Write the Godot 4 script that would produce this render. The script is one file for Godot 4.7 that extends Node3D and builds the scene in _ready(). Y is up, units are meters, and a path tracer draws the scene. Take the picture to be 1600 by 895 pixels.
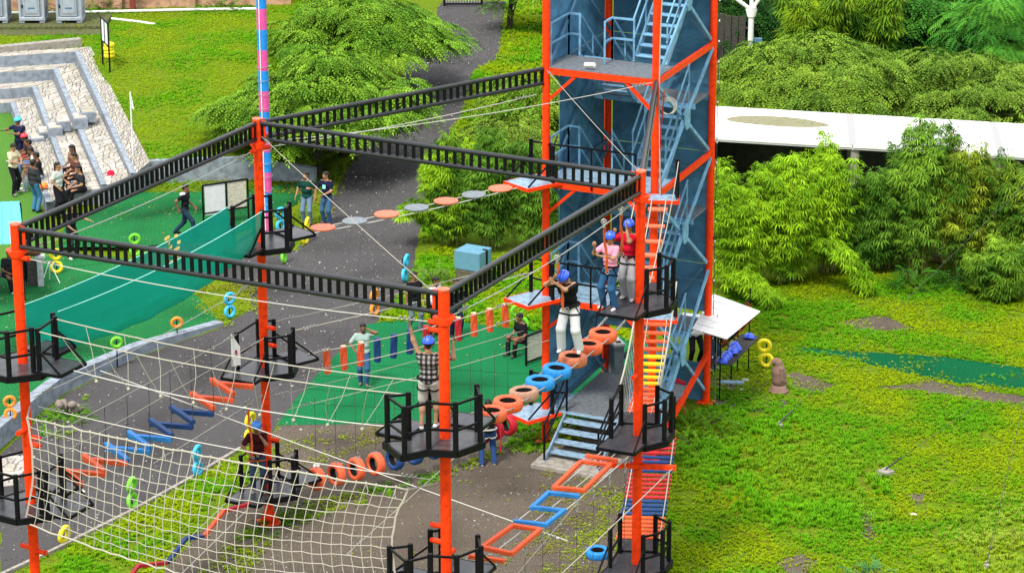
extends Node3D

# ---------------------------------------------------------------- helpers
var rng := RandomNumberGenerator.new()
var taken := {}
var mats := {}
var tex := {}
var M := {}
var noise := FastNoiseLite.new()
var noise2 := FastNoiseLite.new()


class MB:
	var v := PackedVector3Array()
	var n := PackedVector3Array()
	var c := PackedColorArray()
	var ix := PackedInt32Array()
	var col := Color(1, 1, 1)
	var colored := false

	func vert(p: Vector3, nn: Vector3) -> int:
		v.append(p)
		n.append(nn)
		c.append(col)
		return v.size() - 1

	func tri(a: Vector3, b: Vector3, d: Vector3) -> void: # counter-clockwise seen from outside
		var nn := (b - a).cross(d - a).normalized()
		var i := vert(a, nn)
		vert(b, nn)
		vert(d, nn)
		ix.append_array([i, i + 2, i + 1])

	func quad(a: Vector3, b: Vector3, d: Vector3, e: Vector3) -> void:
		var nn := (d - a).cross(e - b).normalized()
		var i := vert(a, nn)
		vert(b, nn)
		vert(d, nn)
		vert(e, nn)
		ix.append_array([i, i + 2, i + 1, i, i + 3, i + 2])

	func box(ctr: Vector3, size: Vector3, b := Basis.IDENTITY, bev := 0.0) -> void:
		var h := size * 0.5
		bev = minf(bev, minf(h.x, minf(h.y, h.z)) * 0.6)
		var ax := [b.x, b.y, b.z]
		var hh := [h.x, h.y, h.z]
		for k in 3:
			var u: Vector3 = ax[(k + 1) % 3]
			var w: Vector3 = ax[(k + 2) % 3]
			var hu: float = hh[(k + 1) % 3] - bev
			var hw: float = hh[(k + 2) % 3] - bev
			var nn: Vector3 = ax[k]
			for s in [1.0, -1.0]:
				var o: Vector3 = ctr + nn * (hh[k] * s)
				if s > 0:
					quad(o - u * hu - w * hw, o + u * hu - w * hw, o + u * hu + w * hw, o - u * hu + w * hw)
				else:
					quad(o - u * hu + w * hw, o + u * hu + w * hw, o + u * hu - w * hw, o - u * hu - w * hw)
			if bev > 0.0:
				for s1 in [1.0, -1.0]:
					for s2 in [1.0, -1.0]:
						var hk: float = hh[k] - bev
						var p1: Vector3 = ctr + u * (s1 * (hu + bev)) + w * (s2 * hw)
						var p2: Vector3 = ctr + u * (s1 * hu) + w * (s2 * (hw + bev))
						var q: Vector3 = nn * hk
						if s1 * s2 > 0:
							quad(p1 - q, p1 + q, p2 + q, p2 - q)
							ix_flip_last(ctr)
						else:
							quad(p2 - q, p2 + q, p1 + q, p1 - q)
							ix_flip_last(ctr)
		if bev > 0.0:
			for sx in [1.0, -1.0]:
				for sy in [1.0, -1.0]:
					for sz in [1.0, -1.0]:
						var a: Vector3 = ctr + b.x * (sx * h.x) + b.y * (sy * (h.y - bev)) + b.z * (sz * (h.z - bev))
						var d: Vector3 = ctr + b.x * (sx * (h.x - bev)) + b.y * (sy * h.y) + b.z * (sz * (h.z - bev))
						var e: Vector3 = ctr + b.x * (sx * (h.x - bev)) + b.y * (sy * (h.y - bev)) + b.z * (sz * h.z)
						if sx * sy * sz > 0:
							tri(a, d, e)
						else:
							tri(a, e, d)

	func ix_flip_last(ctr: Vector3) -> void: # make the last quad face away from ctr
		var m := v.size()
		var mid := (v[m - 4] + v[m - 3] + v[m - 2] + v[m - 1]) * 0.25
		if n[m - 1].dot(mid - ctr) < 0:
			for k in 4:
				n[m - 1 - k] = -n[m - 1 - k]
			var s := ix.size()
			for k in 2:
				var t := ix[s - 1 - k * 3]
				ix[s - 1 - k * 3] = ix[s - 2 - k * 3]
				ix[s - 2 - k * 3] = t

	func bar(a: Vector3, b: Vector3, w: float, h: float, up := Vector3.UP, bev := 0.0) -> void:
		var z := (b - a).normalized()
		var x := up.cross(z)
		if x.length() < 0.001:
			x = Vector3.RIGHT.cross(z)
		x = x.normalized()
		var y := z.cross(x)
		box((a + b) * 0.5, Vector3(w, h, a.distance_to(b)), Basis(x, y, z), bev)

	func tube(pts: Array, r: Variant, sides := 8, closed := false, cap := true) -> void:
		var np := pts.size()
		var start := v.size()
		var up := Vector3.UP
		var xprev := Vector3.ZERO
		for i in np:
			var p: Vector3 = pts[i]
			var t: Vector3
			if closed:
				t = (pts[(i + 1) % np] - pts[(i - 1 + np) % np]).normalized()
			else:
				t = (pts[mini(i + 1, np - 1)] - pts[maxi(i - 1, 0)]).normalized()
			var x: Vector3
			if i == 0:
				x = up.cross(t)
				if x.length() < 0.05:
					x = Vector3.RIGHT.cross(t)
				x = x.normalized()
			else:
				x = (xprev - t * xprev.dot(t)).normalized()
			xprev = x
			var y := t.cross(x)
			var rr: float = r[i] if r is Array else r
			for k in sides:
				var an := TAU * k / sides
				var d := x * cos(an) + y * sin(an)
				vert(p + d * rr, d)
		var rows := np if closed else np - 1
		for i in rows:
			for k in sides:
				var a := start + i * sides + k
				var b := start + i * sides + (k + 1) % sides
				var cc := start + ((i + 1) % np) * sides + k
				var d := start + ((i + 1) % np) * sides + (k + 1) % sides
				ix.append_array([a, d, b, a, cc, d])
		if cap and not closed:
			for e in 2:
				var i := 0 if e == 0 else np - 1
				var t: Vector3 = (pts[0] - pts[1]).normalized() if e == 0 else (pts[np - 1] - pts[np - 2]).normalized()
				var ci := vert(pts[i], t)
				for k in sides:
					vert(v[start + i * sides + k], t)
				for k in sides:
					if e == 0:
						ix.append_array([ci, ci + 1 + k, ci + 1 + (k + 1) % sides])
					else:
						ix.append_array([ci, ci + 1 + (k + 1) % sides, ci + 1 + k])

	func torus(ctr: Vector3, b: Basis, big: float, rr: float, ry: float, seg := 20, sides := 8, pw := 1.0) -> void: # axis = b.y
		var start := v.size()
		if b.determinant() < 0:
			b = Basis(b.z, b.y, b.x)
		for i in seg:
			var an := TAU * i / seg
			var d := b.x * cos(an) + b.z * sin(an)
			for k in sides:
				var q := TAU * k / sides
				var cx := signf(cos(q)) * pow(absf(cos(q)), pw)
				var cy := signf(sin(q)) * pow(absf(sin(q)), pw)
				vert(ctr + d * (big + rr * cx) + b.y * (ry * cy), (d * cos(q) / rr + b.y * sin(q) / ry).normalized())
		for i in seg:
			for k in sides:
				var a := start + i * sides + k
				var bb := start + i * sides + (k + 1) % sides
				var cc := start + ((i + 1) % seg) * sides + k
				var dd := start + ((i + 1) % seg) * sides + (k + 1) % sides
				ix.append_array([a, dd, bb, a, cc, dd])

	func lathe(prof: Array, seg := 16, xf := Transform3D.IDENTITY) -> void: # prof: Vector2(r, y) bottom to top
		var start := v.size()
		var m := prof.size()
		for j in m:
			var t: Vector2 = (prof[mini(j + 1, m - 1)] - prof[maxi(j - 1, 0)]).normalized()
			for i in seg:
				var an := TAU * i / seg
				var d := Vector3(cos(an), 0, sin(an))
				vert(xf * (d * prof[j].x + Vector3(0, prof[j].y, 0)), (xf.basis * (d * t.y - Vector3(0, t.x, 0))).normalized())
		for j in m - 1:
			for i in seg:
				var a := start + j * seg + i
				var b := start + j * seg + (i + 1) % seg
				var cc := start + (j + 1) * seg + i
				var d := start + (j + 1) * seg + (i + 1) % seg
				ix.append_array([a, b, d, a, d, cc])

	func prism(poly: PackedVector2Array, y0: float, y1: float, bottom := false) -> void: # poly in (x, z)
		var t := Geometry2D.triangulate_polygon(poly)
		var area := 0.0
		for k in poly.size():
			area += poly[k].cross(poly[(k + 1) % poly.size()])
		var ccw := area > 0.0
		var i0 := v.size()
		for p in poly:
			vert(Vector3(p.x, y1, p.y), Vector3.UP)
		for k in range(0, t.size(), 3):
			var a: Vector2 = poly[t[k]]
			var b: Vector2 = poly[t[k + 1]]
			var d: Vector2 = poly[t[k + 2]]
			if (b - a).cross(d - a) > 0:
				ix.append_array([i0 + t[k], i0 + t[k + 1], i0 + t[k + 2]])
			else:
				ix.append_array([i0 + t[k], i0 + t[k + 2], i0 + t[k + 1]])
		if bottom:
			i0 = v.size()
			for p in poly:
				vert(Vector3(p.x, y0, p.y), Vector3.DOWN)
			for k in range(0, t.size(), 3):
				var a: Vector2 = poly[t[k]]
				var b: Vector2 = poly[t[k + 1]]
				var d: Vector2 = poly[t[k + 2]]
				if (b - a).cross(d - a) > 0:
					ix.append_array([i0 + t[k], i0 + t[k + 2], i0 + t[k + 1]])
				else:
					ix.append_array([i0 + t[k], i0 + t[k + 1], i0 + t[k + 2]])
		var m := poly.size()
		for k in m:
			var a: Vector2 = poly[k]
			var b: Vector2 = poly[(k + 1) % m]
			if ccw:
				quad(Vector3(b.x, y0, b.y), Vector3(a.x, y0, a.y), Vector3(a.x, y1, a.y), Vector3(b.x, y1, b.y))
			else:
				quad(Vector3(a.x, y0, a.y), Vector3(b.x, y0, b.y), Vector3(b.x, y1, b.y), Vector3(a.x, y1, a.y))

	func blob(ctr: Vector3, r: Vector3, b := Basis.IDENTITY, seg := 10, rings := 6) -> void:
		var start := v.size()
		for j in rings + 1:
			var th := PI * j / rings
			for i in seg:
				var an := TAU * i / seg
				var d := Vector3(sin(th) * cos(an), cos(th), sin(th) * sin(an))
				vert(ctr + b * (d * r), (b * (d / r)).normalized())
		for j in rings:
			for i in seg:
				var a := start + j * seg + i
				var bb := start + j * seg + (i + 1) % seg
				var cc := start + (j + 1) * seg + i
				var dd := start + (j + 1) * seg + (i + 1) % seg
				ix.append_array([a, dd, bb, a, cc, dd])

	func append(o: MB, xf: Transform3D) -> void:
		var s := v.size()
		for k in o.v.size():
			v.append(xf * o.v[k])
			n.append((xf.basis * o.n[k]).normalized())
			c.append(o.c[k])
		for k in o.ix:
			ix.append(s + k)

	func mesh() -> ArrayMesh:
		var a := []
		a.resize(Mesh.ARRAY_MAX)
		a[Mesh.ARRAY_VERTEX] = v
		a[Mesh.ARRAY_NORMAL] = n
		if colored:
			a[Mesh.ARRAY_COLOR] = c
		a[Mesh.ARRAY_INDEX] = ix
		var m := ArrayMesh.new()
		m.add_surface_from_arrays(Mesh.PRIMITIVE_TRIANGLES, a)
		return m


func numbered(called: String, parent: Node) -> String:
	var key := str(parent.get_instance_id()) + called
	var k: int = taken.get(key, 0)
	taken[key] = k + 1
	return called if k == 0 else "%s_%03d" % [called, k]


func tag(o: Node, label: String, category: String, group := "") -> Node:
	o.set_meta("label", label)
	o.set_meta("category", category)
	if group != "":
		o.set_meta("group", group)
	return o


func thing(called: String, label: String, category: String, at := Vector3.ZERO, turn := 0.0, group := "") -> Node3D:
	var o := Node3D.new()
	o.name = numbered(called, self)
	add_child(o, true)
	o.position = at
	o.rotation.y = turn
	tag(o, label, category, group)
	return o


func obj(called: String, m: Mesh, mt: Material, parent: Node, xf := Transform3D.IDENTITY) -> MeshInstance3D:
	var o := MeshInstance3D.new()
	o.name = numbered(called, parent)
	o.mesh = m
	o.material_override = mt
	o.transform = xf
	parent.add_child(o, true)
	return o


func solo(called: String, m: Mesh, mt: Material, label: String, category: String, group := "", xf := Transform3D.IDENTITY) -> MeshInstance3D:
	var o := obj(called, m, mt, self, xf)
	tag(o, label, category, group)
	return o


func struct(called: String, m: Mesh, mt: Material, parent: Node = self) -> MeshInstance3D:
	var o := obj(called, m, mt, parent)
	if parent == self:
		o.set_meta("kind", "structure")
	return o


func stuff(called: String, base: Mesh, xfs: Array, cols: Array, mt: Material, parent: Node = self) -> MultiMeshInstance3D:
	var mm := MultiMesh.new()
	mm.transform_format = MultiMesh.TRANSFORM_3D
	mm.use_colors = cols.size() > 0
	mm.mesh = base
	mm.instance_count = xfs.size()
	for k in xfs.size():
		mm.set_instance_transform(k, xfs[k])
		if cols.size() > 0:
			mm.set_instance_color(k, cols[k])
	var o := MultiMeshInstance3D.new()
	o.multimesh = mm
	o.material_override = mt
	o.name = numbered(called, parent)
	o.set_meta("kind", "stuff")
	parent.add_child(o, true)
	return o


func dup(o: Node3D, called: String, label: String, at: Vector3, turn := 0.0) -> Node3D:
	var r: Node3D = o.duplicate()
	r.name = numbered(called, self)
	add_child(r, true)
	r.position = at
	r.rotation.y = turn
	r.set_meta("label", label)
	return r


func rnd(a: float, b: float) -> float:
	return rng.randf_range(a, b)


func turned(yaw: float, at := Vector3.ZERO, s := 1.0) -> Transform3D:
	return Transform3D(Basis(Vector3.UP, yaw).scaled(Vector3.ONE * s), at)


# ---------------------------------------------------------------- textures and materials
func noise_tex(key: String, freq: float, lo: Color, hi: Color, size := 512, kind := FastNoiseLite.TYPE_SIMPLEX_SMOOTH, oct := 4, mid := -1.0, normal := 0.0) -> NoiseTexture2D:
	if tex.has(key):
		return tex[key]
	var f := FastNoiseLite.new()
	f.noise_type = kind
	f.frequency = freq
	f.fractal_octaves = oct
	f.seed = hash(key) % 1000
	var t := NoiseTexture2D.new()
	t.width = size
	t.height = size
	t.seamless = true
	t.noise = f
	if normal > 0.0:
		t.as_normal_map = true
		t.bump_strength = normal
	else:
		var g := Gradient.new()
		g.set_color(0, lo)
		g.set_color(1, hi)
		if mid > 0.0:
			g.set_offset(0, mid - 0.18)
			g.set_offset(1, mid + 0.18)
		t.color_ramp = g
	tex[key] = t
	return t


func lin(r: float, g: float, b: float) -> Color:
	return Color(r, g, b).linear_to_srgb()


func mat(key: String, color: Color, rough := 0.6, metal := 0.0, t: Texture2D = null, tscale := 1.0, nt: Texture2D = null, nscale := 1.0) -> StandardMaterial3D: # colour as linear base colour
	if mats.has(key):
		return mats[key]
	var m := StandardMaterial3D.new()
	m.resource_name = key
	m.albedo_color = Color(color.r, color.g, color.b).linear_to_srgb()
	m.roughness = rough
	m.metallic = metal
	m.metallic_specular = 0.2 if rough > 0.75 else 0.35
	if t or nt:
		m.uv1_triplanar = true
		m.uv1_world_triplanar = true
		m.uv1_scale = Vector3.ONE * tscale
	if t:
		m.albedo_texture = t
	if nt:
		m.normal_enabled = true
		m.normal_texture = nt
		m.normal_scale = nscale
	mats[key] = m
	return m


func make_materials() -> void:
	var grime := noise_tex("grime", 0.012, Color(0.84, 0.83, 0.82), Color(1, 1, 1), 512, FastNoiseLite.TYPE_SIMPLEX_SMOOTH, 5, 0.42)
	var faint := noise_tex("faint", 0.02, Color(0.88, 0.88, 0.88), Color(1, 1, 1), 256)
	var bump := noise_tex("bump", 0.05, Color.BLACK, Color.WHITE, 256, FastNoiseLite.TYPE_SIMPLEX_SMOOTH, 4, -1.0, 3.0)
	var scuff := noise_tex("scuff", 0.018, Color(0.84, 0.83, 0.82), Color(1, 1, 1), 512, FastNoiseLite.TYPE_SIMPLEX_SMOOTH, 6, 0.36)
	M.orange = mat("orange_paint", Color(0.88, 0.05, 0.008), 0.36, 0.0, scuff, 0.6)
	var worn := noise_tex("worn", 0.03, Color(0.42, 0.4, 0.4), Color(1, 1, 1), 512, FastNoiseLite.TYPE_SIMPLEX_SMOOTH, 5, 0.3)
	M.orange_wood = mat("orange_wood", Color(0.78, 0.105, 0.035), 0.6, 0.0, worn, 2.0)
	M.red_wood = mat("red_wood", Color(0.5, 0.02, 0.03), 0.55, 0.0, worn, 2.0)
	M.blue_wood = mat("blue_wood", Color(0.03, 0.22, 0.62), 0.55, 0.0, worn, 2.0)
	M.navy_wood = mat("navy_wood", Color(0.012, 0.05, 0.19), 0.55, 0.0, worn, 2.0)
	M.yellow_wood = mat("yellow_wood", Color(0.85, 0.5, 0.01), 0.55, 0.0, worn, 2.0)
	M.coral = mat("coral_paint", Color(0.7, 0.16, 0.085), 0.5, 0.0, grime, 1.5)
	M.black = mat("black_paint", Color(0.007, 0.007, 0.009), 0.42, 0.0, scuff, 1.0)
	M.chord = mat("black_chord", Color(0.016, 0.018, 0.022), 0.32, 0.0, scuff, 1.0)
	M.deck = mat("deck_plate", Color(0.05, 0.052, 0.058), 0.3, 0.0, grime, 1.4)
	M.grey_deck = mat("grey_deck", Color(0.13, 0.15, 0.17), 0.5, 0.0, grime, 1.2)
	M.blue = mat("tower_blue", Color(0.17, 0.37, 0.56), 0.45, 0.0, grime, 0.5)
	M.sheet = mat("blue_sheet", Color(0.085, 0.235, 0.39), 0.6, 0.0, grime, 0.35)
	M.pale_blue = mat("pale_blue", Color(0.22, 0.34, 0.46), 0.4, 0.0, grime, 0.9)
	M.dark_blue = mat("brace_blue", Color(0.08, 0.19, 0.3), 0.45, 0.0, faint, 1.0)
	M.steel = mat("steel", Color(0.34, 0.34, 0.35), 0.4, 0.6)
	M.cable = mat("steel_cable", Color(0.5, 0.49, 0.46), 0.5, 0.1)
	M.dark_cable = mat("dark_cable", Color(0.05, 0.05, 0.05), 0.6)
	M.rope = mat("white_rope", Color(0.44, 0.415, 0.35), 0.9, 0.0, faint, 6.0)
	M.disc_grey = mat("disc_grey", Color(0.17, 0.2, 0.225), 0.5, 0.0, grime, 1.5)
	M.rubber = mat("tyre_inside", Color(0.012, 0.011, 0.011), 0.8)
	M.white = mat("white_paint", Color(0.8, 0.8, 0.79), 0.5, 0.0, faint, 0.5)
	M.concrete = mat("concrete", Color(0.3, 0.28, 0.25), 0.85, 0.0, grime, 0.8, bump, 0.5)
	M.wall_grey = mat("grey_plaster", Color(0.24, 0.28, 0.33), 0.8, 0.0, grime, 0.5, bump, 0.3)
	M.stone = mat("paving_stone", Color(0.46, 0.445, 0.41), 0.85, 0.0, grime, 2.3, bump, 0.6)
	M.grout = mat("grout", Color(0.16, 0.14, 0.12), 0.95)
	M.bark = mat("bark", Color(0.055, 0.045, 0.035), 0.9, 0.0, grime, 3.0, bump, 1.0)
	M.wood_dark = mat("old_wood", Color(0.07, 0.065, 0.06), 0.85, 0.0, grime, 1.5)
	M.skin = mat("skin", Color(1, 1, 1), 0.55)
	M.sheet.metallic_specular = 0.2
	M.black.metallic_specular = 0.22
	M.chord.metallic_specular = 0.45
	M.orange.metallic_specular = 0.25
	M.skin.vertex_color_use_as_albedo = true


func leaf_mat(key: String, back: Color, rough := 0.55) -> StandardMaterial3D:
	if mats.has(key):
		return mats[key]
	var m := StandardMaterial3D.new()
	m.resource_name = key
	m.vertex_color_use_as_albedo = true
	m.roughness = rough
	m.metallic_specular = 0.1
	m.cull_mode = BaseMaterial3D.CULL_DISABLED
	m.backlight_enabled = true
	m.backlight = back.linear_to_srgb()
	mats[key] = m
	return m


# ---------------------------------------------------------------- terrain
func h_flat(_x: float, _z: float) -> float:
	return 0.0


func h_turf(x: float, z: float) -> float:
	return 0.02 + clampf((-7.6 - x) * 0.1, 0.0, 0.45) * clampf((z + 82.0) / 12.0, 0.15, 1.0)


func h_road(x: float, z: float) -> float:
	return (h_turf(x, z) - 0.02) * clampf((-72.8 - z) / 1.5, 0.0, 1.0)


func h_lawn(x: float, z: float) -> float:
	return lerpf(0.62, 1.6, clampf((-86.0 - z) / 11.0, 0.0, 1.0)) * clampf((-4.4 - x) / 3.2, 0.0, 1.0)


func ragged(poly: PackedVector2Array, step: float, amp: float) -> PackedVector2Array:
	var out := PackedVector2Array()
	for k in poly.size():
		var a := poly[k]
		var b := poly[(k + 1) % poly.size()]
		var m := maxi(1, int(a.distance_to(b) / step))
		for i in m:
			var p := a.lerp(b, float(i) / m)
			var q := Vector2(noise.get_noise_2d(p.x * 4.0, p.y * 4.0) + 0.6 * noise.get_noise_2d(p.x * 14.0 + 50, p.y * 14.0), noise.get_noise_2d(p.x * 4.0 + 90, p.y * 4.0) + 0.6 * noise.get_noise_2d(p.x * 14.0, p.y * 14.0 + 50))
			out.append(p + q * amp)
	return out


func sheet(called: String, poly: PackedVector2Array, hf: Callable, off: float, mt: Material, cell := 1.2, amp := 0.12, tone := 0.18, parent: Node = self) -> MeshInstance3D:
	var rp := ragged(poly, 0.3, amp) if amp > 0.0 else poly
	var lo := rp[0]
	var hi := rp[0]
	for p in rp:
		lo = lo.min(p)
		hi = hi.max(p)
	var s := MB.new()
	s.colored = true
	var x := floorf(lo.x / cell) * cell
	while x < hi.x:
		var z := floorf(lo.y / cell) * cell
		while z < hi.y:
			var c := PackedVector2Array([Vector2(x, z), Vector2(x + cell, z), Vector2(x + cell, z + cell), Vector2(x, z + cell)])
			for g in Geometry2D.intersect_polygons(rp, c):
				var t := Geometry2D.triangulate_polygon(g)
				var i0 := s.v.size()
				for p in g:
					var e := 0.05
					var y: float = hf.call(p.x, p.y)
					var nn := Vector3(-(hf.call(p.x + e, p.y) - y) / e, 1, -(hf.call(p.x, p.y + e) - y) / e).normalized()
					var f := 1.0 + tone * 2.0 * noise2.get_noise_2d(p.x * 3.0, p.y * 3.0) + tone * noise.get_noise_2d(p.x, p.y)
					s.col = Color(f, f, f)
					s.vert(Vector3(p.x, y + off, p.y), nn)
				for k in range(0, t.size(), 3):
					var a := g[t[k]]
					var b := g[t[k + 1]]
					var d := g[t[k + 2]]
					if (b - a).cross(d - a) > 0:
						s.ix.append_array([i0 + t[k], i0 + t[k + 1], i0 + t[k + 2]])
					else:
						s.ix.append_array([i0 + t[k], i0 + t[k + 2], i0 + t[k + 1]])
			z += cell
		x += cell
	return struct(called, s.mesh(), mt, parent)


func blade_tuft(nb: int, hgt: float, wid: float, spread: float, seed_: int) -> ArrayMesh:
	var r := RandomNumberGenerator.new()
	r.seed = seed_
	var s := MB.new()
	s.colored = true
	for k in nb:
		var an := TAU * k / nb + r.randf_range(-0.4, 0.4)
		var d := Vector3(cos(an), 0, sin(an))
		var sd := Vector3(-d.z, 0, d.x)
		var h := hgt * r.randf_range(0.6, 1.1)
		var out := spread * r.randf_range(0.5, 1.2)
		var b := d * r.randf_range(0.0, spread * 0.5)
		var m := b + d * out * 0.35 + Vector3(0, h * 0.65, 0)
		var tip := b + d * out + Vector3(0, h, 0)
		var nn := (Vector3.UP * 0.8 + d * 0.5).normalized()
		var i := s.vert(b - sd * wid * 0.5, nn)
		s.vert(b + sd * wid * 0.5, nn)
		s.vert(m - sd * wid * 0.4, nn)
		s.vert(m + sd * wid * 0.4, nn)
		s.vert(tip, nn)
		s.ix.append_array([i, i + 2, i + 1, i + 1, i + 2, i + 3, i + 2, i + 4, i + 3])
	return s.mesh()


var grass_x := {}
var grass_c := {}
var soft_edge := 0.12


func in_any(p: Vector2, polys: Array) -> bool:
	for q in polys:
		if Geometry2D.is_point_in_polygon(p, q):
			return true
	return false


func sow(key: String, poly: PackedVector2Array, per: float, s0: float, s1: float, hf: Callable, c0: Color, c1: Color, bare := -2.0, skip: Array = [], patch := 1.0) -> void:
	var lo := poly[0]
	var hi := poly[0]
	for p in poly:
		lo = lo.min(p)
		hi = hi.max(p)
	var n := int((hi.x - lo.x) * (hi.y - lo.y) * per)
	if not grass_x.has(key):
		grass_x[key] = []
		grass_c[key] = []
	for k in n:
		var p := Vector2(rnd(lo.x, hi.x), rnd(lo.y, hi.y))
		var soft := p + Vector2(rnd(-1, 1), rnd(-1, 1)) * soft_edge
		var nz := noise.get_noise_2d(p.x * 2.2, p.y * 2.2) + 0.5 * noise.get_noise_2d(p.x * 7.0 + 31, p.y * 7.0)
		if nz + rnd(-0.12, 0.12) < bare:
			continue
		if not Geometry2D.is_point_in_polygon(soft, poly) or in_any(soft, skip):
			continue
		var big := noise2.get_noise_2d(p.x * 3.2 * patch, p.y * 3.2 * patch)
		var f := clampf(0.5 + big * 2.2 + rnd(-0.25, 0.25), 0.0, 1.0)
		var c := c0.lerp(c1, f) * rnd(0.86, 1.12)
		var sc := rnd(s0, s1) * (1.0 + 0.7 * maxf(0.0, big))
		var b := Basis(Vector3.UP, rnd(0, TAU)).scaled(Vector3(sc, sc * rnd(0.8, 1.2), sc))
		b = Basis(Vector3.RIGHT, rnd(-0.2, 0.2)) * b
		grass_x[key].append(Transform3D(b, Vector3(p.x, hf.call(p.x, p.y), p.y)))
		grass_c[key].append(Color(c.r, c.g, c.b))


func pave(quad: Array, cell: float, t: Node, keep: Array) -> void: # quad: four corners, counter-clockwise from above; jittered stones with open joints
	var lu: float = quad[0].distance_to(quad[1])
	var lw: float = quad[0].distance_to(quad[3])
	var nu := maxi(1, int(lu / cell))
	var nw := maxi(1, int(lw / cell))
	var g: Array = []
	for i in nu + 1:
		var row: Array = []
		for j in nw + 1:
			var a := (i + (rnd(-0.38, 0.38) if i > 0 and i < nu else 0.0)) / nu
			var b := (j + (rnd(-0.38, 0.38) if j > 0 and j < nw else 0.0)) / nw
			var p: Vector3 = quad[0].lerp(quad[1], a).lerp(quad[3].lerp(quad[2], a), b)
			row.append(p)
		g.append(row)
	for i in nu:
		for j in nw:
			var loops: Array = [[g[i][j], g[i + 1][j], g[i + 1][j + 1], g[i][j + 1]]]
			if rng.randf() < 0.3:
				var q: Array = loops[0]
				var r := rnd(0.4, 0.6)
				var m1: Vector3 = q[0].lerp(q[1], r)
				var m2: Vector3 = q[3].lerp(q[2], 1.0 - r)
				loops = [[q[0], m1, m2, q[3]], [m1, q[1], q[2], m2]]
			for lp in loops:
				var ctr: Vector3 = (lp[0] + lp[1] + lp[2] + lp[3]) * 0.25
				var s := MB.new()
				s.colored = true
				var tone := rnd(0.72, 1.12)
				s.col = Color(tone, tone * rnd(0.96, 1.0), tone * rnd(0.88, 1.0))
				var top: Array = []
				var low: Array = []
				var rise := rnd(0.018, 0.034)
				for k in 4:
					var c0: Vector3 = lp[k]
					var c1: Vector3 = lp[(k + 1) % 4]
					for f in [0.16, 0.84]: # eight-sided: corners knocked off
						var e: Vector3 = c0.lerp(c1, f)
						var inn: Vector3 = (ctr - e).normalized()
						low.append(e + inn * 0.012)
						top.append(e + inn * 0.028 + Vector3(0, rise + rnd(-0.003, 0.003), 0))
				var n8 := 8
				for k in n8:
					s.quad(low[k], low[(k + 1) % n8], top[(k + 1) % n8], top[k])
					s.tri(ctr + Vector3(0, rise + 0.003, 0), top[k], top[(k + 1) % n8])
				keep.append([ctr, s, t])


func kerb_run(s: MB, pts: Array, width: float, y0: float, dy: Callable) -> void:
	for k in pts.size() - 1:
		var a: Vector3 = pts[k]
		var b: Vector3 = pts[k + 1]
		var d := (b - a).normalized()
		var nn := Vector3(-d.z, 0, d.x) * width
		var ta := Vector3(0, dy.call(a), 0)
		var tb := Vector3(0, dy.call(b), 0)
		var lo := Vector3(0, y0, 0)
		s.quad(a + ta, b + tb, b + nn + tb, a + nn + ta)
		if s.n[s.n.size() - 1].y < 0:
			s.ix_flip_last(a + nn * 0.5)
		for sgn in [0.0, 1.0]:
			s.quad(a + nn * sgn + lo, b + nn * sgn + lo, b + nn * sgn + tb, a + nn * sgn + ta)
			s.ix_flip_last((a + b) * 0.5 + nn * 0.5)
		for e in [[a, ta], [b, tb]]:
			s.quad(e[0] + lo, e[0] + nn + lo, e[0] + nn + e[1], e[0] + e[1])
			s.ix_flip_last((a + b) * 0.5 + nn * 0.5)


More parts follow.
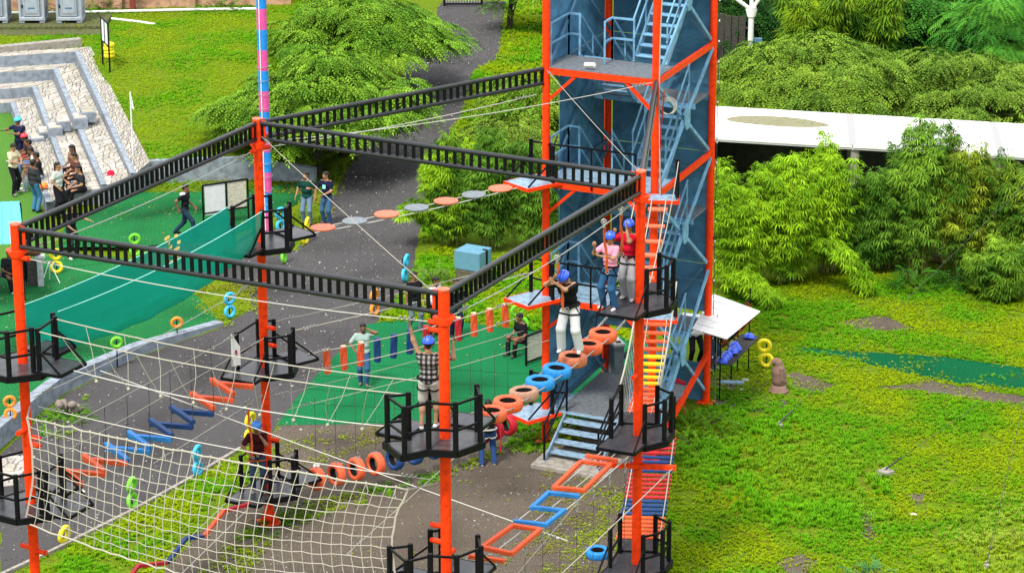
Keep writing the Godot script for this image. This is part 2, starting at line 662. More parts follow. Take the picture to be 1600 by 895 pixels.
func build_ground() -> void:
	var road: PackedVector2Array
	var soil: PackedVector2Array
	var center_turf: PackedVector2Array
	var T1: PackedVector2Array
	var T2: PackedVector2Array
	var pit: PackedVector2Array
	var strip: PackedVector2Array
	var dirt0: PackedVector2Array
	var dirt1: PackedVector2Array
	var dirt2: PackedVector2Array
	var dirt3: PackedVector2Array
	var dirt4: PackedVector2Array
	var dirt5: PackedVector2Array
	var dirt6: PackedVector2Array
	var G_strip: PackedVector2Array
	var G_moss: PackedVector2Array
	var G_line: PackedVector2Array
	var G_midright: PackedVector2Array
	var G_tower: PackedVector2Array
	var G_right: PackedVector2Array
	var G_center: PackedVector2Array
	var G_kerbmoss: PackedVector2Array
	var G_kerbfoot: PackedVector2Array
	var G_roadleft: PackedVector2Array
	var G_roadright: PackedVector2Array
	road = PackedVector2Array([Vector2(-2.89, -114.55), Vector2(-3.51, -108.66), Vector2(-3.87, -104.17), Vector2(-4.46, -95.23), Vector2(-5.19, -90.02), Vector2(-5.49, -86.07), Vector2(-5.84, -82.08), Vector2(-6.31, -79.06), Vector2(-7.01, -78.42), Vector2(-9.00, -80.53), Vector2(-11.06, -79.42), Vector2(-9.21, -77.18), Vector2(-7.36, -75.04), Vector2(-7.20, -73.59), Vector2(-7.85, -71.81), Vector2(-9.72, -69.50), Vector2(-11.28, -66.49), Vector2(-11.64, -64.74), Vector2(-12.17, -62.33), Vector2(-10.89, -54.95), Vector2(-10.01, -56.33), Vector2(-8.63, -58.52), Vector2(-7.43, -60.66), Vector2(-6.49, -62.60), Vector2(-5.89, -63.59), Vector2(-5.56, -65.38), Vector2(-3.65, -72.44), Vector2(-2.90, -75.91), Vector2(-2.80, -79.69), Vector2(-2.51, -89.18), Vector2(-1.77, -95.20), Vector2(-1.41, -102.02), Vector2(-0.47, -104.13), Vector2(-0.24, -114.52)])
	soil = PackedVector2Array([Vector2(-5.89, -63.59), Vector2(-5.58, -64.70), Vector2(-2.51, -64.45), Vector2(0.78, -64.43), Vector2(2.96, -66.26), Vector2(3.16, -65.33), Vector2(3.88, -65.32), Vector2(3.76, -61.82), Vector2(2.97, -61.00), Vector2(2.51, -58.64), Vector2(2.02, -54.88), Vector2(-7.49, -54.94), Vector2(-7.05, -57.21), Vector2(-5.91, -60.25)])
	center_turf = PackedVector2Array([Vector2(-3.90, -72.06), Vector2(-2.79, -72.55), Vector2(-1.74, -72.43), Vector2(-0.35, -71.76), Vector2(0.86, -71.43), Vector2(2.57, -71.31), Vector2(3.72, -70.34), Vector2(3.16, -65.33), Vector2(0.77, -64.08), Vector2(-2.51, -64.36), Vector2(-5.75, -64.25), Vector2(-5.39, -66.31), Vector2(-4.68, -69.26)])
	T1 = PackedVector2Array([Vector2(-7.8, -72.0), Vector2(-8.10, -72.68), Vector2(-8.9, -74.6), Vector2(-10.5, -77.2), Vector2(-11.53, -77.8), Vector2(-13.04, -77.9), Vector2(-16.5, -77.0), Vector2(-16.5, -62), Vector2(-12.55, -62.4), Vector2(-11.95, -65.05), Vector2(-11.55, -66.7), Vector2(-10.0, -69.65), Vector2(-8.8, -71.2)])
	T2 = PackedVector2Array([Vector2(-13.15, -78.90), Vector2(-11.27, -78.89), Vector2(-8.92, -79.86), Vector2(-7.73, -81.41), Vector2(-6.58, -84.25), Vector2(-6.07, -85.74), Vector2(-6.53, -86.51), Vector2(-8.47, -85.38), Vector2(-11.95, -84.96), Vector2(-13.48, -81.11), Vector2(-13.41, -78.78)])
	pit = PackedVector2Array([Vector2(-19.67, -97.78), Vector2(-17.74, -95.87), Vector2(-17.29, -94.49), Vector2(-13.31, -78.14), Vector2(-15.78, -76.90)])
	strip = PackedVector2Array([Vector2(7.59, -70.05), Vector2(8.57, -69.79), Vector2(10.05, -69.52), Vector2(11.35, -69.25), Vector2(13.35, -68.28), Vector2(13.07, -66.72), Vector2(11.37, -67.16), Vector2(9.87, -68.15), Vector2(8.53, -69.37), Vector2(7.55, -69.69)])
	dirt0 = PackedVector2Array([Vector2(9.38, -66.89), Vector2(10.60, -67.46), Vector2(12.24, -66.58), Vector2(12.90, -66.20), Vector2(12.80, -65.64), Vector2(11.79, -65.74), Vector2(10.61, -66.45)])
	dirt1 = PackedVector2Array([Vector2(8.83, -72.08), Vector2(9.76, -72.63), Vector2(10.42, -72.34), Vector2(10.77, -71.68), Vector2(10.11, -71.25), Vector2(9.13, -71.69)])
	dirt2 = PackedVector2Array([Vector2(6.92, -67.92), Vector2(7.40, -68.17), Vector2(8.11, -67.09), Vector2(7.88, -66.47), Vector2(7.12, -66.95)])
	dirt3 = PackedVector2Array([Vector2(5.82, -56.00), Vector2(6.24, -56.35), Vector2(6.52, -55.72), Vector2(6.27, -55.03), Vector2(5.77, -55.03)])
	dirt4 = PackedVector2Array([Vector2(7.88, -58.99), Vector2(8.12, -58.61), Vector2(8.03, -56.77), Vector2(7.72, -57.13)])
	dirt5 = PackedVector2Array([Vector2(9.04, -59.57), Vector2(9.46, -59.68), Vector2(9.35, -59.18), Vector2(9.04, -59.06)])
	dirt6 = PackedVector2Array([Vector2(5.07, -67.69), Vector2(5.74, -67.93), Vector2(6.50, -67.19), Vector2(6.81, -65.30), Vector2(5.54, -65.31), Vector2(4.93, -65.69)])
	G_strip = PackedVector2Array([Vector2(-6.48, -62.47), Vector2(-5.54, -63.15), Vector2(-5.96, -60.85), Vector2(-6.78, -58.70), Vector2(-7.49, -54.94), Vector2(-10.77, -54.28), Vector2(-10.00, -56.23), Vector2(-8.62, -58.40), Vector2(-7.41, -60.54)])
	G_moss = PackedVector2Array([Vector2(-5.73, -63.94), Vector2(-2.50, -64.10), Vector2(-2.47, -63.13), Vector2(-3.66, -62.49), Vector2(-4.80, -61.25), Vector2(-5.81, -59.07), Vector2(-5.99, -58.69), Vector2(-5.54, -63.15)])
	G_line = PackedVector2Array([Vector2(-6.45, -56.85), Vector2(-5.08, -58.99), Vector2(-3.53, -59.95), Vector2(-1.50, -61.15), Vector2(-0.01, -63.20), Vector2(0.17, -62.68), Vector2(-1.49, -60.62), Vector2(-3.49, -59.06), Vector2(-5.11, -57.57), Vector2(-5.72, -54.93), Vector2(-6.81, -54.93)])
	G_midright = PackedVector2Array([Vector2(0.74, -61.22), Vector2(2.37, -60.80), Vector2(2.98, -61.20), Vector2(3.76, -61.82), Vector2(3.24, -54.88), Vector2(-0.76, -54.90), Vector2(0.41, -57.53)])
	G_tower = PackedVector2Array([Vector2(-0.09, -64.08), Vector2(1.66, -65.34), Vector2(1.61, -63.11), Vector2(1.00, -62.47), Vector2(-0.01, -62.18)])
	G_right = PackedVector2Array([Vector2(4.90, -65.69), Vector2(3.84, -64.64), Vector2(3.73, -61.82), Vector2(3.30, -58.64), Vector2(3.24, -54.88), Vector2(11.38, -54.83), Vector2(15.35, -76.50), Vector2(11.70, -76.53), Vector2(9.20, -77.04), Vector2(5.74, -74.95)])
	G_center = PackedVector2Array([Vector2(-3.61, -72.28), Vector2(-2.89, -75.60), Vector2(-2.71, -78.39), Vector2(-2.08, -79.35), Vector2(-0.56, -78.37), Vector2(1.13, -78.68), Vector2(3.90, -74.09), Vector2(3.72, -70.24), Vector2(0.85, -71.32), Vector2(-1.74, -72.32)])
	G_kerbmoss = PackedVector2Array([Vector2(-8.41, -74.76), Vector2(-7.30, -75.34), Vector2(-7.08, -73.88), Vector2(-7.78, -71.92)])
	G_kerbfoot = PackedVector2Array([Vector2(-11.72, -64.74), Vector2(-11.06, -66.11), Vector2(-10.45, -66.35), Vector2(-10.35, -64.50), Vector2(-10.69, -63.62), Vector2(-11.34, -61.91)])
	G_roadleft = PackedVector2Array([Vector2(-7.10, -78.42), Vector2(-6.30, -78.93), Vector2(-5.52, -83.13), Vector2(-5.02, -88.80), Vector2(-4.42, -94.32), Vector2(-5.30, -94.33), Vector2(-7.71, -88.42), Vector2(-6.46, -85.33), Vector2(-6.60, -84.59), Vector2(-7.66, -81.75)])
	G_roadright = PackedVector2Array([Vector2(-0.47, -104.13), Vector2(-0.24, -114.52), Vector2(2.68, -114.49), Vector2(2.09, -88.34), Vector2(-2.27, -79.68), Vector2(-2.75, -79.69), Vector2(-2.51, -89.18), Vector2(-1.77, -95.20), Vector2(-1.41, -102.02)])
	var gt := noise_tex("ground_tex", 0.03, Color(0.38, 0.39, 0.14), Color(0.38, 0.54, 0.07), 1024, FastNoiseLite.TYPE_SIMPLEX_SMOOTH, 5, 0.5)
	var bump := noise_tex("ground_bump", 0.12, Color.BLACK, Color.WHITE, 512, FastNoiseLite.TYPE_SIMPLEX_SMOOTH, 4, -1.0, 5.0)
	var speck := noise_tex("speckle", 0.16, Color(0.22, 0.22, 0.23), Color(1, 1, 1), 1024, FastNoiseLite.TYPE_SIMPLEX_SMOOTH, 3, 0.55)
	var weave := noise_tex("turf_tex", 0.05, Color(0.42, 0.46, 0.4), Color(1, 1, 1), 1024, FastNoiseLite.TYPE_SIMPLEX_SMOOTH, 4, 0.42)
	M.ground = mat("ground", Color(0.85, 0.85, 0.85), 0.95, 0.0, gt, 0.25, bump, 0.8)
	M.gravel = mat("gravel", Color(0.24, 0.23, 0.235), 0.95, 0.0, speck, 0.55, bump, 1.2)
	M.soil = mat("soil", Color(0.35, 0.29, 0.23), 0.97, 0.0, speck, 0.35, bump, 1.0)
	M.turf = mat("turf", Color(0.012, 0.2, 0.07), 0.85, 0.0, weave, 0.6, bump, 0.5)
	M.turf2 = mat("worn_turf", Color(0.02, 0.2, 0.06), 0.88, 0.0, weave, 0.45, bump, 0.6)
	M.pit = mat("pit_turf", Color(0.1, 0.26, 0.04), 0.85, 0.0, weave, 0.6, bump, 0.4)
	M.deepturf = mat("deep_turf", Color(0.004, 0.12, 0.045), 0.85, 0.0, weave, 0.6, bump, 0.4)
	for k in ["gravel", "soil", "turf", "turf2", "pit", "deepturf"]:
		M[k].vertex_color_use_as_albedo = true
		M[k].metallic_specular = 0.15
	M.ground.metallic_specular = 0.1
	var s := MB.new()
	s.quad(Vector3(-900, 0, 200), Vector3(900, 0, 200), Vector3(900, 0, -1500), Vector3(-900, 0, -1500))
	struct("ground", s.mesh(), M.ground)
	sheet("gravel_road", road, h_road, 0.004, M.gravel, 0.8, 0.1, 0.34)
	sheet("soil", soil, h_flat, 0.008, M.soil, 0.8, 0.15, 0.36)
	sheet("turf", center_turf, h_flat, 0.014, M.turf, 0.8, 0.04, 0.42)
	sheet("turf", T1, h_turf, 0.012, M.turf2, 0.8, 0.0, 0.5)
	sheet("turf", T2, h_turf, 0.012, M.turf2, 0.8, 0.1, 0.5)
	sheet("turf", pit, func(_x, _z): return 0.1, 0.0, M.pit, 1.2, 0.02, 0.08)
	sheet("turf", strip, h_flat, 0.012, M.deepturf, 0.8, 0.12, 0.25)
	for d in [dirt0, dirt1, dirt2, dirt3, dirt4, dirt5, dirt6]:
		sheet("soil", d, h_flat, 0.008, M.soil, 0.8, 0.34, 0.3)
	# the raised lawn behind the retaining wall
	var lawn := PackedVector2Array([Vector2(-11.9, -86.4), Vector2(-10.2, -86.72), Vector2(-8.2, -86.85), Vector2(-6.5, -86.4), Vector2(-5.2, -90), Vector2(-4.4, -95.2), Vector2(-3.9, -104), Vector2(-3.0, -112), Vector2(-22, -112), Vector2(-22, -97.1), Vector2(-18.2, -97.75), Vector2(-15.2, -98.5), Vector2(-14.0, -94.3), Vector2(-13.5, -92.9), Vector2(-12.6, -89.8)])
	sheet("lawn", lawn, h_lawn, 0.03, M.ground, 1.2, 0.0)
	# grass
	var lush := PackedVector2Array([Vector2(4.6, -65.2), Vector2(6.1, -65.0), Vector2(7.6, -62.7), Vector2(8.7, -60.2), Vector2(8.1, -57.6), Vector2(5.8, -58.6), Vector2(3.9, -61.4)])
	var tall := PackedVector2Array([Vector2(8.9, -54.6), Vector2(9.6, -57.0), Vector2(11.6, -59.6), Vector2(12.4, -57), Vector2(11.6, -54.4)])
	var dirts := [dirt0, dirt1, dirt2, dirt3, dirt4, dirt5, strip]
	var yg := Color(0.43, 0.6, 0.008)
	var mg := Color(0.17, 0.5, 0.012)
	var dry := Color(0.4, 0.4, 0.04)
	sow("lawn_right", G_right, 420, 0.42, 0.9, h_flat, yg, mg, -0.33, dirts, 0.8)
	soft_edge = 0.9
	sow("lawn_right", lush, 150, 1.0, 1.7, h_flat, Color(0.24, 0.48, 0.02), mg, -0.3)
	sow("lawn_right", tall, 150, 1.0, 1.6, h_flat, Color(0.42, 0.56, 0.06), Color(0.24, 0.46, 0.02), -0.3)
	soft_edge = 0.12
	sow("lawn_right", PackedVector2Array([Vector2(2.8, -55.0), Vector2(13.5, -55.0), Vector2(12.5, -48.5), Vector2(-11.5, -48.5), Vector2(-11.0, -54.6), Vector2(-7.3, -55.0)]), 60, 0.6, 1.1, h_flat, yg, mg, -0.35)
	sow("lawn_right", G_right, 70, 0.4, 0.75, h_flat, Color(0.36, 0.33, 0.06), dry, -0.1, dirts)
	sow("lawn_right", dirt6, 30, 0.7, 1.2, h_flat, mg, mg, 0.1)
	sow("lawn_right", strip, 70, 0.5, 0.9, h_flat, yg, mg, 0.16)
	for d in [dirt0, dirt1, dirt2, dirt3, dirt4, dirt5]:
		sow("lawn_right", d, 110, 0.4, 0.8, h_flat, dry, yg, 0.02)
	sow("lawn_middle", G_center, 210, 0.7, 1.2, h_flat, yg, mg, -0.4)
	sow("lawn_middle", G_tower, 220, 0.7, 1.3, h_flat, yg, mg, -0.4)
	sow("verge", G_strip, 300, 0.6, 1.1, h_flat, yg, mg, -0.25)
	sow("verge", G_line, 200, 0.6, 1.0, h_flat, yg, mg, -0.15)
	sow("verge", G_moss, 170, 0.35, 0.7, h_flat, yg, dry, 0.0)
	sow("verge", G_midright, 230, 0.35, 0.7, h_flat, dry, yg, -0.08)
	sow("verge", PackedVector2Array([Vector2(-9.0, -75.2), Vector2(-7.2, -75.9), Vector2(-6.7, -73.6), Vector2(-7.6, -71.7), Vector2(-8.6, -73.0)]), 200, 0.4, 0.8, h_turf, yg, dry, -0.08)
	sow("verge", PackedVector2Array([Vector2(-22, -100.9), Vector2(-15, -101.1), Vector2(-15, -103.5), Vector2(-22, -103.5)]), 30, 0.5, 0.9, func(_x, _z): return 1.8, mg, dry, 0.1)
	sow("verge", G_kerbfoot, 90, 0.8, 1.3, h_flat, mg, yg, 0.0)
	sow("verge", G_roadleft, 40, 0.7, 1.2, h_flat, yg, dry, 0.0)
	sow("verge", G_roadright, 60, 0.9, 1.6, h_flat, yg, mg, -0.4)
	sow("verge", T1, 7, 0.35, 0.6, h_turf, yg, dry, 0.25)
	sow("verge", T2, 10, 0.4, 0.7, h_turf, yg, dry, 0.2)
	sow("verge", soil, 12, 0.35, 0.6, h_flat, yg, dry, 0.2)
	sow("verge", PackedVector2Array([Vector2(-12.2, -86.2), Vector2(-8, -86.7), Vector2(-6.4, -86.3), Vector2(-6.3, -84.8), Vector2(-8.5, -85.2), Vector2(-12, -84.8)]), 110, 0.6, 1.0, h_turf, dry, mg, -0.3)
	sow("lawn_back", lawn, 210, 0.5, 0.95, h_lawn, Color(0.4, 0.58, 0.008), mg, -0.4)
	sow("lawn_back", lawn, 30, 0.5, 0.9, h_lawn, dry, yg, 0.0)
	for key in grass_x:
		var gm := leaf_mat("grass_blades", Color(0.12, 0.18, 0.01), 0.7)
		stuff("grass", blade_tuft(13, 0.085, 0.0095, 0.05, 3), grass_x[key], grass_c[key], gm)
	for k in 12: # the joints between the rolls of artificial turf
		var line := PackedVector2Array()
		for i in 30:
			var f := i / 29.0
			line.append(Vector2(-7.0 + 12.0 * f, -63.0 - 1.05 * k + 2.2 * f + 0.03 * sin(i * 1.7 + k)) if k < 7 else Vector2(-14.5 + 8.0 * f, -63.5 - 3.0 * (k - 7) - 5.0 * f * (1.0 - 0.25 * f) + 0.03 * sin(i * 1.7)))
		for seg in Geometry2D.intersect_polyline_with_polygon(line, center_turf if k < 7 else T1):
			var sm_ := MB.new()
			for i in seg.size() - 1:
				var hh := func(q: Vector2) -> Vector3: return Vector3(q.x, (h_turf(q.x, q.y) + 0.012 if k >= 7 else 0.014) + 0.004, q.y)
				var nd := (seg[i + 1] - seg[i]).normalized().orthogonal() * 0.012
				sm_.quad(hh.call(seg[i] - nd), hh.call(seg[i] + nd), hh.call(seg[i + 1] + nd), hh.call(seg[i + 1] - nd))
				if sm_.n[sm_.n.size() - 1].y < 0:
					sm_.ix_flip_last(Vector3(seg[i].x, -5, seg[i].y))
			if seg.size() > 2:
				struct("turf_seam", sm_.mesh(), mat("turf_joint", Color(0.008, 0.05, 0.02), 0.95))
	# loose stones on the gravel, leaf litter on the turf
	var st := MB.new()
	st.blob(Vector3.ZERO, Vector3(0.02, 0.013, 0.016), Basis.IDENTITY, 6, 3)
	var xs: Array = []
	var cs: Array = []
	for k in 20000:
		var p := Vector2(rnd(-12, 3.5), rnd(-112, -52))
		var on_road := Geometry2D.is_point_in_polygon(p, road)
		if not on_road and not Geometry2D.is_point_in_polygon(p, soil):
			continue
		var sc := rnd(0.4, 1.5) if rng.randf() < 0.96 else rnd(1.5, 3.0)
		xs.append(turned(rnd(0, TAU), Vector3(p.x, 0.01, p.y), sc))
		var tone := rnd(0.05, 0.2) if rng.randf() < 0.9 else rnd(0.3, 0.5)
		cs.append(Color(tone, tone * 0.96, tone * 0.92))
	var sm := mat("pebble", Color(1, 1, 1), 0.9)
	sm.vertex_color_use_as_albedo = true
	stuff("pebbles", st.mesh(), xs, cs, sm)
	xs = []
	cs = []
	var lf := MB.new()
	lf.colored = true
	lf.quad(Vector3(-0.03, 0, 0), Vector3(0, 0.006, 0.018), Vector3(0.035, 0, 0), Vector3(0, 0.008, -0.018))
	for k in 5200:
		var p := Vector2(rnd(-16, 14), rnd(-88, -62))
		var y := 0.03
		if Geometry2D.is_point_in_polygon(p, T1) or Geometry2D.is_point_in_polygon(p, T2):
			y = h_turf(p.x, p.y) + 0.02
		elif not (Geometry2D.is_point_in_polygon(p, center_turf) or Geometry2D.is_point_in_polygon(p, strip)):
			continue
		elif rng.randf() < 0.7 and not Geometry2D.is_point_in_polygon(p, strip):
			continue
		if noise.get_noise_2d(p.x * 1.5, p.y * 1.5) < rnd(-0.4, 0.5):
			continue
		xs.append(turned(rnd(0, TAU), Vector3(p.x, y, p.y), rnd(0.5, 1.6)))
		cs.append([Color(0.3, 0.26, 0.05), Color(0.16, 0.2, 0.03), Color(0.35, 0.3, 0.16)][rng.randi() % 3])
	stuff("leaf_litter", lf.mesh(), xs, cs, leaf_mat("litter", Color(0.05, 0.05, 0.02)))
	# kerb between turf and gravel
	s = MB.new()
	var kp := [Vector3(-7.8, 0, -72.0), Vector3(-8.6, 0, -71.0), Vector3(-9.75, 0, -69.5), Vector3(-11.3, 0, -66.6), Vector3(-11.7, 0, -65.0), Vector3(-12.3, 0, -62.4), Vector3(-13, 0, -59.0)]
	kp.reverse()
	kerb_run(s, kp, -0.3, -0.02, func(p: Vector3) -> float: return h_turf(p.x, p.z) + 0.06)
	solo("kerb_wall", s.mesh(), M.wall_grey, "low grey plastered wall between the left green turf and the gravel", "wall")
	s = MB.new()
	kerb_run(s, [Vector3(-6.45, 0, -62.6), Vector3(-7.43, 0, -60.66), Vector3(-8.63, 0, -58.52), Vector3(-10.01, 0, -56.33), Vector3(-11.2, 0, -54.6)], 0.09, -0.02, func(_p: Vector3) -> float: return 0.07)
	solo("kerb_line", s.mesh(), M.concrete, "thin pale concrete kerb between the gravel and the lower grass strip", "kerb")
	s = MB.new()
	kerb_run(s, [Vector3(-11.86, 0, -86.31), Vector3(-10.2, 0, -86.6), Vector3(-8.2, 0, -86.8), Vector3(-6.3, 0, -86.3)], -0.25, -0.05, func(p: Vector3) -> float: return h_lawn(p.x, -86.0) + 0.12)
	solo("retaining_wall", s.mesh(), M.wall_grey, "grey blue retaining wall below the upper lawn, behind the whiteboard", "wall")
	# planter and stone patch at the left edge
	s = MB.new()
	s.box(Vector3(-13.0, 0.18, -62.6), Vector3(1.5, 0.36, 0.2), Basis(Vector3.UP, 0.95), 0.01)
	solo("planter_wall", s.mesh(), M.wall_grey, "short grey planter wall cut by the left edge of the photo", "wall")
	build_steps()


func build_steps() -> void:
	var t := thing("stone_steps", "stepped seating of pale crazy paving with grey plastered risers", "steps", Vector3.ZERO)
	var C := [Vector3(-17.52, 0.46, -95.32), Vector3(-16.85, 0.84, -96.04), Vector3(-16.24, 1.26, -96.99), Vector3(-15.58, 1.68, -97.89)]
	var E := [Vector3(-14.25, 0.46, -82.52), Vector3(-13.72, 0.48, -83.82), Vector3(-12.76, 0.6, -83.98), Vector3(-11.94, 0.75, -84.77)]
	var Lf := [Vector3(-22.5, 0.46, -94.0), Vector3(-22.5, 0.84, -94.5), Vector3(-22.5, 1.26, -95.2), Vector3(-22.5, 1.68, -95.95)]
	var O := [Vector3(-15.11, 1.68, -98.6), Vector3(-11.5, 0.75, -86.2)]
	var keep: Array = []
	for i in 4:
		var nc: Vector3 = C[i + 1] if i < 3 else O[0]
		var ne: Vector3 = E[i + 1] if i < 3 else O[1]
		var nl: Vector3 = Lf[i + 1] if i < 3 else Vector3(-22.5, 1.68, -96.6)
		var y: float = C[i].y
		nc.y = y
		nl.y = y
		var ye: float = E[i].y
		ne.y = ye
		var top_c := C[i] as Vector3
		var top_e := E[i] as Vector3
		var s := MB.new() # solid mass with mortar top
		s.quad(top_e, ne, nc, top_c)
		s.quad(top_c, nc, nl, Lf[i])
		obj("mortar_bed", s.mesh(), M.grout, t)
		var base := Vector3(0, -0.6, 0)
		s = MB.new()
		s.quad(top_e + base * 1.4, top_c + base, top_c, top_e)
		s.ix_flip_last(Vector3(0, 0.2, -90))
		var lp: Vector3 = Lf[i]
		s.quad(top_c + base, lp + base, lp, top_c)
		s.ix_flip_last(Vector3(-20, 0.2, -110))
		s.quad(top_e + base * 1.4, ne + base * 1.4, ne, top_e)
		s.ix_flip_last(Vector3(-18, 0.2, -100))
		# the plaster edge that shows as a lip along each riser
		var d := (top_e - top_c).normalized()
		var nn := Vector3(d.z, 0, -d.x) * -0.17
		if nn.x < 0:
			nn = -nn
		var lift := Vector3(0, 0.03, 0)
		s.quad(top_e + lift, top_e + lift + nn, top_c + lift + nn, top_c + lift)
		s.quad(top_e, top_e + lift, top_c + lift, top_c)
		s.ix_flip_last(top_c.lerp(top_e, 0.5) + nn)
		obj("riser", s.mesh(), M.wall_grey, t)
		pave([top_e + nn, ne, nc, top_c + nn], 0.28, t, keep)
		pave([top_c, nc, nl, Lf[i]], 0.28, t, keep)
	# half-height blocks that make a stair up the tiers
	for q in [[Vector3(-15.55, 0.62, -90.2), 0.22], [Vector3(-14.95, 0.98, -90.2), 0.26], [Vector3(-14.1, 1.3, -90.2), 0.3]]:
		for k in 2:
			var s := MB.new()
			var d := (E[1] - C[1] as Vector3)
			var yaw := atan2(d.x, d.z)
			var ctr: Vector3 = q[0] + Basis(Vector3.UP, yaw) * Vector3(-0.2 + 0.3 * k, -0.2 + 0.12 * k, -0.3 * k)
			s.box(ctr, Vector3(0.46, 0.34, 0.74), Basis(Vector3.UP, yaw), 0.01)
			obj("step_block", s.mesh(), M.wall_grey, t)
			var hb := Basis(Vector3.UP, yaw)
			var yy := Vector3(0, 0.175, 0)
			pave([ctr + hb * Vector3(-0.22, 0, 0.35) + yy, ctr + hb * Vector3(0.22, 0, 0.35) + yy, ctr + hb * Vector3(0.22, 0, -0.35) + yy, ctr + hb * Vector3(-0.22, 0, -0.35) + yy], 0.28, t, keep)
	# paving patch by the planter
	var st := thing("stone_paving", "patch of pale crazy paving below the planter at the left edge", "paving", Vector3.ZERO)
	var s2 := MB.new()
	s2.quad(Vector3(-13.2, 0.012, -59.8), Vector3(-11.5, 0.012, -60.3), Vector3(-11.3, 0.012, -62.2), Vector3(-12.8, 0.012, -62.2))
	obj("mortar_bed", s2.mesh(), M.grout, st)
	pave([Vector3(-13.2, 0.014, -59.8), Vector3(-11.5, 0.014, -60.3), Vector3(-11.3, 0.014, -62.2), Vector3(-12.8, 0.014, -62.2)], 0.3, st, keep)
	M.stone.vertex_color_use_as_albedo = true
	var eye := Vector3(0, 24, 0)
	var inside := func(p: Vector3) -> bool: return p.x / -p.z > -0.187 and p.z > -99.0
	var main: Array = keep.filter(func(k): return k[2] == t)
	main.sort_custom(func(a, b): return (0 if inside.call(a[0]) else 1000) + eye.distance_to(a[0]) < (0 if inside.call(b[0]) else 1000) + eye.distance_to(b[0]))
	var rest := MB.new()
	rest.colored = true
	for k in main.size():
		if k < 300:
			obj("stone", main[k][1].mesh(), M.stone, t)
		else:
			rest.append(main[k][1], Transform3D.IDENTITY)
	obj("paving_stones", rest.mesh(), M.stone, t).set_meta("kind", "stuff")
	for k in keep:
		if k[2] == st:
			obj("stone", k[1].mesh(), M.stone, st)
	# long concrete beam above the top tier
	var cb := MB.new()
	cb.box(Vector3(-18.8, 1.72, -97.55), Vector3(7.2, 0.42, 0.3), Basis(Vector3.UP, 0.43), 0.02)
	solo("concrete_beam", cb.mesh(), M.concrete, "weathered concrete beam lying along the top of the stone steps", "beam")
	for k in 2:
		var m := MB.new()
		if k == 0:
			m.box(Vector3(-19.3, 1.45, -101.2), Vector3(9.0, 0.46, 0.8), Basis(Vector3.UP, 0.02), 0.03)
		else:
			m.box(Vector3(-19.5, 1.5, -102.7), Vector3(8.9, 0.6, 2.1), Basis(Vector3.UP, 0.02), 0.03)
		solo("mossy_step", m.mesh(), mat("mossy_concrete", Color(0.1, 0.11, 0.05), 0.95, 0.0, tex["grime"], 0.8), ["lower dark mossy concrete step in front of the portable toilets", "upper dark mossy concrete step at the foot of the portable toilets"][k], "step")


# ---------------------------------------------------------------- the ropes course
const TOP := 9.27
const LV := [0.0, 0.84, 3.69, 6.54]
const PA := Vector3(-9.26, 0, -50.15)
const PB := Vector3(-5.43, 0, -58.08)
const PC := Vector3(-1.18, 0, -46.08)
const PD := Vector3(2.57, 0, -53.79)
const TL := Vector3(0.8, 0, -63.12)
const TM := Vector3(3.27, 0, -61.87)
const TR := Vector3(4.84, 0, -65.83)
const TK := Vector3(2.38, 0, -67.08)


func up(p: Vector3, y: float) -> Vector3:
	return Vector3(p.x, y, p.z)


func flat_dir(a: Vector3, b: Vector3) -> Vector3:
	return (up(b, 0) - up(a, 0)).normalized()


func course_pole(at: Vector3, label: String, dirs: Array, cleats: Array, flare: bool) -> void:
	var t := thing("course_pole", label, "pole", at, 0, "orange poles of the ropes course")
	var s := MB.new()
	s.tube([Vector3(0, 0.03, 0), Vector3(0, TOP - 0.02, 0)], 0.098, 20)
	obj("shaft", s.mesh(), M.orange, t)
	s = MB.new()
	s.tube([Vector3(0, TOP - 0.02, 0), Vector3(0, TOP + 0.012, 0)], 0.108, 20)
	obj("cap", s.mesh(), M.coral, t)
	s = MB.new()
	s.box(Vector3(0, 0.015, 0), Vector3(0.46, 0.03, 0.46), Basis(Vector3.UP, 0.4), 0.006)
	for k in 8 if flare else 0:
		var d := Vector3(cos(k * PI / 4), 0, sin(k * PI / 4))
		s.quad(d * 0.09 + Vector3(0, 0.03, 0), d * 0.21 + Vector3(0, 0.03, 0), d * 0.1 + Vector3(0, 0.3, 0), d * 0.09 + Vector3(0, 0.3, 0))
	obj("base_plate", s.mesh(), M.orange, t)
	s = MB.new() # round collar plate under the beams
	s.tube([Vector3(0, TOP - 0.64, 0), Vector3(0, TOP - 0.5, 0)], [0.12, 0.2], 18)
	obj("collar", s.mesh(), M.orange, t)
	s = MB.new()
	for y in [1.9, 4.4, 7.4]:
		s.tube([Vector3(0, y, 0), Vector3(0, y + 0.03, 0)], 0.102, 20)
	obj("weld_seams", s.mesh(), M.orange, t).set_meta("kind", "stuff")
	for d in dirs:
		s = MB.new()
		s.box(d * 0.15 + Vector3(0, TOP - 0.24, 0), Vector3(0.14, 0.42, 0.02), Basis(d, Vector3.UP, d.cross(Vector3.UP)))
		obj("bracket", s.mesh(), M.orange, t)
	for q in cleats: # short tube brackets that the cables end at
		var d: Vector3 = q[0]
		s = MB.new()
		s.tube([d * 0.05 + Vector3(0, q[1], 0), d * 0.27 + Vector3(0, q[1], 0)], 0.05, 12)
		s.torus(d * 0.3 + Vector3(0, q[1], 0), Basis(Vector3.UP, d, Vector3.UP.cross(d)), 0.035, 0.011, 0.011, 12, 6)
		obj("cable_bracket", s.mesh(), M.orange, t)


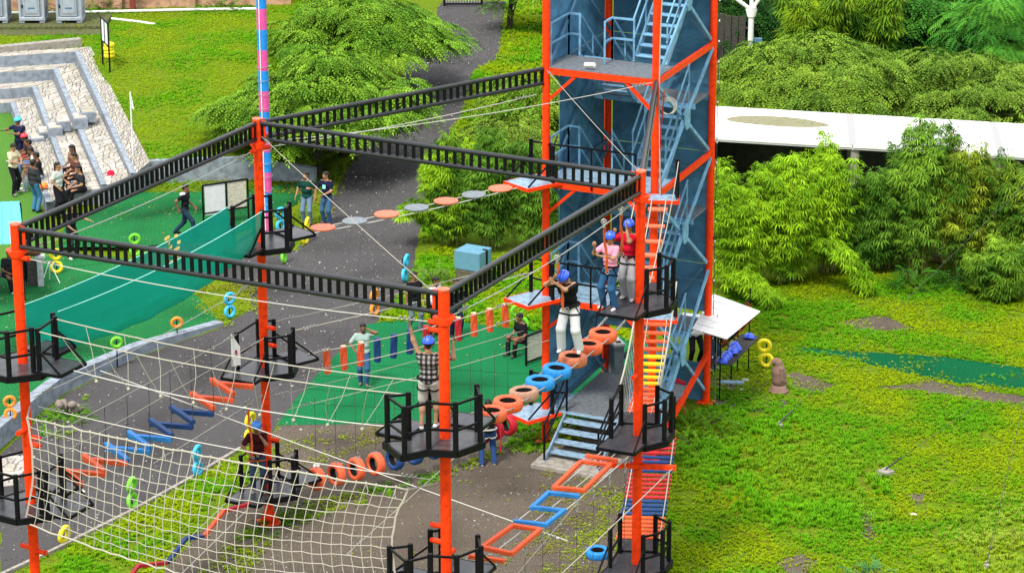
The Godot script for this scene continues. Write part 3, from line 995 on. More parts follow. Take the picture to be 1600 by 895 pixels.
func truss_beam(a: Vector3, b: Vector3, label: String, n: int) -> void:
	var t := thing("ladder_beam", label, "beam", a, 0, "black ladder beams at the top of the course")
	var w := up(b, 0) - up(a, 0)
	var d := w.normalized()
	var s := MB.new()
	s.tube([d * 0.1 + Vector3(0, TOP - 0.09, 0), w * 0.5 + Vector3(0, TOP - 0.093, 0), w - d * 0.1 + Vector3(0, TOP - 0.09, 0)], 0.052, 12)
	obj("top_chord", s.mesh(), M.chord, t)
	s = MB.new()
	s.tube([d * 0.1 + Vector3(0, TOP - 0.43, 0), w * 0.5 + Vector3(0, TOP - 0.433, 0), w - d * 0.1 + Vector3(0, TOP - 0.43, 0)], 0.05, 12)
	obj("bottom_chord", s.mesh(), M.chord, t)
	s = MB.new()
	s.box(Vector3.ZERO, Vector3(0.055, 0.29, 0.055))
	var rung := s.mesh()
	var b3 := Basis(d, Vector3.UP, d.cross(Vector3.UP))
	for k in n:
		obj("rung", rung, M.black, t, Transform3D(b3, w * ((k + 0.7) / (n + 0.4)) + Vector3(0, TOP - 0.262, 0)))


func platform(at: Vector3, lv: float, label: String, d1: Vector3, d2: Vector3, extra: Array, bulge: Array) -> void:
	var t := thing("climbing_platform", label, "platform", up(at, lv), 0, "black platforms round the course poles")
	var posts: Array = []
	var wings: Array = [d1, d2]
	for i in 2:
		var d: Vector3 = wings[i]
		var nn := Vector3(-d.z, 0, d.x)
		posts.append([d * 0.52 + nn * 0.37, i])
		posts.append([d * 0.52 - nn * 0.37, i])
	for e in extra:
		posts.append([Vector3(e[0], 0, e[1]), -1])
	posts.sort_custom(func(p, q): return atan2(p[0].z, p[0].x) < atan2(q[0].z, q[0].x))
	var hullp := PackedVector2Array()
	for p in posts:
		var e: Vector3 = p[0] * (1.0 + 0.075 / p[0].length())
		hullp.append(Vector2(e.x, e.z))
	var poly := hullp if bulge.size() > 0 else Geometry2D.convex_hull(hullp)
	if bulge.size() == 0:
		poly.remove_at(poly.size() - 1)
	var s := MB.new()
	s.prism(poly, -0.03, 0.0, true)
	obj("deck", s.mesh(), M.deck, t)
	s = MB.new()
	for k in poly.size():
		var a := poly[k]
		var b := poly[(k + 1) % poly.size()]
		s.bar(Vector3(a.x, -0.05, a.y), Vector3(b.x, -0.05, b.y), 0.05, 0.125, Vector3.UP)
	for ang in 4:
		var d := Vector3(cos(ang * PI / 2 + 0.5), 0, sin(ang * PI / 2 + 0.5))
		s.bar(d * 0.1 + Vector3(0, -0.07, 0), d * 0.5 + Vector3(0, -0.07, 0), 0.04, 0.07)
	obj("edge_frame", s.mesh(), M.black, t)
	var pm := MB.new()
	pm.tube([Vector3(0, 0, 0), Vector3(0, 0.87, 0), Vector3(0, 0.885, 0)], [0.05, 0.05, 0.04], 12)
	var post := pm.mesh()
	for p in posts:
		obj("post", post, M.black, t, Transform3D(Basis.IDENTITY, p[0]))
	var n := posts.size()
	for k in n:
		var a = posts[k]
		var b = posts[(k + 1) % n]
		if a[1] >= 0 and a[1] == b[1]:
			continue
		for hh in [0.84, 0.36]:
			var r := MB.new()
			r.bar(a[0] + Vector3(0, hh, 0), b[0] + Vector3(0, hh, 0), 0.032, 0.042)
			obj("rail", r.mesh(), M.black, t)
	for i in 2: # the step-off shelf towards each bridge, with its two side braces
		var d: Vector3 = wings[i]
		var nn := Vector3(-d.z, 0, d.x)
		var b3 := Basis(nn, Vector3.UP, d)
		if b3.determinant() < 0:
			b3 = Basis(-nn, Vector3.UP, d)
		s = MB.new()
		s.box(d * 0.86 + Vector3(0, 0.035, 0), Vector3(0.8, 0.03, 0.56), b3, 0.005)
		obj("shelf", s.mesh(), M.deck, t)
		s = MB.new()
		s.bar(d * 1.15 - nn * 0.42 + Vector3(0, 0.02, 0), d * 1.15 + nn * 0.42 + Vector3(0, 0.02, 0), 0.04, 0.06)
		for q in [-1.0, 1.0]:
			s.bar(d * 0.55 + nn * (0.415 * q) + Vector3(0, 0.015, 0), d * 1.13 + nn * (0.415 * q) + Vector3(0, 0.015, 0), 0.035, 0.06)
		obj("shelf_frame", s.mesh(), M.black, t)
		for q in [-1.0, 1.0]:
			s = MB.new()
			s.bar(d * 0.55 + nn * (0.385 * q) + Vector3(0, 0.55, 0), d * 1.14 + nn * (0.4 * q) + Vector3(0, 0.05, 0), 0.028, 0.036)
			obj("brace", s.mesh(), M.black, t)


func catenary(a: Vector3, b: Vector3, sag: float, n := 12) -> Array:
	var p: Array = []
	for k in n + 1:
		var f := float(k) / n
		p.append(a.lerp(b, f) - Vector3(0, sag * 4.0 * f * (1.0 - f), 0))
	return p


func cable(label: String, a: Vector3, b: Vector3, sag := 0.05, r := 0.009, m: Material = null) -> Node3D:
	var t := thing("safety_cable", label, "cable", a, 0, "cables strung over the course")
	var s := MB.new()
	s.tube(catenary(Vector3.ZERO, b - a, sag), r, 6)
	obj("wire", s.mesh(), m if m else M.cable, t)
	s = MB.new()
	var d := (b - a).normalized()
	for e in 4: # the clamps near the end
		s.bar(d * (0.28 + 0.09 * e), d * (0.31 + 0.09 * e), 0.045, 0.04)
		s.bar(b - a - d * (0.28 + 0.09 * e), b - a - d * (0.31 + 0.09 * e), 0.045, 0.04)
	obj("clamp", s.mesh(), M.steel, t).set_meta("kind", "stuff")
	return t


func build_course() -> void:
	var AB := flat_dir(PA, PB)
	var AC := flat_dir(PA, PC)
	var BL := flat_dir(PB, TL)
	var DM := flat_dir(PD, TM)
	var BD := flat_dir(PB, PD)
	course_pole(PA, "leftmost orange steel pole of the ropes course, its base out of sight below", [AB, AC], [[AC, 8.62], [AB, 8.66], [AC, 5.05], [AC, 4.9], [-AB, 5.2], [-AC, 2.75], [AC, 2.7]], false)
	course_pole(PB, "orange pole at the back standing in grass, striped pole rising behind it", [-AB, BD, BL], [[BL, 8.6], [-AB, 8.6], [BD, 4.6], [AC, 4.2], [AC, 2.0]], true)
	course_pole(PC, "orange pole nearest the camera, beside the person in the checked shirt", [-AC, AB], [[-AC, 8.64], [AB, 8.7], [-AC, 8.5], [-AC, 4.85], [-AC, 4.55], [AB, 4.3]], false)
	course_pole(PD, "orange pole on the right, just in front of the blue tower", [-AB, -BD, DM], [[-AB, 8.7], [DM, 8.6], [-AB, 5.0], [DM, 2.6]], false)
	truss_beam(PA, PB, "black ladder beam over the stone steps, rising to the back pole", 48)
	truss_beam(PA, PC, "longest black ladder beam, crossing above the green net in front", 50)
	truss_beam(PB, TL, "black ladder beam from the back pole up to the blue tower", 42)
	truss_beam(PB, PD, "black ladder beam crossing in front of the bamboo to the right pole", 46)
	truss_beam(PC, PD, "black ladder beam above the three climbers in blue helmets", 46)
	truss_beam(PD, TM, "black ladder beam seen end on between right pole and tower", 40)
	var xa := [[0.42, 0.62], [-0.12, 0.8], [-0.62, 0.5], [-0.6, -0.22]]
	var xb := [[-0.18, -0.62], [0.6, 0.42]]
	var xd := [[0.68, -0.12], [0.52, 0.36]]
	var xc := [[-1.0, 0.2], [-0.68, 0.82], [-0.27, 0.55], [0.2, 0.62], [0.62, 0.2]]
	platform(PA, LV[3], "black railed platform at left where the green net starts", AB, AC, xa, [])
	platform(PA, LV[2], "black railed platform at lower left beside the white rope net", AB, AC, xa, [])
	platform(PB, LV[3], "black platform on the back pole where the green net ends", -AB, BL, xb, [])
	platform(PB, LV[2], "black platform in the middle of the back pole, above the gravel", -AB, BL, xb, [])
	platform(PB, LV[1], "lowest black platform on the back pole, a climber in dark red on it", -AB, BL, xb, [])
	platform(PC, LV[3], "black platform carrying the person in the checked shirt", -AC, AB, xc, [1])
	platform(PC, LV[2], "black platform cut by the lower edge, under the checked shirt climber", -AC, AB, xc, [1])
	platform(PD, LV[3], "black platform carrying the two women in pink and red shirts", -AB, DM, xd, [])
	platform(PD, LV[2], "black platform on the right pole between the yellow slats and orange frames", -AB, DM, xd, [])
	platform(PD, LV[1], "lowest black platform on the right pole, below the striped slat bridge", -AB, DM, xd, [])
	# life lines and stays
	cable("life line over the stirrup ropes at left, from left pole to nearest pole", up(PA + AC * 0.3, 8.62), up(PC - AC * 0.3, 8.64), 0.12)
	cable("life line above the green net, from left pole to back pole", up(PA + AB * 0.3, 8.66), up(PB - AB * 0.3, 8.6), 0.1)
	cable("life line carrying the three pulleys of the blue helmet climbers", up(PC + AB * 0.3, 8.7), up(PD - AB * 0.3, 8.7), 0.14, 0.01)
	cable("life line above the round stepping discs", up(PB + BL * 0.3, 8.6), up(TL - BL * 0.3, 8.6), 0.08)
	cable("thin cable from the back pole to the front corner of the tower", up(PB, 8.75), up(TM, 9.15), 0.15, 0.008)
	cable("pale rope running diagonally down from the back pole to the nearest pole", up(PB + Vector3(0.1, 0, 0.1), 8.9), up(PC, 9.05), 0.03, 0.0065, M.rope)
	cable("pale diagonal rope between the tower corner and the right pole", up(TL, 9.15), up(PD, 9.2), 0.03, 0.0065, M.rope)
	cable("handline above the zigzag beams, farther of the pair", up(PA + AB * 0.6 + Vector3(-0.35, 0, -0.1), 4.6), up(PB - AB * 0.5 + Vector3(-0.3, 0, -0.15), 4.55), 0.02, 0.0065, M.rope)
	cable("handline above the zigzag beams, nearer of the pair", up(PA + AB * 0.6 + Vector3(0.4, 0, 0.2), 4.6), up(PB - AB * 0.5 + Vector3(0.3, 0, 0.15), 4.55), 0.02, 0.0065, M.rope)
	cable("life line over the zigzag beams in blue and red", up(PA + AB * 0.3, 5.75), up(PB - AB * 0.3, 5.7), 0.1)
	cable("life line above the rope net at lower left", up(PA + AC * 0.3, 5.7), up(PC - AC * 0.3, 5.7), 0.12)
	cable("handline along the hanging orange and blue logs, nearer of the two", up(PB + BL * 0.5 + Vector3(0.25, 0, 0.3), 4.5), up(TL - BL * 0.7 + Vector3(0.25, 0, 0.3), 4.5), 0.04, 0.01, M.rope)
	cable("handline along the hanging orange and blue logs, farther of the two", up(PB + BL * 0.5 - Vector3(0.25, 0, 0.3), 4.5), up(TL - BL * 0.7 - Vector3(0.25, 0, 0.3), 4.5), 0.04, 0.01, M.rope)
	cable("cable above the upright tyres, crossing the green mat", up(PB + BL * 0.3 + Vector3(0.3, 0, 0.35), 2.75), up(TL - BL * 0.3 + Vector3(0.3, 0, 0.35), 2.75), 0.05, 0.0065, M.rope)
	cable("cable above the upright tyres, farther one over the green mat", up(PB + BL * 0.3 - Vector3(0.3, 0, 0.35), 2.75), up(TL - BL * 0.3 - Vector3(0.3, 0, 0.35), 2.75), 0.05, 0.0065, M.rope)
	cable("pale stay rope from the tower stairs down past the nearest pole", Vector3(1.9, 3.1, -62.2), Vector3(-3.6, 0.1, -56.0), 0.02, 0.0065, M.rope)
	cable("stay rope crossing under the platform of the checked shirt climber", Vector3(-8.9, 3.9, -57.2), Vector3(1.1, 2.3, -51.5), 0.03, 0.01, M.cable)
	# orange cross arm on the right pole
	var s := MB.new()
	var nn := Vector3(DM.z, 0, -DM.x)
	var t := thing("cross_arm", "orange square cross arm bolted to the right pole above the slat bridge", "beam", up(PD, 3.05))
	s.bar(Vector3(-0.66, 0, 0.06), Vector3(0.78, 0, 0.24), 0.1, 0.1, Vector3.UP, 0.006)
	obj("arm", s.mesh(), M.orange, t)
	s = MB.new()
	s.box(Vector3(0, 0, 0.1), Vector3(0.24, 0.16, 0.02))
	obj("clamp_plate", s.mesh(), M.orange, t)
	cable("pale rope from the right end of the cross arm down to the left", up(PD, 3.05) + Vector3(0.72, 0, 0.24), Vector3(-0.3, 2.55, -46.6), 0.03, 0.01, M.rope)
	cable("pale rope from the left end of the cross arm past the orange frames", up(PD, 3.05) + Vector3(-0.6, 0, 0.06), Vector3(-1.0, 2.5, -46.3), 0.03, 0.0065, M.rope)


# ---------------------------------------------------------------- the tower
func build_tower() -> void:
	var e1 := flat_dir(TL, TM) # along the front
	var e2 := flat_dir(TM, TR) # towards the back
	var w := TL.distance_to(TM)
	var dp := TM.distance_to(TR)
	var t := thing("climbing_tower", "tall blue sheet metal tower with orange columns and zigzag stairs", "tower", TL)
	var b3 := Basis(e1, Vector3.UP, -e2) # x along the front, z towards the viewer
	var P := func(a: float, y: float, d: float) -> Vector3: return e1 * a + e2 * d + Vector3(0, y, 0)
	var H := 12.4
	var tops := [LV[1], LV[2], LV[3], TOP - 0.03]
	for q in [[0.0, 0.0], [w, 0.0], [w, dp], [0.0, dp]]:
		var s := MB.new()
		s.tube([P.call(q[0], 0.0, q[1]), P.call(q[0], H, q[1])], 0.092, 18)
		obj("column", s.mesh(), M.orange, t)
		s = MB.new()
		s.box(P.call(q[0], 0.02, q[1]), Vector3(0.4, 0.04, 0.4), b3, 0.008)
		obj("base_plate", s.mesh(), M.orange, t)
	# horizontal orange beams
	for k in 4:
		var y: float = tops[k] - 0.11
		var s := MB.new()
		if k > 0:
			s.bar(P.call(0.09, y, 0), P.call(w - 0.09, y, 0), 0.09, 0.15)
			obj("front_beam", s.mesh(), M.orange, t)
		s = MB.new()
		s.bar(P.call(w, y if k > 0 else 0.06, 0.09), P.call(w, y if k > 0 else 1.25, dp - 0.09), 0.09, 0.13)
		if k != 1:
			obj("side_beam", s.mesh(), M.orange, t)
		s = MB.new()
		s.bar(P.call(0, y, 0.09), P.call(0, y, dp - 0.09), 0.07, 0.11)
		obj("back_beam", s.mesh(), M.dark_blue, t)
		if k > 0:
			for q in [[0.08, 0.75], [w - 0.08, w - 0.75]]:
				s = MB.new()
				s.bar(P.call(q[0], y - 0.68, 0.01), P.call(q[1], y - 0.07, 0.01), 0.07, 0.07)
				obj("knee_brace", s.mesh(), M.orange, t)
	# pale blue cross bracing of the right side and dark bracing of the clad sides
	for k in 4:
		var y0: float = [LV[1] - 0.45, LV[2], LV[3], TOP][k]
		var y1: float = [LV[2], LV[3], TOP, 12.2][k] - 0.2
		var s := MB.new()
		s.bar(P.call(w + 0.03, y0, 0.12), P.call(w + 0.03, y1, dp - 0.12), 0.05, 0.085)
		obj("cross_brace", s.mesh(), M.blue, t)
		s = MB.new()
		s.bar(P.call(w - 0.03, y0, dp - 0.12), P.call(w - 0.03, y1, 0.12), 0.05, 0.085)
		obj("cross_brace", s.mesh(), M.blue, t)
		s = MB.new()
		var poly := PackedVector2Array([Vector2(-0.1, -0.26), Vector2(0.1, -0.26), Vector2(0.2, -0.1), Vector2(0.2, 0.1), Vector2(0.1, 0.26), Vector2(-0.1, 0.26), Vector2(-0.2, 0.1), Vector2(-0.2, -0.1)])
		s.prism(poly, -0.015, 0.015, true)
		obj("gusset_plate", s.mesh(), M.blue, t, Transform3D(Basis(e2, -e1, Vector3.UP), P.call(w + 0.07, (y0 + y1) * 0.5, dp * 0.5)))
		for q in [0, 1]:
			s = MB.new()
			s.bar(P.call(0.06 + q * 0.05, y0, 0.15 if q == 0 else dp - 0.15), P.call(0.06 + q * 0.05, y1, dp - 0.15 if q == 0 else 0.15), 0.045, 0.075)
			obj("inner_brace", s.mesh(), M.dark_blue, t)
			s = MB.new()
			s.bar(P.call(0.15 if q == 0 else w - 0.15, y0, dp - 0.06 - q * 0.05), P.call(w - 0.15 if q == 0 else 0.15, y1, dp - 0.06 - q * 0.05), 0.045, 0.075)
			obj("inner_brace", s.mesh(), M.dark_blue, t)
	# cladding: sheets with folded seams, each its own panel
	var ys := [0.74, LV[2] - 0.1, LV[3] - 0.1, TOP - 0.1, H]
	for k in 4:
		var y0: float = ys[k] + 0.006
		var y1: float = ys[k + 1] - 0.006
		var a0 := 0.12 if k == 0 else (1.05 if k < 3 else 0.35)
		for i in 3:
			var f0 := a0 + (dp - 0.1 - a0) * i / 3.0 + 0.002
			var f1 := a0 + (dp - 0.1 - a0) * (i + 1) / 3.0 - 0.002
			var s := MB.new()
			s.box(P.call(-0.07, (y0 + y1) * 0.5, (f0 + f1) * 0.5), Vector3(0.02, y1 - y0, f1 - f0), b3, 0.004)
			obj("cladding_panel", s.mesh(), M.sheet, t)
		for i in 3:
			if k == 0 and i == 0:
				continue
			var f0 := 0.1 + (w - 0.2) * i / 3.0 + 0.002
			var f1 := 0.1 + (w - 0.2) * (i + 1) / 3.0 - 0.002
			var lo := 2.35 if k == 0 else y0
			var s := MB.new()
			s.box(P.call((f0 + f1) * 0.5, (lo + y1) * 0.5, dp + 0.07), Vector3(f1 - f0, y1 - lo, 0.02), b3, 0.004)
			obj("cladding_panel", s.mesh(), M.sheet, t)
	for i in 3: # the low panels beside the right column
		var s := MB.new()
		s.box(P.call(w - 0.85, 0.17 + 0.335 * i, dp + 0.07), Vector3(1.55, 0.325, 0.03), b3, 0.006)
		obj("base_panel", s.mesh(), M.sheet, t)
	# decks at the front and half-way landings at the back
	for k in 4:
		var y: float = tops[k]
		var s := MB.new()
		s.box(P.call(w * 0.5, y - 0.025, 0.62), Vector3(w - 0.02, 0.035, 1.3), b3, 0.006)
		obj("front_deck", s.mesh(), M.pale_blue if k < 3 else M.grey_deck, t)
		s = MB.new()
		s.bar(P.call(0.1, y - 0.1, 1.27), P.call(w - 0.1, y - 0.1, 1.27), 0.06, 0.1)
		obj("deck_joist", s.mesh(), M.blue, t)
		s = MB.new()
		s.box(P.call(w * 0.5, y + 1.37, dp - 0.62), Vector3(w - 0.12, 0.04, 1.1), b3, 0.006)
		obj("landing", s.mesh(), M.grey_deck, t)
		s = MB.new()
		s.bar(P.call(0.08, y + 1.31, dp - 1.2), P.call(w - 0.05, y + 1.31, dp - 1.2), 0.05, 0.12)
		obj("landing_edge", s.mesh(), M.blue, t)
		s = MB.new()
		for hh in [1.0, 0.5]:
			s.bar(P.call(0.15, y + 1.38 + hh, dp - 0.16), P.call(w - 0.12, y + 1.38 + hh, dp - 0.16), 0.03, 0.04)
		obj("landing_rail", s.mesh(), M.dark_blue, t)
	# stairs: the right flight climbs to the back landing, the left flight from there to the next front deck
	for k in 4:
		for side in 2:
			if k == 3 and side == 1:
				continue
			var y0: float = tops[k] + (0.0 if side == 0 else 1.37)
			var y1: float = y0 + 1.37 if side == 0 else tops[k + 1]
			var d0 := 1.3 if side == 0 else dp - 1.2
			var d1 := dp - 1.2 if side == 0 else 1.3
			var a := w - 0.62 if side == 0 else 0.78
			for q in [-0.4, 0.4]:
				var s := MB.new()
				s.bar(P.call(a + q, y0 - 0.05, d0), P.call(a + q, y1 - 0.05, d1), 0.05, 0.15)
				obj("stringer", s.mesh(), M.blue, t)
				for hh in [0.98, 0.5]:
					s = MB.new()
					s.bar(P.call(a + q * 1.05, y0 + hh, d0), P.call(a + q * 1.05, y1 + hh, d1), 0.032, 0.045)
					obj("handrail", s.mesh(), M.blue, t)
				for f in [0.02, 0.5, 0.98]:
					s = MB.new()
					var p: Vector3 = P.call(a + q * 1.05, lerpf(y0, y1, f), lerpf(d0, d1, f))
					s.bar(p - Vector3(0, 0.1, 0), p + Vector3(0, 0.98, 0), 0.035, 0.035)
					obj("baluster", s.mesh(), M.blue, t)
			for i in 7:
				var f := (i + 0.5) / 7.0
				var s := MB.new()
				s.box(P.call(a, lerpf(y0, y1, f) + 0.03, lerpf(d0, d1, f)), Vector3(0.76, 0.03, 0.24), b3, 0.005)
				obj("tread", s.mesh(), M.blue, t)
	# guard rails of the front decks beside the stair openings
	for k in [1, 2, 3]:
		var y: float = tops[k]
		for q in [[0.08, 0.1, 0.08, 1.28], [0.08, 1.28, 0.36, 1.28], [1.2, 1.28, 1.75, 1.28], [1.2, 1.28, 1.2, 0.75]]:
			if k == 3 or q[0] < 0.5:
				for hh in [0.98, 0.5]:
					var s := MB.new()
					s.bar(P.call(q[0], y + hh, q[1]), P.call(q[2], y + hh, q[3]), 0.035, 0.045)
					obj("guard_rail", s.mesh(), M.blue, t)
				for e in 2:
					var s := MB.new()
					var p: Vector3 = P.call(q[e * 2], y, q[e * 2 + 1])
					s.bar(p, p + Vector3(0, 1.0, 0), 0.045, 0.045)
					obj("guard_post", s.mesh(), M.blue, t)
	# shelves towards the bridges and black railings in front of them
	var bl := flat_dir(TL, PB)
	var md := flat_dir(TM, PD)
	for k in 3:
		var y: float = tops[k]
		for side in 2:
			var o: Vector3 = TL - TL if side == 0 else TM - TL
			var d: Vector3 = bl if side == 0 else md
			var nn := Vector3(-d.z, 0, d.x)
			var wb := Basis(nn, Vector3.UP, d)
			if wb.determinant() < 0:
				wb = Basis(-nn, Vector3.UP, d)
			if side == 1:
				o = o + Vector3(0.12, 0, 0.1)
			else:
				o = o + Vector3(0.12, 0, -0.12)
			var far := 1.02 if side == 0 else 0.5
			var s := MB.new()
			s.box(o + d * (far * 0.5 + 0.02) + Vector3(0, y - 0.006, 0), Vector3(0.84, 0.03, far), wb, 0.005)
			obj("shelf", s.mesh(), M.pale_blue, t)
			s = MB.new()
			for q in [-0.44, 0.44]:
				s.bar(o + d * 0.05 + nn * q + Vector3(0, y - 0.04, 0), o + d * (far + 0.02) + nn * q + Vector3(0, y - 0.04, 0), 0.04, 0.08)
			s.bar(o + d * (far + 0.03) - nn * 0.46 + Vector3(0, y - 0.04, 0), o + d * (far + 0.03) + nn * 0.46 + Vector3(0, y - 0.04, 0), 0.04, 0.08)
			obj("shelf_frame", s.mesh(), M.orange, t)
			for q in [-0.4, 0.4]:
				if side == 1 and q < 0 :
					pass
				s = MB.new()
				var pb: Vector3 = o + d * 0.28 + nn * q + Vector3(0, y, 0)
				s.tube([pb, pb + Vector3(0, 0.9, 0)], 0.05, 10)
				obj("shelf_post", s.mesh(), M.black, t)
				s = MB.new()
				s.bar(pb + Vector3(0, 0.55, 0), o + d * far + nn * q + Vector3(0, y + 0.02, 0), 0.028, 0.036)
				obj("shelf_brace", s.mesh(), M.black, t)
				if side == 0:
					s = MB.new()
					for hh in [0.85, 0.36]:
						s.bar(pb + Vector3(0, hh, 0), P.call(0.0 if q < 0 else 0.12, y + hh, 0.75 if q < 0 else -0.04), 0.03, 0.04)
					obj("shelf_rail", s.mesh(), M.black, t)
		if k > 0:
			for hh in [0.87, 0.42]:
				var s := MB.new()
				s.bar(P.call(0.12, y + hh, -0.08), P.call(w - 0.45, y + hh, -0.08), 0.03, 0.042)
				obj("front_rail", s.mesh(), M.black, t)
			for q in [0.14, 1.2, w - 0.45]:
				var s := MB.new()
				s.bar(P.call(q, y - 0.12, -0.08), P.call(q, y + 0.88, -0.08), 0.045, 0.045)
				obj("front_rail_post", s.mesh(), M.black, t)
	# lower stage, its steps and their railings
	var s2 := MB.new()
	s2.box(P.call(w * 0.5 + 0.15, LV[1] - 0.02, 1.55), Vector3(w - 0.35, 0.06, 2.9), b3, 0.008)
	obj("stage_floor", s2.mesh(), M.grey_deck, t)
	for i in 5:
		s2 = MB.new()
		var yy: float = LV[1] - 0.155 * (i + 1)
		s2.box(P.call(1.22, yy, -0.12 - 0.3 * i), Vector3(1.34, 0.04, 0.27), b3, 0.006)
		obj("step", s2.mesh(), M.pale_blue, t)
	for q in [0.52, 1.92]:
		s2 = MB.new()
		s2.bar(P.call(q, LV[1] - 0.1, 0.0), P.call(q, 0.0, -1.52), 0.05, 0.14)
		obj("step_stringer", s2.mesh(), M.pale_blue, t)
		for hh in [0.9, 0.48]:
			s2 = MB.new()
			s2.bar(P.call(q, LV[1] + hh, 0.1), P.call(q, 0.1 + hh, -1.4), 0.032, 0.045)
			obj("step_rail", s2.mesh(), M.black, t)
		for f in [[0.1, LV[1]], [-1.4, 0.1]]:
			s2 = MB.new()
			s2.bar(P.call(q, f[1] - 0.1, f[0]), P.call(q, f[1] + 0.92, f[0]), 0.05, 0.05)
			obj("step_post", s2.mesh(), M.black, t)
	for hh in [0.9, 0.45]:
		s2 = MB.new()
		s2.bar(P.call(0.12, LV[1] + hh, -0.04), P.call(0.52, LV[1] + hh, 0.1), 0.03, 0.042)
		obj("stage_rail", s2.mesh(), M.black, t)
	s2 = MB.new()
	s2.box(P.call(1.25, 0.05, -1.1), Vector3(1.9, 0.1, 1.3), b3, 0.01)
	obj("plinth", s2.mesh(), M.concrete, t)
	# small fittings
	s2 = MB.new()
	s2.tube([P.call(0.95, TOP + 0.06, 0.12), P.call(1.2, TOP + 0.1, 0.06)], 0.055, 12)
	obj("floodlight", s2.mesh(), M.white, t)
	# ropes hanging down the front corner
	for q in [["white climbing rope hanging beside the front tower column", 0.16, M.rope, 4.2, H], ["thin red rope hanging beside the front tower column", 0.2, M.red_wood, 5.2, 9.0]]:
		var r := MB.new()
		var pp: Array = []
		for i in 14:
			pp.append(P.call(w + q[1] + 0.04 * sin(i * 0.6), lerpf(q[3], q[4], i / 13.0), -0.12 + 0.02 * cos(i * 0.9)))
		r.tube(pp, 0.016, 6)
		solo("hanging_rope", r.mesh(), q[2], q[0], "rope", "", Transform3D(Basis.IDENTITY, TL))
	var coil := MB.new()
	for i in 5:
		coil.torus(Vector3(0.01 * i, 0.012 * i, 0.05), Basis(Vector3(1, 0, 0.1 * i).normalized(), Vector3(0, 0.2, 1).normalized(), Vector3(0, 1, -0.2).normalized()).orthonormalized(), 0.15 + 0.01 * i, 0.006, 0.006, 22, 5)
	solo("rope_coil", coil.mesh(), M.rope, "coil of white cable hung on the front tower column", "cable coil", "", Transform3D(Basis.IDENTITY, TM + Vector3(0.25, 8.6, 0.15)))


# ---------------------------------------------------------------- trees, bamboo, shrubs
func leaf_shape(s: MB, at: Vector3, d: Vector3, nrm: Vector3, l: float, w: float, fold := 0.15) -> void:
	var sd := d.cross(nrm).normalized() * w * 0.5
	var m := at + d * l * 0.45
	var n1 := (nrm + sd.normalized() * fold * 2.0).normalized()
	var n2 := (nrm - sd.normalized() * fold * 2.0).normalized()
	var dip := nrm * (w * fold)
	var tip := at + d * l - nrm * l * 0.12
	var i := s.vert(at, n1)
	s.vert(m + sd + dip, n1)
	s.vert(tip, n1)
	s.vert(at, n2)
	s.vert(m - sd + dip, n2)
	s.vert(tip, n2)
	s.ix.append_array([i, i + 2, i + 1, i + 3, i + 4, i + 5])


func spray_mesh(kind: String, seed_: int) -> ArrayMesh:
	var r := RandomNumberGenerator.new()
	r.seed = seed_
	var s := MB.new()
	s.colored = true
	if kind == "pinnate": # an arching twig with paired oval leaflets; along +z
		for k in 5:
			var f := (k + 0.4) / 5.0
			var p := Vector3(0, -0.16 * f * f, 0.46 * f)
			for sgn in [-1.0, 1.0]:
				var tone := r.randf_range(0.85, 1.15)
				s.col = Color(tone, tone, tone)
				var d := Vector3(sgn * r.randf_range(0.7, 1.0), r.randf_range(-0.25, 0.15), 0.6).normalized()
				leaf_shape(s, p, d, Vector3(sgn * 0.15, 1, 0).normalized(), r.randf_range(0.11, 0.15), r.randf_range(0.05, 0.068))
		leaf_shape(s, Vector3(0, -0.15, 0.45), Vector3(0, -0.4, 1).normalized(), Vector3(0, 1, 0.3).normalized(), 0.14, 0.06)
	elif kind == "bamboo": # drooping fan of narrow leaves
		for k in 9:
			var an := -1.5 + 3.0 * k / 8.0 + r.randf_range(-0.2, 0.2)
			var tone := r.randf_range(0.8, 1.2)
			s.col = Color(tone, tone, tone * 0.9)
			var d := Vector3(sin(an), r.randf_range(-0.75, 0.1), cos(an) * 0.9 + 0.2).normalized()
			var nn := (Vector3.UP - d * d.y).normalized()
			var l := r.randf_range(0.15, 0.24)
			var w := r.randf_range(0.02, 0.03)
			var at := Vector3(sin(an) * 0.03, 0, 0.03)
			var sd := d.cross(nn).normalized() * w * 0.5
			var m := at + d * l * 0.45
			var tip := at + d * l * 0.95 - nn * l * 0.3
			var i := s.vert(at, nn)
			s.vert(m - sd, (nn - sd * 10).normalized())
			s.vert(m + sd, (nn + sd * 10).normalized())
			s.vert(tip, nn)
			s.ix.append_array([i, i + 1, i + 2, i + 1, i + 3, i + 2])
	else: # bipinnate feathery spray of a taller tree
		for k in 7:
			var f := (k + 0.3) / 7.0
			var p := Vector3(0, -0.2 * f * f, 0.5 * f)
			for sgn in [-1.0, 1.0]:
				var tone := r.randf_range(0.8, 1.15)
				s.col = Color(tone, tone, tone)
				var d := Vector3(sgn, -0.2, 0.45).normalized()
				leaf_shape(s, p, d, Vector3(sgn * 0.1, 1, 0).normalized(), r.randf_range(0.16, 0.22) * (1.0 - 0.4 * f), 0.042, 0.1)
	return s.mesh()


func look_basis(d: Vector3, roll := 0.0) -> Basis: # z along d, y as near to up as it gets
	var z := d.normalized()
	var x := Vector3.UP.cross(z)
	if x.length() < 0.01:
		x = Vector3.RIGHT
	x = x.normalized()
	return Basis(x, z.cross(x), z) * Basis(Vector3(0, 0, 1), roll)


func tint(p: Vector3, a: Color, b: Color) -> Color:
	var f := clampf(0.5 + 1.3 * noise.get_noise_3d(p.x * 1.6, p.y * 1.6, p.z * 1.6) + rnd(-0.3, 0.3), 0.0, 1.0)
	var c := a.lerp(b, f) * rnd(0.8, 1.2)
	return Color(c.r, c.g, c.b)


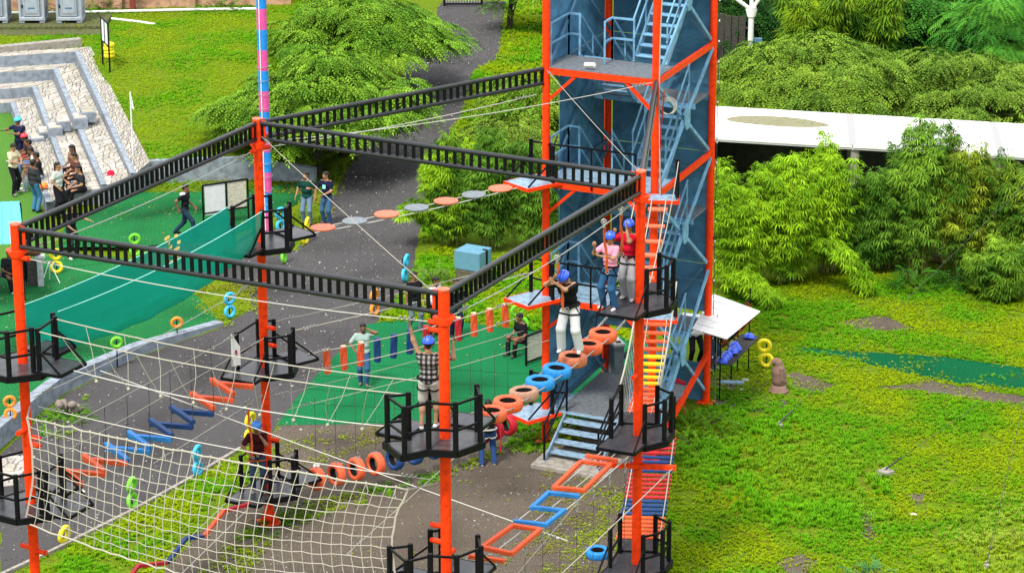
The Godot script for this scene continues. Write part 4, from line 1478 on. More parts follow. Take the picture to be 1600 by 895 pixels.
func tree(called: String, label: String, at: Vector3, ctr: Vector3, R: Vector2, hv: float, nb: int, per: int, a: Color, b: Color, kind := "pinnate", group := "", stems := 1, size := 1.0) -> void:
	var t := thing(called, label, "tree", at, 0, group)
	var s := MB.new()
	var c := ctr - at
	for k in stems:
		var lean := Vector3(rnd(-0.3, 0.3), 0, rnd(-0.3, 0.3)) * (1.0 if stems > 1 else 0.4)
		var top := Vector3(c.x * 0.5, c.y * 0.75, c.z * 0.5) + lean
		s.tube([Vector3(lean.x * 0.2, -0.1, lean.z * 0.2), Vector3(c.x * 0.1, c.y * 0.3, c.z * 0.1) + lean * 0.5, top], [0.17 / sqrt(stems), 0.12 / sqrt(stems), 0.07], 9)
	obj("trunk", s.mesh(), M.bark, t)
	var xs: Array = []
	var cs: Array = []
	var limbs := MB.new()
	for k in nb:
		var an := rnd(0, TAU)
		var rr := sqrt(rnd(0.0, 1.0))
		var out := Vector3(cos(an) * R.x, 0, sin(an) * R.y)
		var lump := 0.82 + 0.36 * noise2.get_noise_2d(cos(an) * 25.0 + at.x * 9.0, sin(an) * 25.0 + at.z * 9.0) + rnd(-0.1, 0.1)
		var p := c + out * rr * lump + Vector3(0, hv * (1.0 - rr * rr * 1.25) * rnd(0.25, 1.0) + rnd(-0.2, 0.2), 0)
		if rng.randf() < 0.22:
			p.y -= rnd(0.3, 1.0)
		limbs.tube([Vector3(c.x * 0.4, c.y * 0.65, c.z * 0.4), (c + p) * 0.5 - Vector3(0, 0.3, 0), p], [0.05, 0.03, 0.012], 5, false, false)
		var br := rnd(0.45, 0.95) * size
		var o := (out * rr + Vector3(rnd(-0.4, 0.4), 0, rnd(-0.4, 0.4)))
		var face := atan2(o.x, o.z)
		for i in per:
			var q := sqrt(rnd(0.02, 1.0))
			var th := rnd(0, TAU)
			var off := Vector3(sin(th) * q * br, -0.32 * q * q * br + rnd(-0.06, 0.06), cos(th) * q * br)
			var yaw := lerp_angle(th, face, 0.25) + rnd(-0.6, 0.6)
			var pitch := rnd(-0.05, 0.25) + 0.2 * q
			var d := Vector3(sin(yaw), -pitch, cos(yaw))
			xs.append(Transform3D(look_basis(d, rnd(-0.35, 0.35)).scaled(Vector3.ONE * rnd(0.7, 1.1) * size), p + off))
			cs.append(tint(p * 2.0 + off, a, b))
	obj("limbs", limbs.mesh(), M.bark, t)
	stuff("crown", spray_mesh(kind, 5), xs, cs, leaf_mat("tree_leaf", Color(0.10, 0.18, 0.01)), t)


func bamboo(label: String, at: Vector3, h: float, rad: float, culms: int, per: int, a: Color, b: Color, lean := Vector3.ZERO, group := "bamboo clumps along the lawn and road", size := 1.0) -> void:
	var t := thing("bamboo_clump", label, "bamboo", at, 0, group)
	var xs: Array = []
	var cs: Array = []
	var stalk := mat("bamboo_culm", Color(0.16, 0.17, 0.04), 0.5)
	for k in culms:
		var an := rnd(0, TAU)
		var rr := sqrt(rnd(0, 1.0))
		var d := Vector3(cos(an), 0, sin(an))
		var hh := h * 1.24 * rnd(0.72, 1.02) * (1.0 - 0.2 * rr)
		var pts: Array = []
		for i in 8:
			var f := i / 7.0
			pts.append(d * rad * rr * (0.35 + 0.75 * f * f) + lean * f * f * h + Vector3(0, hh * (f - 0.16 * f * f * f * f * (1.0 + 2.0 * lean.length())), 0))
		var s := MB.new()
		s.tube(pts, [0.02, 0.02, 0.018, 0.016, 0.013, 0.01, 0.007, 0.004], 6)
		obj("culm", s.mesh(), stalk, t)
		for i in per:
			var f := pow(rnd(0.0, 1.0), 0.75) * 0.86 + 0.14
			var x := f * 7.0
			var j := mini(int(x), 6)
			var p: Vector3 = pts[j].lerp(pts[j + 1], x - j)
			var th := rnd(0, TAU)
			var w := 0.42 * sin(PI * clampf(f * 0.9 + 0.12, 0, 1)) + 0.1
			var q := Vector3(cos(th), 0, sin(th))
			var reach := w * sqrt(rnd(0.05, 1.0))
			p += q * reach + Vector3(0, rnd(-0.1, 0.15) - reach * 0.25, 0)
			var dd := (q + d * 0.4 + Vector3(rnd(-0.5, 0.5), rnd(-0.55, 0.25), rnd(-0.5, 0.5)))
			xs.append(Transform3D(look_basis(dd, rnd(-0.5, 0.5)).scaled(Vector3.ONE * rnd(0.8, 1.35) * size), p))
			cs.append(tint((p + at) * 1.3, a, b))
	stuff("foliage", spray_mesh("bamboo", 9), xs, cs, leaf_mat("bamboo_leaf", Color(0.14, 0.2, 0.01)), t)


func frond(label: String, at: Vector3, pts: Array, a: Color, b: Color, n := 260) -> void:
	var t := thing("bamboo_shoot", label, "bamboo", at, 0, "arching bamboo shoots beside the lawn")
	var s := MB.new()
	s.tube(pts, 0.012, 6)
	obj("culm", s.mesh(), mat("bamboo_culm", Color(0.16, 0.17, 0.04), 0.5), t)
	var xs: Array = []
	var cs: Array = []
	for i in n:
		var x := rnd(0.25, 1.0) * (pts.size() - 1) * 0.999
		var j := int(x)
		var p: Vector3 = pts[j].lerp(pts[j + 1], x - j) + Vector3(rnd(-0.25, 0.25), rnd(-0.22, 0.12), rnd(-0.25, 0.25))
		xs.append(Transform3D(look_basis((pts[j + 1] - pts[j]).normalized() + Vector3(rnd(-0.8, 0.8), rnd(-0.6, 0.2), rnd(-0.8, 0.8))).scaled(Vector3.ONE * rnd(0.9, 1.4)), p))
		cs.append(tint(p + at, a, b))
	stuff("foliage", spray_mesh("bamboo", 9), xs, cs, leaf_mat("bamboo_leaf", Color(0.14, 0.2, 0.01)), t)


func bush(label: String, at: Vector3, r: float, h: float, n: int, a: Color, b: Color, kind := "pinnate", size := 0.7) -> void:
	var t := thing("bush", label, "bush", at, 0, "low bushes and weeds on the ground")
	var xs: Array = []
	var cs: Array = []
	var s := MB.new()
	for k in 7:
		var d := Vector3(rnd(-1, 1), 0, rnd(-1, 1)) * r * 0.7
		s.tube([Vector3.ZERO, d * 0.5 + Vector3(0, h * 0.5, 0), d + Vector3(0, h * 0.8, 0)], [0.012, 0.009, 0.004], 5)
	obj("stems", s.mesh(), M.bark, t)
	for k in n:
		var d := Vector3(rnd(-1, 1), rnd(0, 1), rnd(-1, 1))
		if d.length() > 1.0:
			continue
		var p := d * Vector3(r, h, r)
		xs.append(Transform3D(look_basis(Vector3(d.x, rnd(-0.3, 0.5), d.z) + Vector3(rnd(-0.3, 0.3), 0, rnd(-0.3, 0.3))).scaled(Vector3.ONE * rnd(0.7, 1.2) * size), p))
		cs.append(tint(p + at, a, b))
	stuff("foliage", spray_mesh(kind, 21), xs, cs, leaf_mat("tree_leaf", Color(0.10, 0.18, 0.01)), t)


func build_plants() -> void:
	var g1 := Color(0.2, 0.37, 0.03)
	var g2 := Color(0.08, 0.2, 0.018)
	tree("spreading_tree", "broad layered tree behind the two standing men, trunk at the road edge", Vector3(-6.29, 0, -87.5), Vector3(-6.0, 2.3, -88.2), Vector2(3.7, 3.2), 1.75, 120, 60, g1, g2, "pinnate", "broad layered trees")
	tree("spreading_tree", "second broad layered tree farther up the road, left of the gate", Vector3(-5.6, 0.1, -97.5), Vector3(-5.3, 2.4, -98.2), Vector2(3.7, 3.2), 1.7, 120, 60, g1, g2, "pinnate", "broad layered trees")
	tree("spreading_tree", "small layered tree between the gravel road and the tower, above the bamboo", Vector3(0.7, 0, -94.6), Vector3(0.6, 0.9, -94), Vector2(2.0, 1.7), 0.9, 46, 50, Color(0.24, 0.36, 0.03), g2, "pinnate", "broad layered trees")
	tree("spreading_tree", "low spreading tree just behind the bamboo at the left of the tower", Vector3(-0.1, 0, -88.6), Vector3(-0.1, 0.8, -88.2), Vector2(1.9, 1.5), 0.9, 44, 50, Color(0.2, 0.3, 0.03), Color(0.09, 0.16, 0.02), "pinnate", "broad layered trees")
	tree("spreading_tree", "wide flat topped tree behind the white shed roof, nearer the tower", Vector3(9.9, 0, -91), Vector3(9.9, 2.6, -90.5), Vector2(3.9, 4.0), 1.4, 150, 60, Color(0.22, 0.35, 0.035), Color(0.1, 0.2, 0.022), "pinnate", "broad layered trees")
	tree("spreading_tree", "wide flat topped tree behind the white shed roof, at the right edge", Vector3(15.0, 0, -91), Vector3(14.9, 2.2, -90.5), Vector2(4.0, 4.0), 1.3, 140, 60, Color(0.2, 0.32, 0.035), Color(0.09, 0.18, 0.022), "pinnate", "broad layered trees")
	tree("slender_tree", "small many stemmed tree on the grass right of the gate", Vector3(-0.1, 0, -109.2), Vector3(0.4, 2.2, -109), Vector2(1.6, 1.4), 0.9, 26, 36, g1, g2, "pinnate", "", 4)
	tree("feathery_tree", "dark green feathery tree at the top right corner", Vector3(17.6, 0, -98.5), Vector3(17.3, 1.9, -97.6), Vector2(2.4, 2.2), 2.6, 80, 50, Color(0.14, 0.42, 0.04), Color(0.04, 0.17, 0.025), "feathery", "tall trees at the top right", 1, 1.1)
	tree("feathery_tree", "dark leafy tree filling the top edge above the flat topped canopy", Vector3(14.4, 0, -101), Vector3(14.2, 1.6, -100), Vector2(2.8, 2.2), 2.8, 80, 50, Color(0.1, 0.32, 0.035), Color(0.035, 0.14, 0.02), "pinnate", "tall trees at the top right", 1, 1.2)
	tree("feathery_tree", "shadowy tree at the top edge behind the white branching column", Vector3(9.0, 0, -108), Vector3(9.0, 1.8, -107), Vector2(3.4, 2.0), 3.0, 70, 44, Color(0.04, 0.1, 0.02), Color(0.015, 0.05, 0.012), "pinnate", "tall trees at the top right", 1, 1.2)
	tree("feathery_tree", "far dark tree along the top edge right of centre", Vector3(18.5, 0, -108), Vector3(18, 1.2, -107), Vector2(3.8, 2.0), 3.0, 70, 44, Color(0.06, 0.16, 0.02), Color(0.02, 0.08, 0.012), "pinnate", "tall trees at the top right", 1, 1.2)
	var y1 := Color(0.31, 0.54, 0.02)
	var y2 := Color(0.12, 0.27, 0.012)
	var d1 := Color(0.13, 0.28, 0.03)
	var d2 := Color(0.05, 0.14, 0.015)
	bamboo("bright yellow green bamboo clump right behind the tower's right column", Vector3(6.3, 0, -75.2), 3.8, 0.95, 20, 115, y1, y2)
	bamboo("tall bright bamboo clump second from the tower, its top against the shed roof", Vector3(7.7, 0, -75.8), 4.0, 0.95, 20, 115, y1, y2)
	bamboo("bright rounded bamboo clump left of the shed post", Vector3(9.0, 0, -76.7), 4.05, 0.75, 18, 115, y1, y2)
	bamboo("dark green bamboo clump below the shed post", Vector3(10.15, 0, -76.9), 3.1, 0.85, 18, 110, d1, d2)
	bamboo("tallest mixed green bamboo clump, covering the middle of the white roof", Vector3(11.6, 0, -76.6), 4.85, 0.95, 22, 115, Color(0.22, 0.42, 0.04), d2)
	bamboo("yellowing bamboo clump next to the tallest one", Vector3(12.8, 0, -76.4), 4.4, 0.75, 18, 110, Color(0.3, 0.38, 0.03), d2)
	bamboo("bamboo clump at the right edge under the roof", Vector3(14.1, 0, -76.2), 3.8, 0.8, 18, 110, Color(0.22, 0.34, 0.03), d2)
	bamboo("dark bamboo filling the gap left of the tallest clump", Vector3(10.8, 0, -77.2), 3.2, 0.8, 16, 100, d1, d2)
	bamboo("dark bamboo filling the gap right of the yellowing clump", Vector3(13.4, 0, -77.0), 3.3, 0.8, 16, 100, Color(0.17, 0.32, 0.03), d2)
	bamboo("low bushy bamboo in front at the right edge of the lawn", Vector3(13.6, 0, -74.2), 1.8, 0.85, 16, 75, Color(0.2, 0.36, 0.03), d2)
	bamboo("bamboo clump beside the gravel road, left of the blue box", Vector3(-1.85, 0, -79.6), 3.5, 0.95, 20, 110, y1, d2)
	bamboo("bamboo clump behind the blue box", Vector3(-0.6, 0, -79.2), 3.7, 0.95, 20, 110, d1, d2)
	bamboo("bamboo clump between the blue box and the tower", Vector3(0.8, 0, -79.2), 3.5, 0.95, 20, 110, d1, d2)
	bamboo("sunlit bamboo at the top edge left of the dark trees", Vector3(10.6, 0, -97.2), 4.7, 1.3, 18, 110, Color(0.25, 0.4, 0.02), d2, Vector3.ZERO, "bamboo clumps along the lawn and road", 1.5)
	bamboo("bamboo at the top edge over the flat topped tree", Vector3(12.7, 0, -98), 4.7, 1.4, 18, 110, Color(0.2, 0.36, 0.02), d2, Vector3.ZERO, "bamboo clumps along the lawn and road", 1.5)
	frond("bright bamboo shoot arching to the right over the lawn edge", Vector3(8.6, 0, -75.6), [Vector3(-0.4, 0, 0), Vector3(-0.3, 0.9, 0.2), Vector3(0.1, 1.45, 0.5), Vector3(0.6, 1.3, 0.8), Vector3(1.1, 0.75, 1.0), Vector3(1.3, 0.4, 1.1)], y1, y2, 340)
	frond("low bamboo shoot drooping over the grass behind the small white roof", Vector3(6.3, 0, -74.2), [Vector3(-0.5, 0, -0.4), Vector3(-0.2, 0.7, 0), Vector3(0.3, 0.75, 0.4), Vector3(0.9, 0.35, 0.9)], y1, y2, 300)
	frond("bamboo shoot leaning left beside the gravel road", Vector3(-2.6, 0, -79.6), [Vector3(0.3, 0, 0), Vector3(0.1, 0.8, 0), Vector3(-0.2, 1.3, 0.2), Vector3(-0.5, 1.2, 0.4)], y1, y2, 240)
	bush("leafy green weeds beside the right tower column", Vector3(4.7, 0, -63.9), 0.85, 0.45, 330, Color(0.14, 0.34, 0.02), Color(0.07, 0.2, 0.015), "pinnate", 0.45)
	bush("leafy green weeds on the lawn below the red chair", Vector3(4.3, 0, -62.6), 0.8, 0.35, 300, Color(0.16, 0.36, 0.02), Color(0.08, 0.22, 0.015), "pinnate", 0.4)
	bush("bluish green weeds at the lower edge of the right lawn", Vector3(7.6, 0, -54.9), 0.6, 0.25, 190, Color(0.1, 0.28, 0.1), Color(0.06, 0.2, 0.06), "pinnate", 0.4)
	bush("green weeds at the foot of the kerb wall on the left", Vector3(-10.9, 0, -64.8), 0.6, 0.3, 190, Color(0.15, 0.33, 0.02), Color(0.08, 0.2, 0.015), "pinnate", 0.4)
	bush("weeds beside the concrete block under the blue box", Vector3(-2.2, 0, -75.6), 0.7, 0.5, 260, Color(0.2, 0.3, 0.06), Color(0.1, 0.2, 0.03), "pinnate", 0.45)
	bush("weeds between the two portable toilets", Vector3(-17.8, 1.5, -104.4), 0.5, 0.7, 150, Color(0.1, 0.26, 0.02), Color(0.05, 0.15, 0.015), "pinnate", 0.6)
	bush("weeds right of the portable toilets by the wall", Vector3(-15.6, 1.5, -105.3), 0.9, 0.6, 260, Color(0.12, 0.3, 0.02), Color(0.06, 0.17, 0.015), "pinnate", 0.6)
	bush("weeds growing along the wall near the striped pole", Vector3(-11.2, 1.5, -105.6), 1.3, 0.5, 300, Color(0.14, 0.32, 0.02), Color(0.07, 0.18, 0.015), "pinnate", 0.6)
	bush("leafy plant under the bamboo at the back of the lawn", Vector3(11.3, 0, -75.2), 0.6, 0.6, 190, Color(0.06, 0.2, 0.02), Color(0.04, 0.14, 0.015), "pinnate", 0.7)
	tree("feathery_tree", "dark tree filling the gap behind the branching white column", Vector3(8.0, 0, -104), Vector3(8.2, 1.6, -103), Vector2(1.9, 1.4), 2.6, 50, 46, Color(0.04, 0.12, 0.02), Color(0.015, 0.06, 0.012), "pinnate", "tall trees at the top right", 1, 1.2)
	bush("dark undergrowth below the bamboo near the shed post", Vector3(12.6, 0, -75.4), 0.6, 0.5, 190, Color(0.05, 0.15, 0.02), Color(0.03, 0.1, 0.015), "pinnate", 0.7)


# ---------------------------------------------------------------- the bridges of the course
func tube_mesh(pts: Array, r: float, sides := 6) -> ArrayMesh:
	var s := MB.new()
	s.tube(pts, r, sides)
	return s.mesh()


func bar_mesh(a: Vector3, b: Vector3, w: float, h: float, bev := 0.006) -> ArrayMesh:
	var s := MB.new()
	s.bar(a, b, w, h, Vector3.UP, bev)
	return s.mesh()


func tyre(label: String, at: Vector3, b: Basis, big: float, m: Material, group: String, called := "tyre", cat := "tyre") -> Node3D:
	var t := thing(called, label, cat, at, 0, group)
	t.transform.basis = b
	var s := MB.new()
	var rr := big * 0.235
	var ry := big * 0.36
	s.torus(Vector3.ZERO, Basis.IDENTITY, big - rr, rr, ry, 30, 14, 0.62)
	obj("tread", s.mesh(), m, t)
	s = MB.new()
	s.lathe([Vector2(big - rr * 1.98, -ry * 0.75), Vector2(big - rr * 2.04, -ry * 0.3), Vector2(big - rr * 2.04, ry * 0.3), Vector2(big - rr * 1.98, ry * 0.75)], 24)
	obj("lining", s.mesh(), M.rubber, t)
	return t


func tyre_marker(label: String, at: Vector3, n: int, r: float, m: Material, yaw: float, stick: float, lean := 0.0) -> void:
	var t := thing("tyre_marker", label, "tyre marker", at, yaw, "painted tyres standing on sticks")
	obj("stick", bar_mesh(Vector3(0, 0, 0.03), Vector3(0, stick + r * 2.0 * n - r * 0.6, -0.02), 0.03, 0.03, 0.0), M.black, t)
	var dx := 0.0
	for k in n:
		var s := MB.new()
		var rr := r * 0.27
		var b := Basis(Vector3(1, 0, 0), PI / 2 + (0.12 if k == 0 else -0.1)) * Basis.IDENTITY
		dx = lean * (n - 1 - k)
		s.torus(Vector3(dx, stick + r * (1.02 + 1.96 * (n - 1 - k)), 0.04), Basis(Vector3.UP, rnd(-0.15, 0.15)) * b, r - rr, rr, rr * 0.95, 22, 9, 0.85)
		obj("tyre", s.mesh(), m, t)


func build_bridges() -> void:
	var AB := flat_dir(PA, PB)
	var AC := flat_dir(PA, PC)
	var BL := flat_dir(PB, TL)
	var CD := flat_dir(PC, PD)
	var DM := flat_dir(PD, TM)
	var side := func(d: Vector3) -> Vector3: return Vector3(-d.z, 0, d.x)
	# ---- green net between the left and the back pole
	var nn: Vector3 = side.call(AB)
	var L3 := float(LV[3])
	var L2 := float(LV[2])
	var L1 := float(LV[1])
	var t := thing("net_tunnel", "teal green shade net hung as a trough between the left and back platforms", "net", PA)
	var a0 := AB * 0.62
	var a1 := PB - PA - AB * 0.62
	var s := MB.new()
	var nu := 36
	var nv := 14
	var grid: Array = []
	for i in nu + 1:
		var f := float(i) / nu
		var sag := 4.0 * f * (1.0 - f)
		var row: Array = []
		for j in nv + 1:
			var q := -1.0 + 2.0 * j / nv
			var depth := pow(absf(q), 2.6)
			var bulge := 1.0 + 0.22 * (1.0 - pow(absf(q), 4.0)) * sag
			var x := 0.42 * signf(q) * pow(absf(q), 0.55) * bulge
			var top := L3 + 0.87 - 0.14 * sag
			var bot := L3 + 0.02 - 0.34 * sag
			var y := lerpf(bot, top, depth)
			var p := a0.lerp(a1, f) + nn * x + Vector3(0, y, 0)
			p += (Vector3(0, 0.016, 0) * sin(i * 1.1 + j * 0.7) + nn * 0.03 * noise.get_noise_2d(i * 1.3, j * 1.9)) * (1.0 - pow(absf(q), 8.0))
			row.append(p)
		grid.append(row)
	for i in nu:
		for j in nv:
			s.quad(grid[i][j], grid[i][j + 1], grid[i + 1][j + 1], grid[i + 1][j])
	var netm := mat("shade_net", Color(0.008, 0.42, 0.31), 0.8, 0.0, noise_tex("net_weave", 0.3, Color(0.7, 0.75, 0.75), Color(1, 1, 1), 512), 2.0)
	netm.transparency = BaseMaterial3D.TRANSPARENCY_ALPHA
	netm.albedo_color.a = 0.9
	netm.cull_mode = BaseMaterial3D.CULL_DISABLED
	netm.backlight_enabled = true
	netm.backlight = Color(0.05, 0.3, 0.25)
	obj("net", s.mesh(), netm, t)
	for j in [0, nv]:
		var pts: Array = []
		for i in nu + 1:
			pts.append(grid[i][j] + Vector3(0, 0.012, 0))
		obj("edge_rope", tube_mesh(pts, 0.01), mat("teal_rope", Color(0.25, 0.6, 0.55), 0.9), t)
	s = MB.new()
	for k in 26: # dry leaves caught on the far rim
		var p: Vector3 = grid[25][0] + Vector3(rnd(-0.16, 0.16), rnd(-0.6, 0.12), 0.06)
		s.quad(p, p + Vector3(0.07, 0.02, 0.03), p + Vector3(0.08, 0.09, 0), p + Vector3(0.01, 0.06, -0.02))
	solo("dead_branch", s.mesh(), mat("dry_leaf", Color(0.42, 0.3, 0.1), 0.9), "dry yellow leaves caught on the rim of the green net", "leaves", "", Transform3D(Basis.IDENTITY, PA)).set_meta("kind", "stuff")
	# ---- rope stirrups between the left and the nearest pole
	nn = side.call(AC)
	t = thing("stirrup_bridge", "white rope bridge of two handropes and hanging foot loops at left", "rope bridge", PA)
	var w := PC - PA
	for q in [-0.37, 0.37]:
		var pts := catenary(AC * 0.55 + nn * q + Vector3(0, L3 + 0.83, 0), w - AC * 0.6 + nn * q + Vector3(0, L3 + 0.83, 0), 0.14, 16)
		obj("handrope", tube_mesh(pts, 0.012), M.rope, t)
	var foot := catenary(AC * 1.1 + Vector3(0, L3 + 0.02, 0), w - AC * 1.1 + Vector3(0, L3 + 0.02, 0), 0.14, 18)
	obj("foot_cable", tube_mesh(foot, 0.011), M.cable, t)
	for k in 9:
		var f := (k + 0.8) / 9.6
		var ft: Vector3 = AC.lerp(AC, 0) * 1.1
		ft = (AC * 1.1).lerp(w - AC * 1.1, f) + Vector3(0, L3 - 0.08 - 0.5 * f * (1 - f), 0)
		for q in [-0.37, 0.37]:
			var top: Vector3 = (AC * 0.55).lerp(w - AC * 0.6, f + rnd(-0.01, 0.01)) + nn * q + Vector3(0, L3 + 0.81 - 0.5 * f * (1 - f), 0)
			var mid: Vector3 = top.lerp(ft, 0.5) + nn * q * 0.15 + AC * rnd(-0.05, 0.05)
			obj("loop_rope", tube_mesh([top, mid, ft.lerp(top, 0.06), ft], 0.006, 5), M.rope, t)
		s = MB.new()
		s.blob(ft, Vector3(0.035, 0.035, 0.035), Basis.IDENTITY, 7, 5)
		obj("knot", s.mesh(), M.rope, t)
	# ---- stepping discs
	nn = side.call(BL)
	w = TL - PB
	for q in [-0.16, 0.16]:
		cable("cable under the round stepping discs, " + ("farther" if q < 0 else "nearer") + " of the two", PB + BL * 1.15 + nn * q + Vector3(0, L3 - 0.01, 0), TL - BL * 1.0 + nn * q + Vector3(0, L3 - 0.01, 0), 0.06, 0.011)
	var names := ["coral round stepping disc next to the back platform, first in the row", "grey round stepping disc second from the back platform", "coral round stepping disc third from the back platform", "grey round stepping disc in the middle of the row", "coral round stepping disc just right of the middle grey one", "grey round stepping disc second from the tower", "coral round stepping disc nearest the tower"]
	var fs := [0.205, 0.312, 0.422, 0.527, 0.632, 0.732, 0.83]
	for k in 7:
		var p := PB.lerp(TL, fs[k]) + Vector3(0, L3 + 0.03 - 0.04 * sin(PI * fs[k]), 0)
		var d := thing("stepping_disc", names[k], "disc", p, rnd(0, 3), "round discs to step on")
		d.rotation.x = rnd(-0.03, 0.03)
		s = MB.new()
		s.lathe([Vector2(0.0, -0.018), Vector2(0.268, -0.018), Vector2(0.28, -0.01), Vector2(0.28, 0.01), Vector2(0.272, 0.018), Vector2(0.0, 0.02)], 30)
		obj("plate", s.mesh(), M.coral if k % 2 == 0 else M.disc_grey, d)
		s = MB.new()
		s.box(Vector3(0, -0.035, 0), Vector3(0.4, 0.03, 0.06))
		obj("clamp_bar", s.mesh(), M.dark_blue, d).set_meta("kind", "stuff")
	# ---- hanging logs
	var cols := [M.orange_wood, M.orange_wood, M.orange_wood, M.navy_wood, M.navy_wood, M.navy_wood, M.red_wood, M.red_wood, M.red_wood, M.orange_wood, M.orange_wood, M.orange_wood]
	var cn := ["first orange hanging log beside the middle platform of the back pole", "second orange hanging log from the back pole", "third orange hanging log, just left of the blue ones", "blue hanging log in front of the man in the pale green shirt", "dark blue hanging log in the middle of the three blue ones", "dark blue hanging log next to the raised hand", "dark red hanging log left of the nearest pole", "dark red hanging log hidden behind the nearest pole", "dark red hanging log just right of the nearest pole", "orange hanging log beside the dark red ones, right of the pole", "second orange hanging log from the tower", "orange hanging log closest to the tower"]
	s = MB.new()
	s.tube([Vector3(0, -0.28, 0), Vector3(0, -0.268, 0), Vector3(0, 0.268, 0), Vector3(0, 0.28, 0)], [0.07, 0.082, 0.082, 0.07], 8)
	var log_mesh := s.mesh()
	s = MB.new()
	s.tube([Vector3(0, 0.281, 0), Vector3(0, 0.287, 0)], 0.066, 8)
	var log_top := s.mesh()
	for k in 12:
		var f := 0.208 + 0.638 * k / 11.0
		var p := PB.lerp(TL, f) + Vector3(0, L2 - 0.2 - 0.1 * sin(PI * f), 0)
		var d := thing("hanging_log", cn[k], "log", p, rnd(0, 0.3), "painted logs hung on end")
		d.rotation.z = rnd(-0.05, 0.05)
		obj("log", log_mesh, cols[k], d)
		obj("end_grain", log_top, mat("end_grain", Color(0.62, 0.42, 0.3), 0.8) if k not in [3, 4, 5, 6] else cols[k], d)
	for yy in [0.12, -0.3]:
		cable(("upper" if yy > 0 else "lower") + " wire that the painted logs hang on", PB + BL * 1.1 + Vector3(0.06, L2 - 0.05 + yy, 0.08), TL - BL * 1.0 + Vector3(0.06, L2 - 0.05 + yy, 0.08), 0.1, 0.012, M.rope)
	# ---- zigzag beams, upper
	nn = side.call(AB)
	if nn.x < 0:
		nn = -nn
	w = PB - PA
	t = thing("zigzag_bridge", "zigzag of square orange, navy and light blue beams above the gravel", "bridge", PA)
	var zc := [M.orange_wood, M.orange_wood, M.blue_wood, M.blue_wood, M.navy_wood, M.navy_wood, M.orange_wood, M.orange_wood]
	for k in 8:
		var s0 := 1.05 + 0.815 * k
		var dip := Vector3(0, L2 + 0.02 - 0.13 * sin(PI * (k + 0.5) / 8.0), 0)
		var r0 := AB * s0 + nn * 0.46 + dip
		var l0 := AB * (s0 + 0.6) - nn * 0.46 + dip
		var r1 := AB * (s0 + 0.8) + nn * 0.46 + dip
		var m: Material = zc[k] if k != 3 else M.blue_wood
		obj("beam", bar_mesh(r0 + Vector3(0, 0.085, 0), l0 + Vector3(0, 0.085, 0), 0.105, 0.1), m, t)
		obj("beam", bar_mesh(l0, r1, 0.105, 0.1), m, t)
		for p in [l0, r0]:
			obj("hanger", tube_mesh([p, p + Vector3(0, 0.88, 0)], 0.008, 5), M.dark_cable, t)
	# ---- zigzag beams, lower
	t = thing("zigzag_bridge", "stepped path of thin red and navy bars below the white rope net", "bridge", Vector3.ZERO)
	var zn := [Vector3(-5.74, 0.87, -57.04), Vector3(-6.28, 0.87, -56.62), Vector3(-6.56, 0.87, -55.2), Vector3(-6.93, 0.87, -55.1), Vector3(-7.17, 0.87, -53.8), Vector3(-7.76, 0.87, -53.63), Vector3(-8.0, 0.87, -52.2), Vector3(-8.5, 0.87, -51.98)]
	var zl := [M.red_wood, M.orange_wood, M.navy_wood, M.navy_wood, M.red_wood, M.red_wood, M.red_wood]
	for k in 7:
		obj("bar", bar_mesh(zn[k], zn[k + 1] + Vector3(0, 0.004 * (k % 2), 0), 0.085, 0.08), zl[k], t)
	for q in [0.0, -0.62]:
		obj("wire", tube_mesh([zn[0] + Vector3(q + 0.2, -0.05, -0.6), zn[7] + Vector3(q + 0.9, -0.05, 1.2)], 0.008), M.cable, t)
	# ---- cargo net
	nn = side.call(AC)
	if nn.z < 0:
		nn = -nn
	w = PC - PA
	t = thing("rope_net", "large white climbing net of knotted rope hung between two poles", "net", PA)
	var nx := 40
	var ny := 11
	var net: Array = []
	for i in nx + 1:
		var f := float(i) / nx
		var col: Array = []
		for j in ny + 1:
			var g := float(j) / ny
			var top := 5.62 - 0.1 * sin(PI * f)
			var y := lerpf(top, 3.58 - 0.28 * sin(PI * f), g)
			var pull := 0.16 * sin(PI * g) # the ends are drawn in between the corners
			var x := lerpf(0.35 + pull, w.length() - 0.55 - pull * 1.6, f)
			var p := AC * x + nn * (0.42 + 0.3 * sin(PI * f) * sin(PI * g * 0.8) + 0.25 * g) + Vector3(0, y, 0)
			p += AC * 0.03 * noise.get_noise_2d(i * 2.3, j * 1.7) + Vector3(0, 0.05 * noise.get_noise_2d(i * 1.9 + 40, j * 2.1), 0)
			col.append(p)
		net.append(col)
	for i in nx + 1:
		obj("strand", tube_mesh(net[i], 0.0085, 5), M.rope, t)
	for j in range(1, ny):
		var pts: Array = []
		for i in nx + 1:
			pts.append(net[i][j])
		obj("strand", tube_mesh(pts, 0.0085, 5), M.rope, t)
	for j in [0, ny]:
		var pts: Array = []
		for i in nx + 1:
			pts.append(net[i][j])
		if j == 0:
			pts.push_front(AC * 0.1 + Vector3(0, 5.68, 0))
			pts.append(w - AC * 0.1 + Vector3(0, 5.68, 0))
		else:
			pts.push_front(AC * 0.2 + nn * 0.5 + Vector3(0, 3.62, 0))
		obj("border_rope", tube_mesh(pts, 0.017, 7), M.rope, t)
	for i in [0, nx]:
		obj("side_rope", tube_mesh(net[i].map(func(p): return p + AC * (0.02 if i else -0.02)), 0.016, 6), M.rope, t)
	s = MB.new()
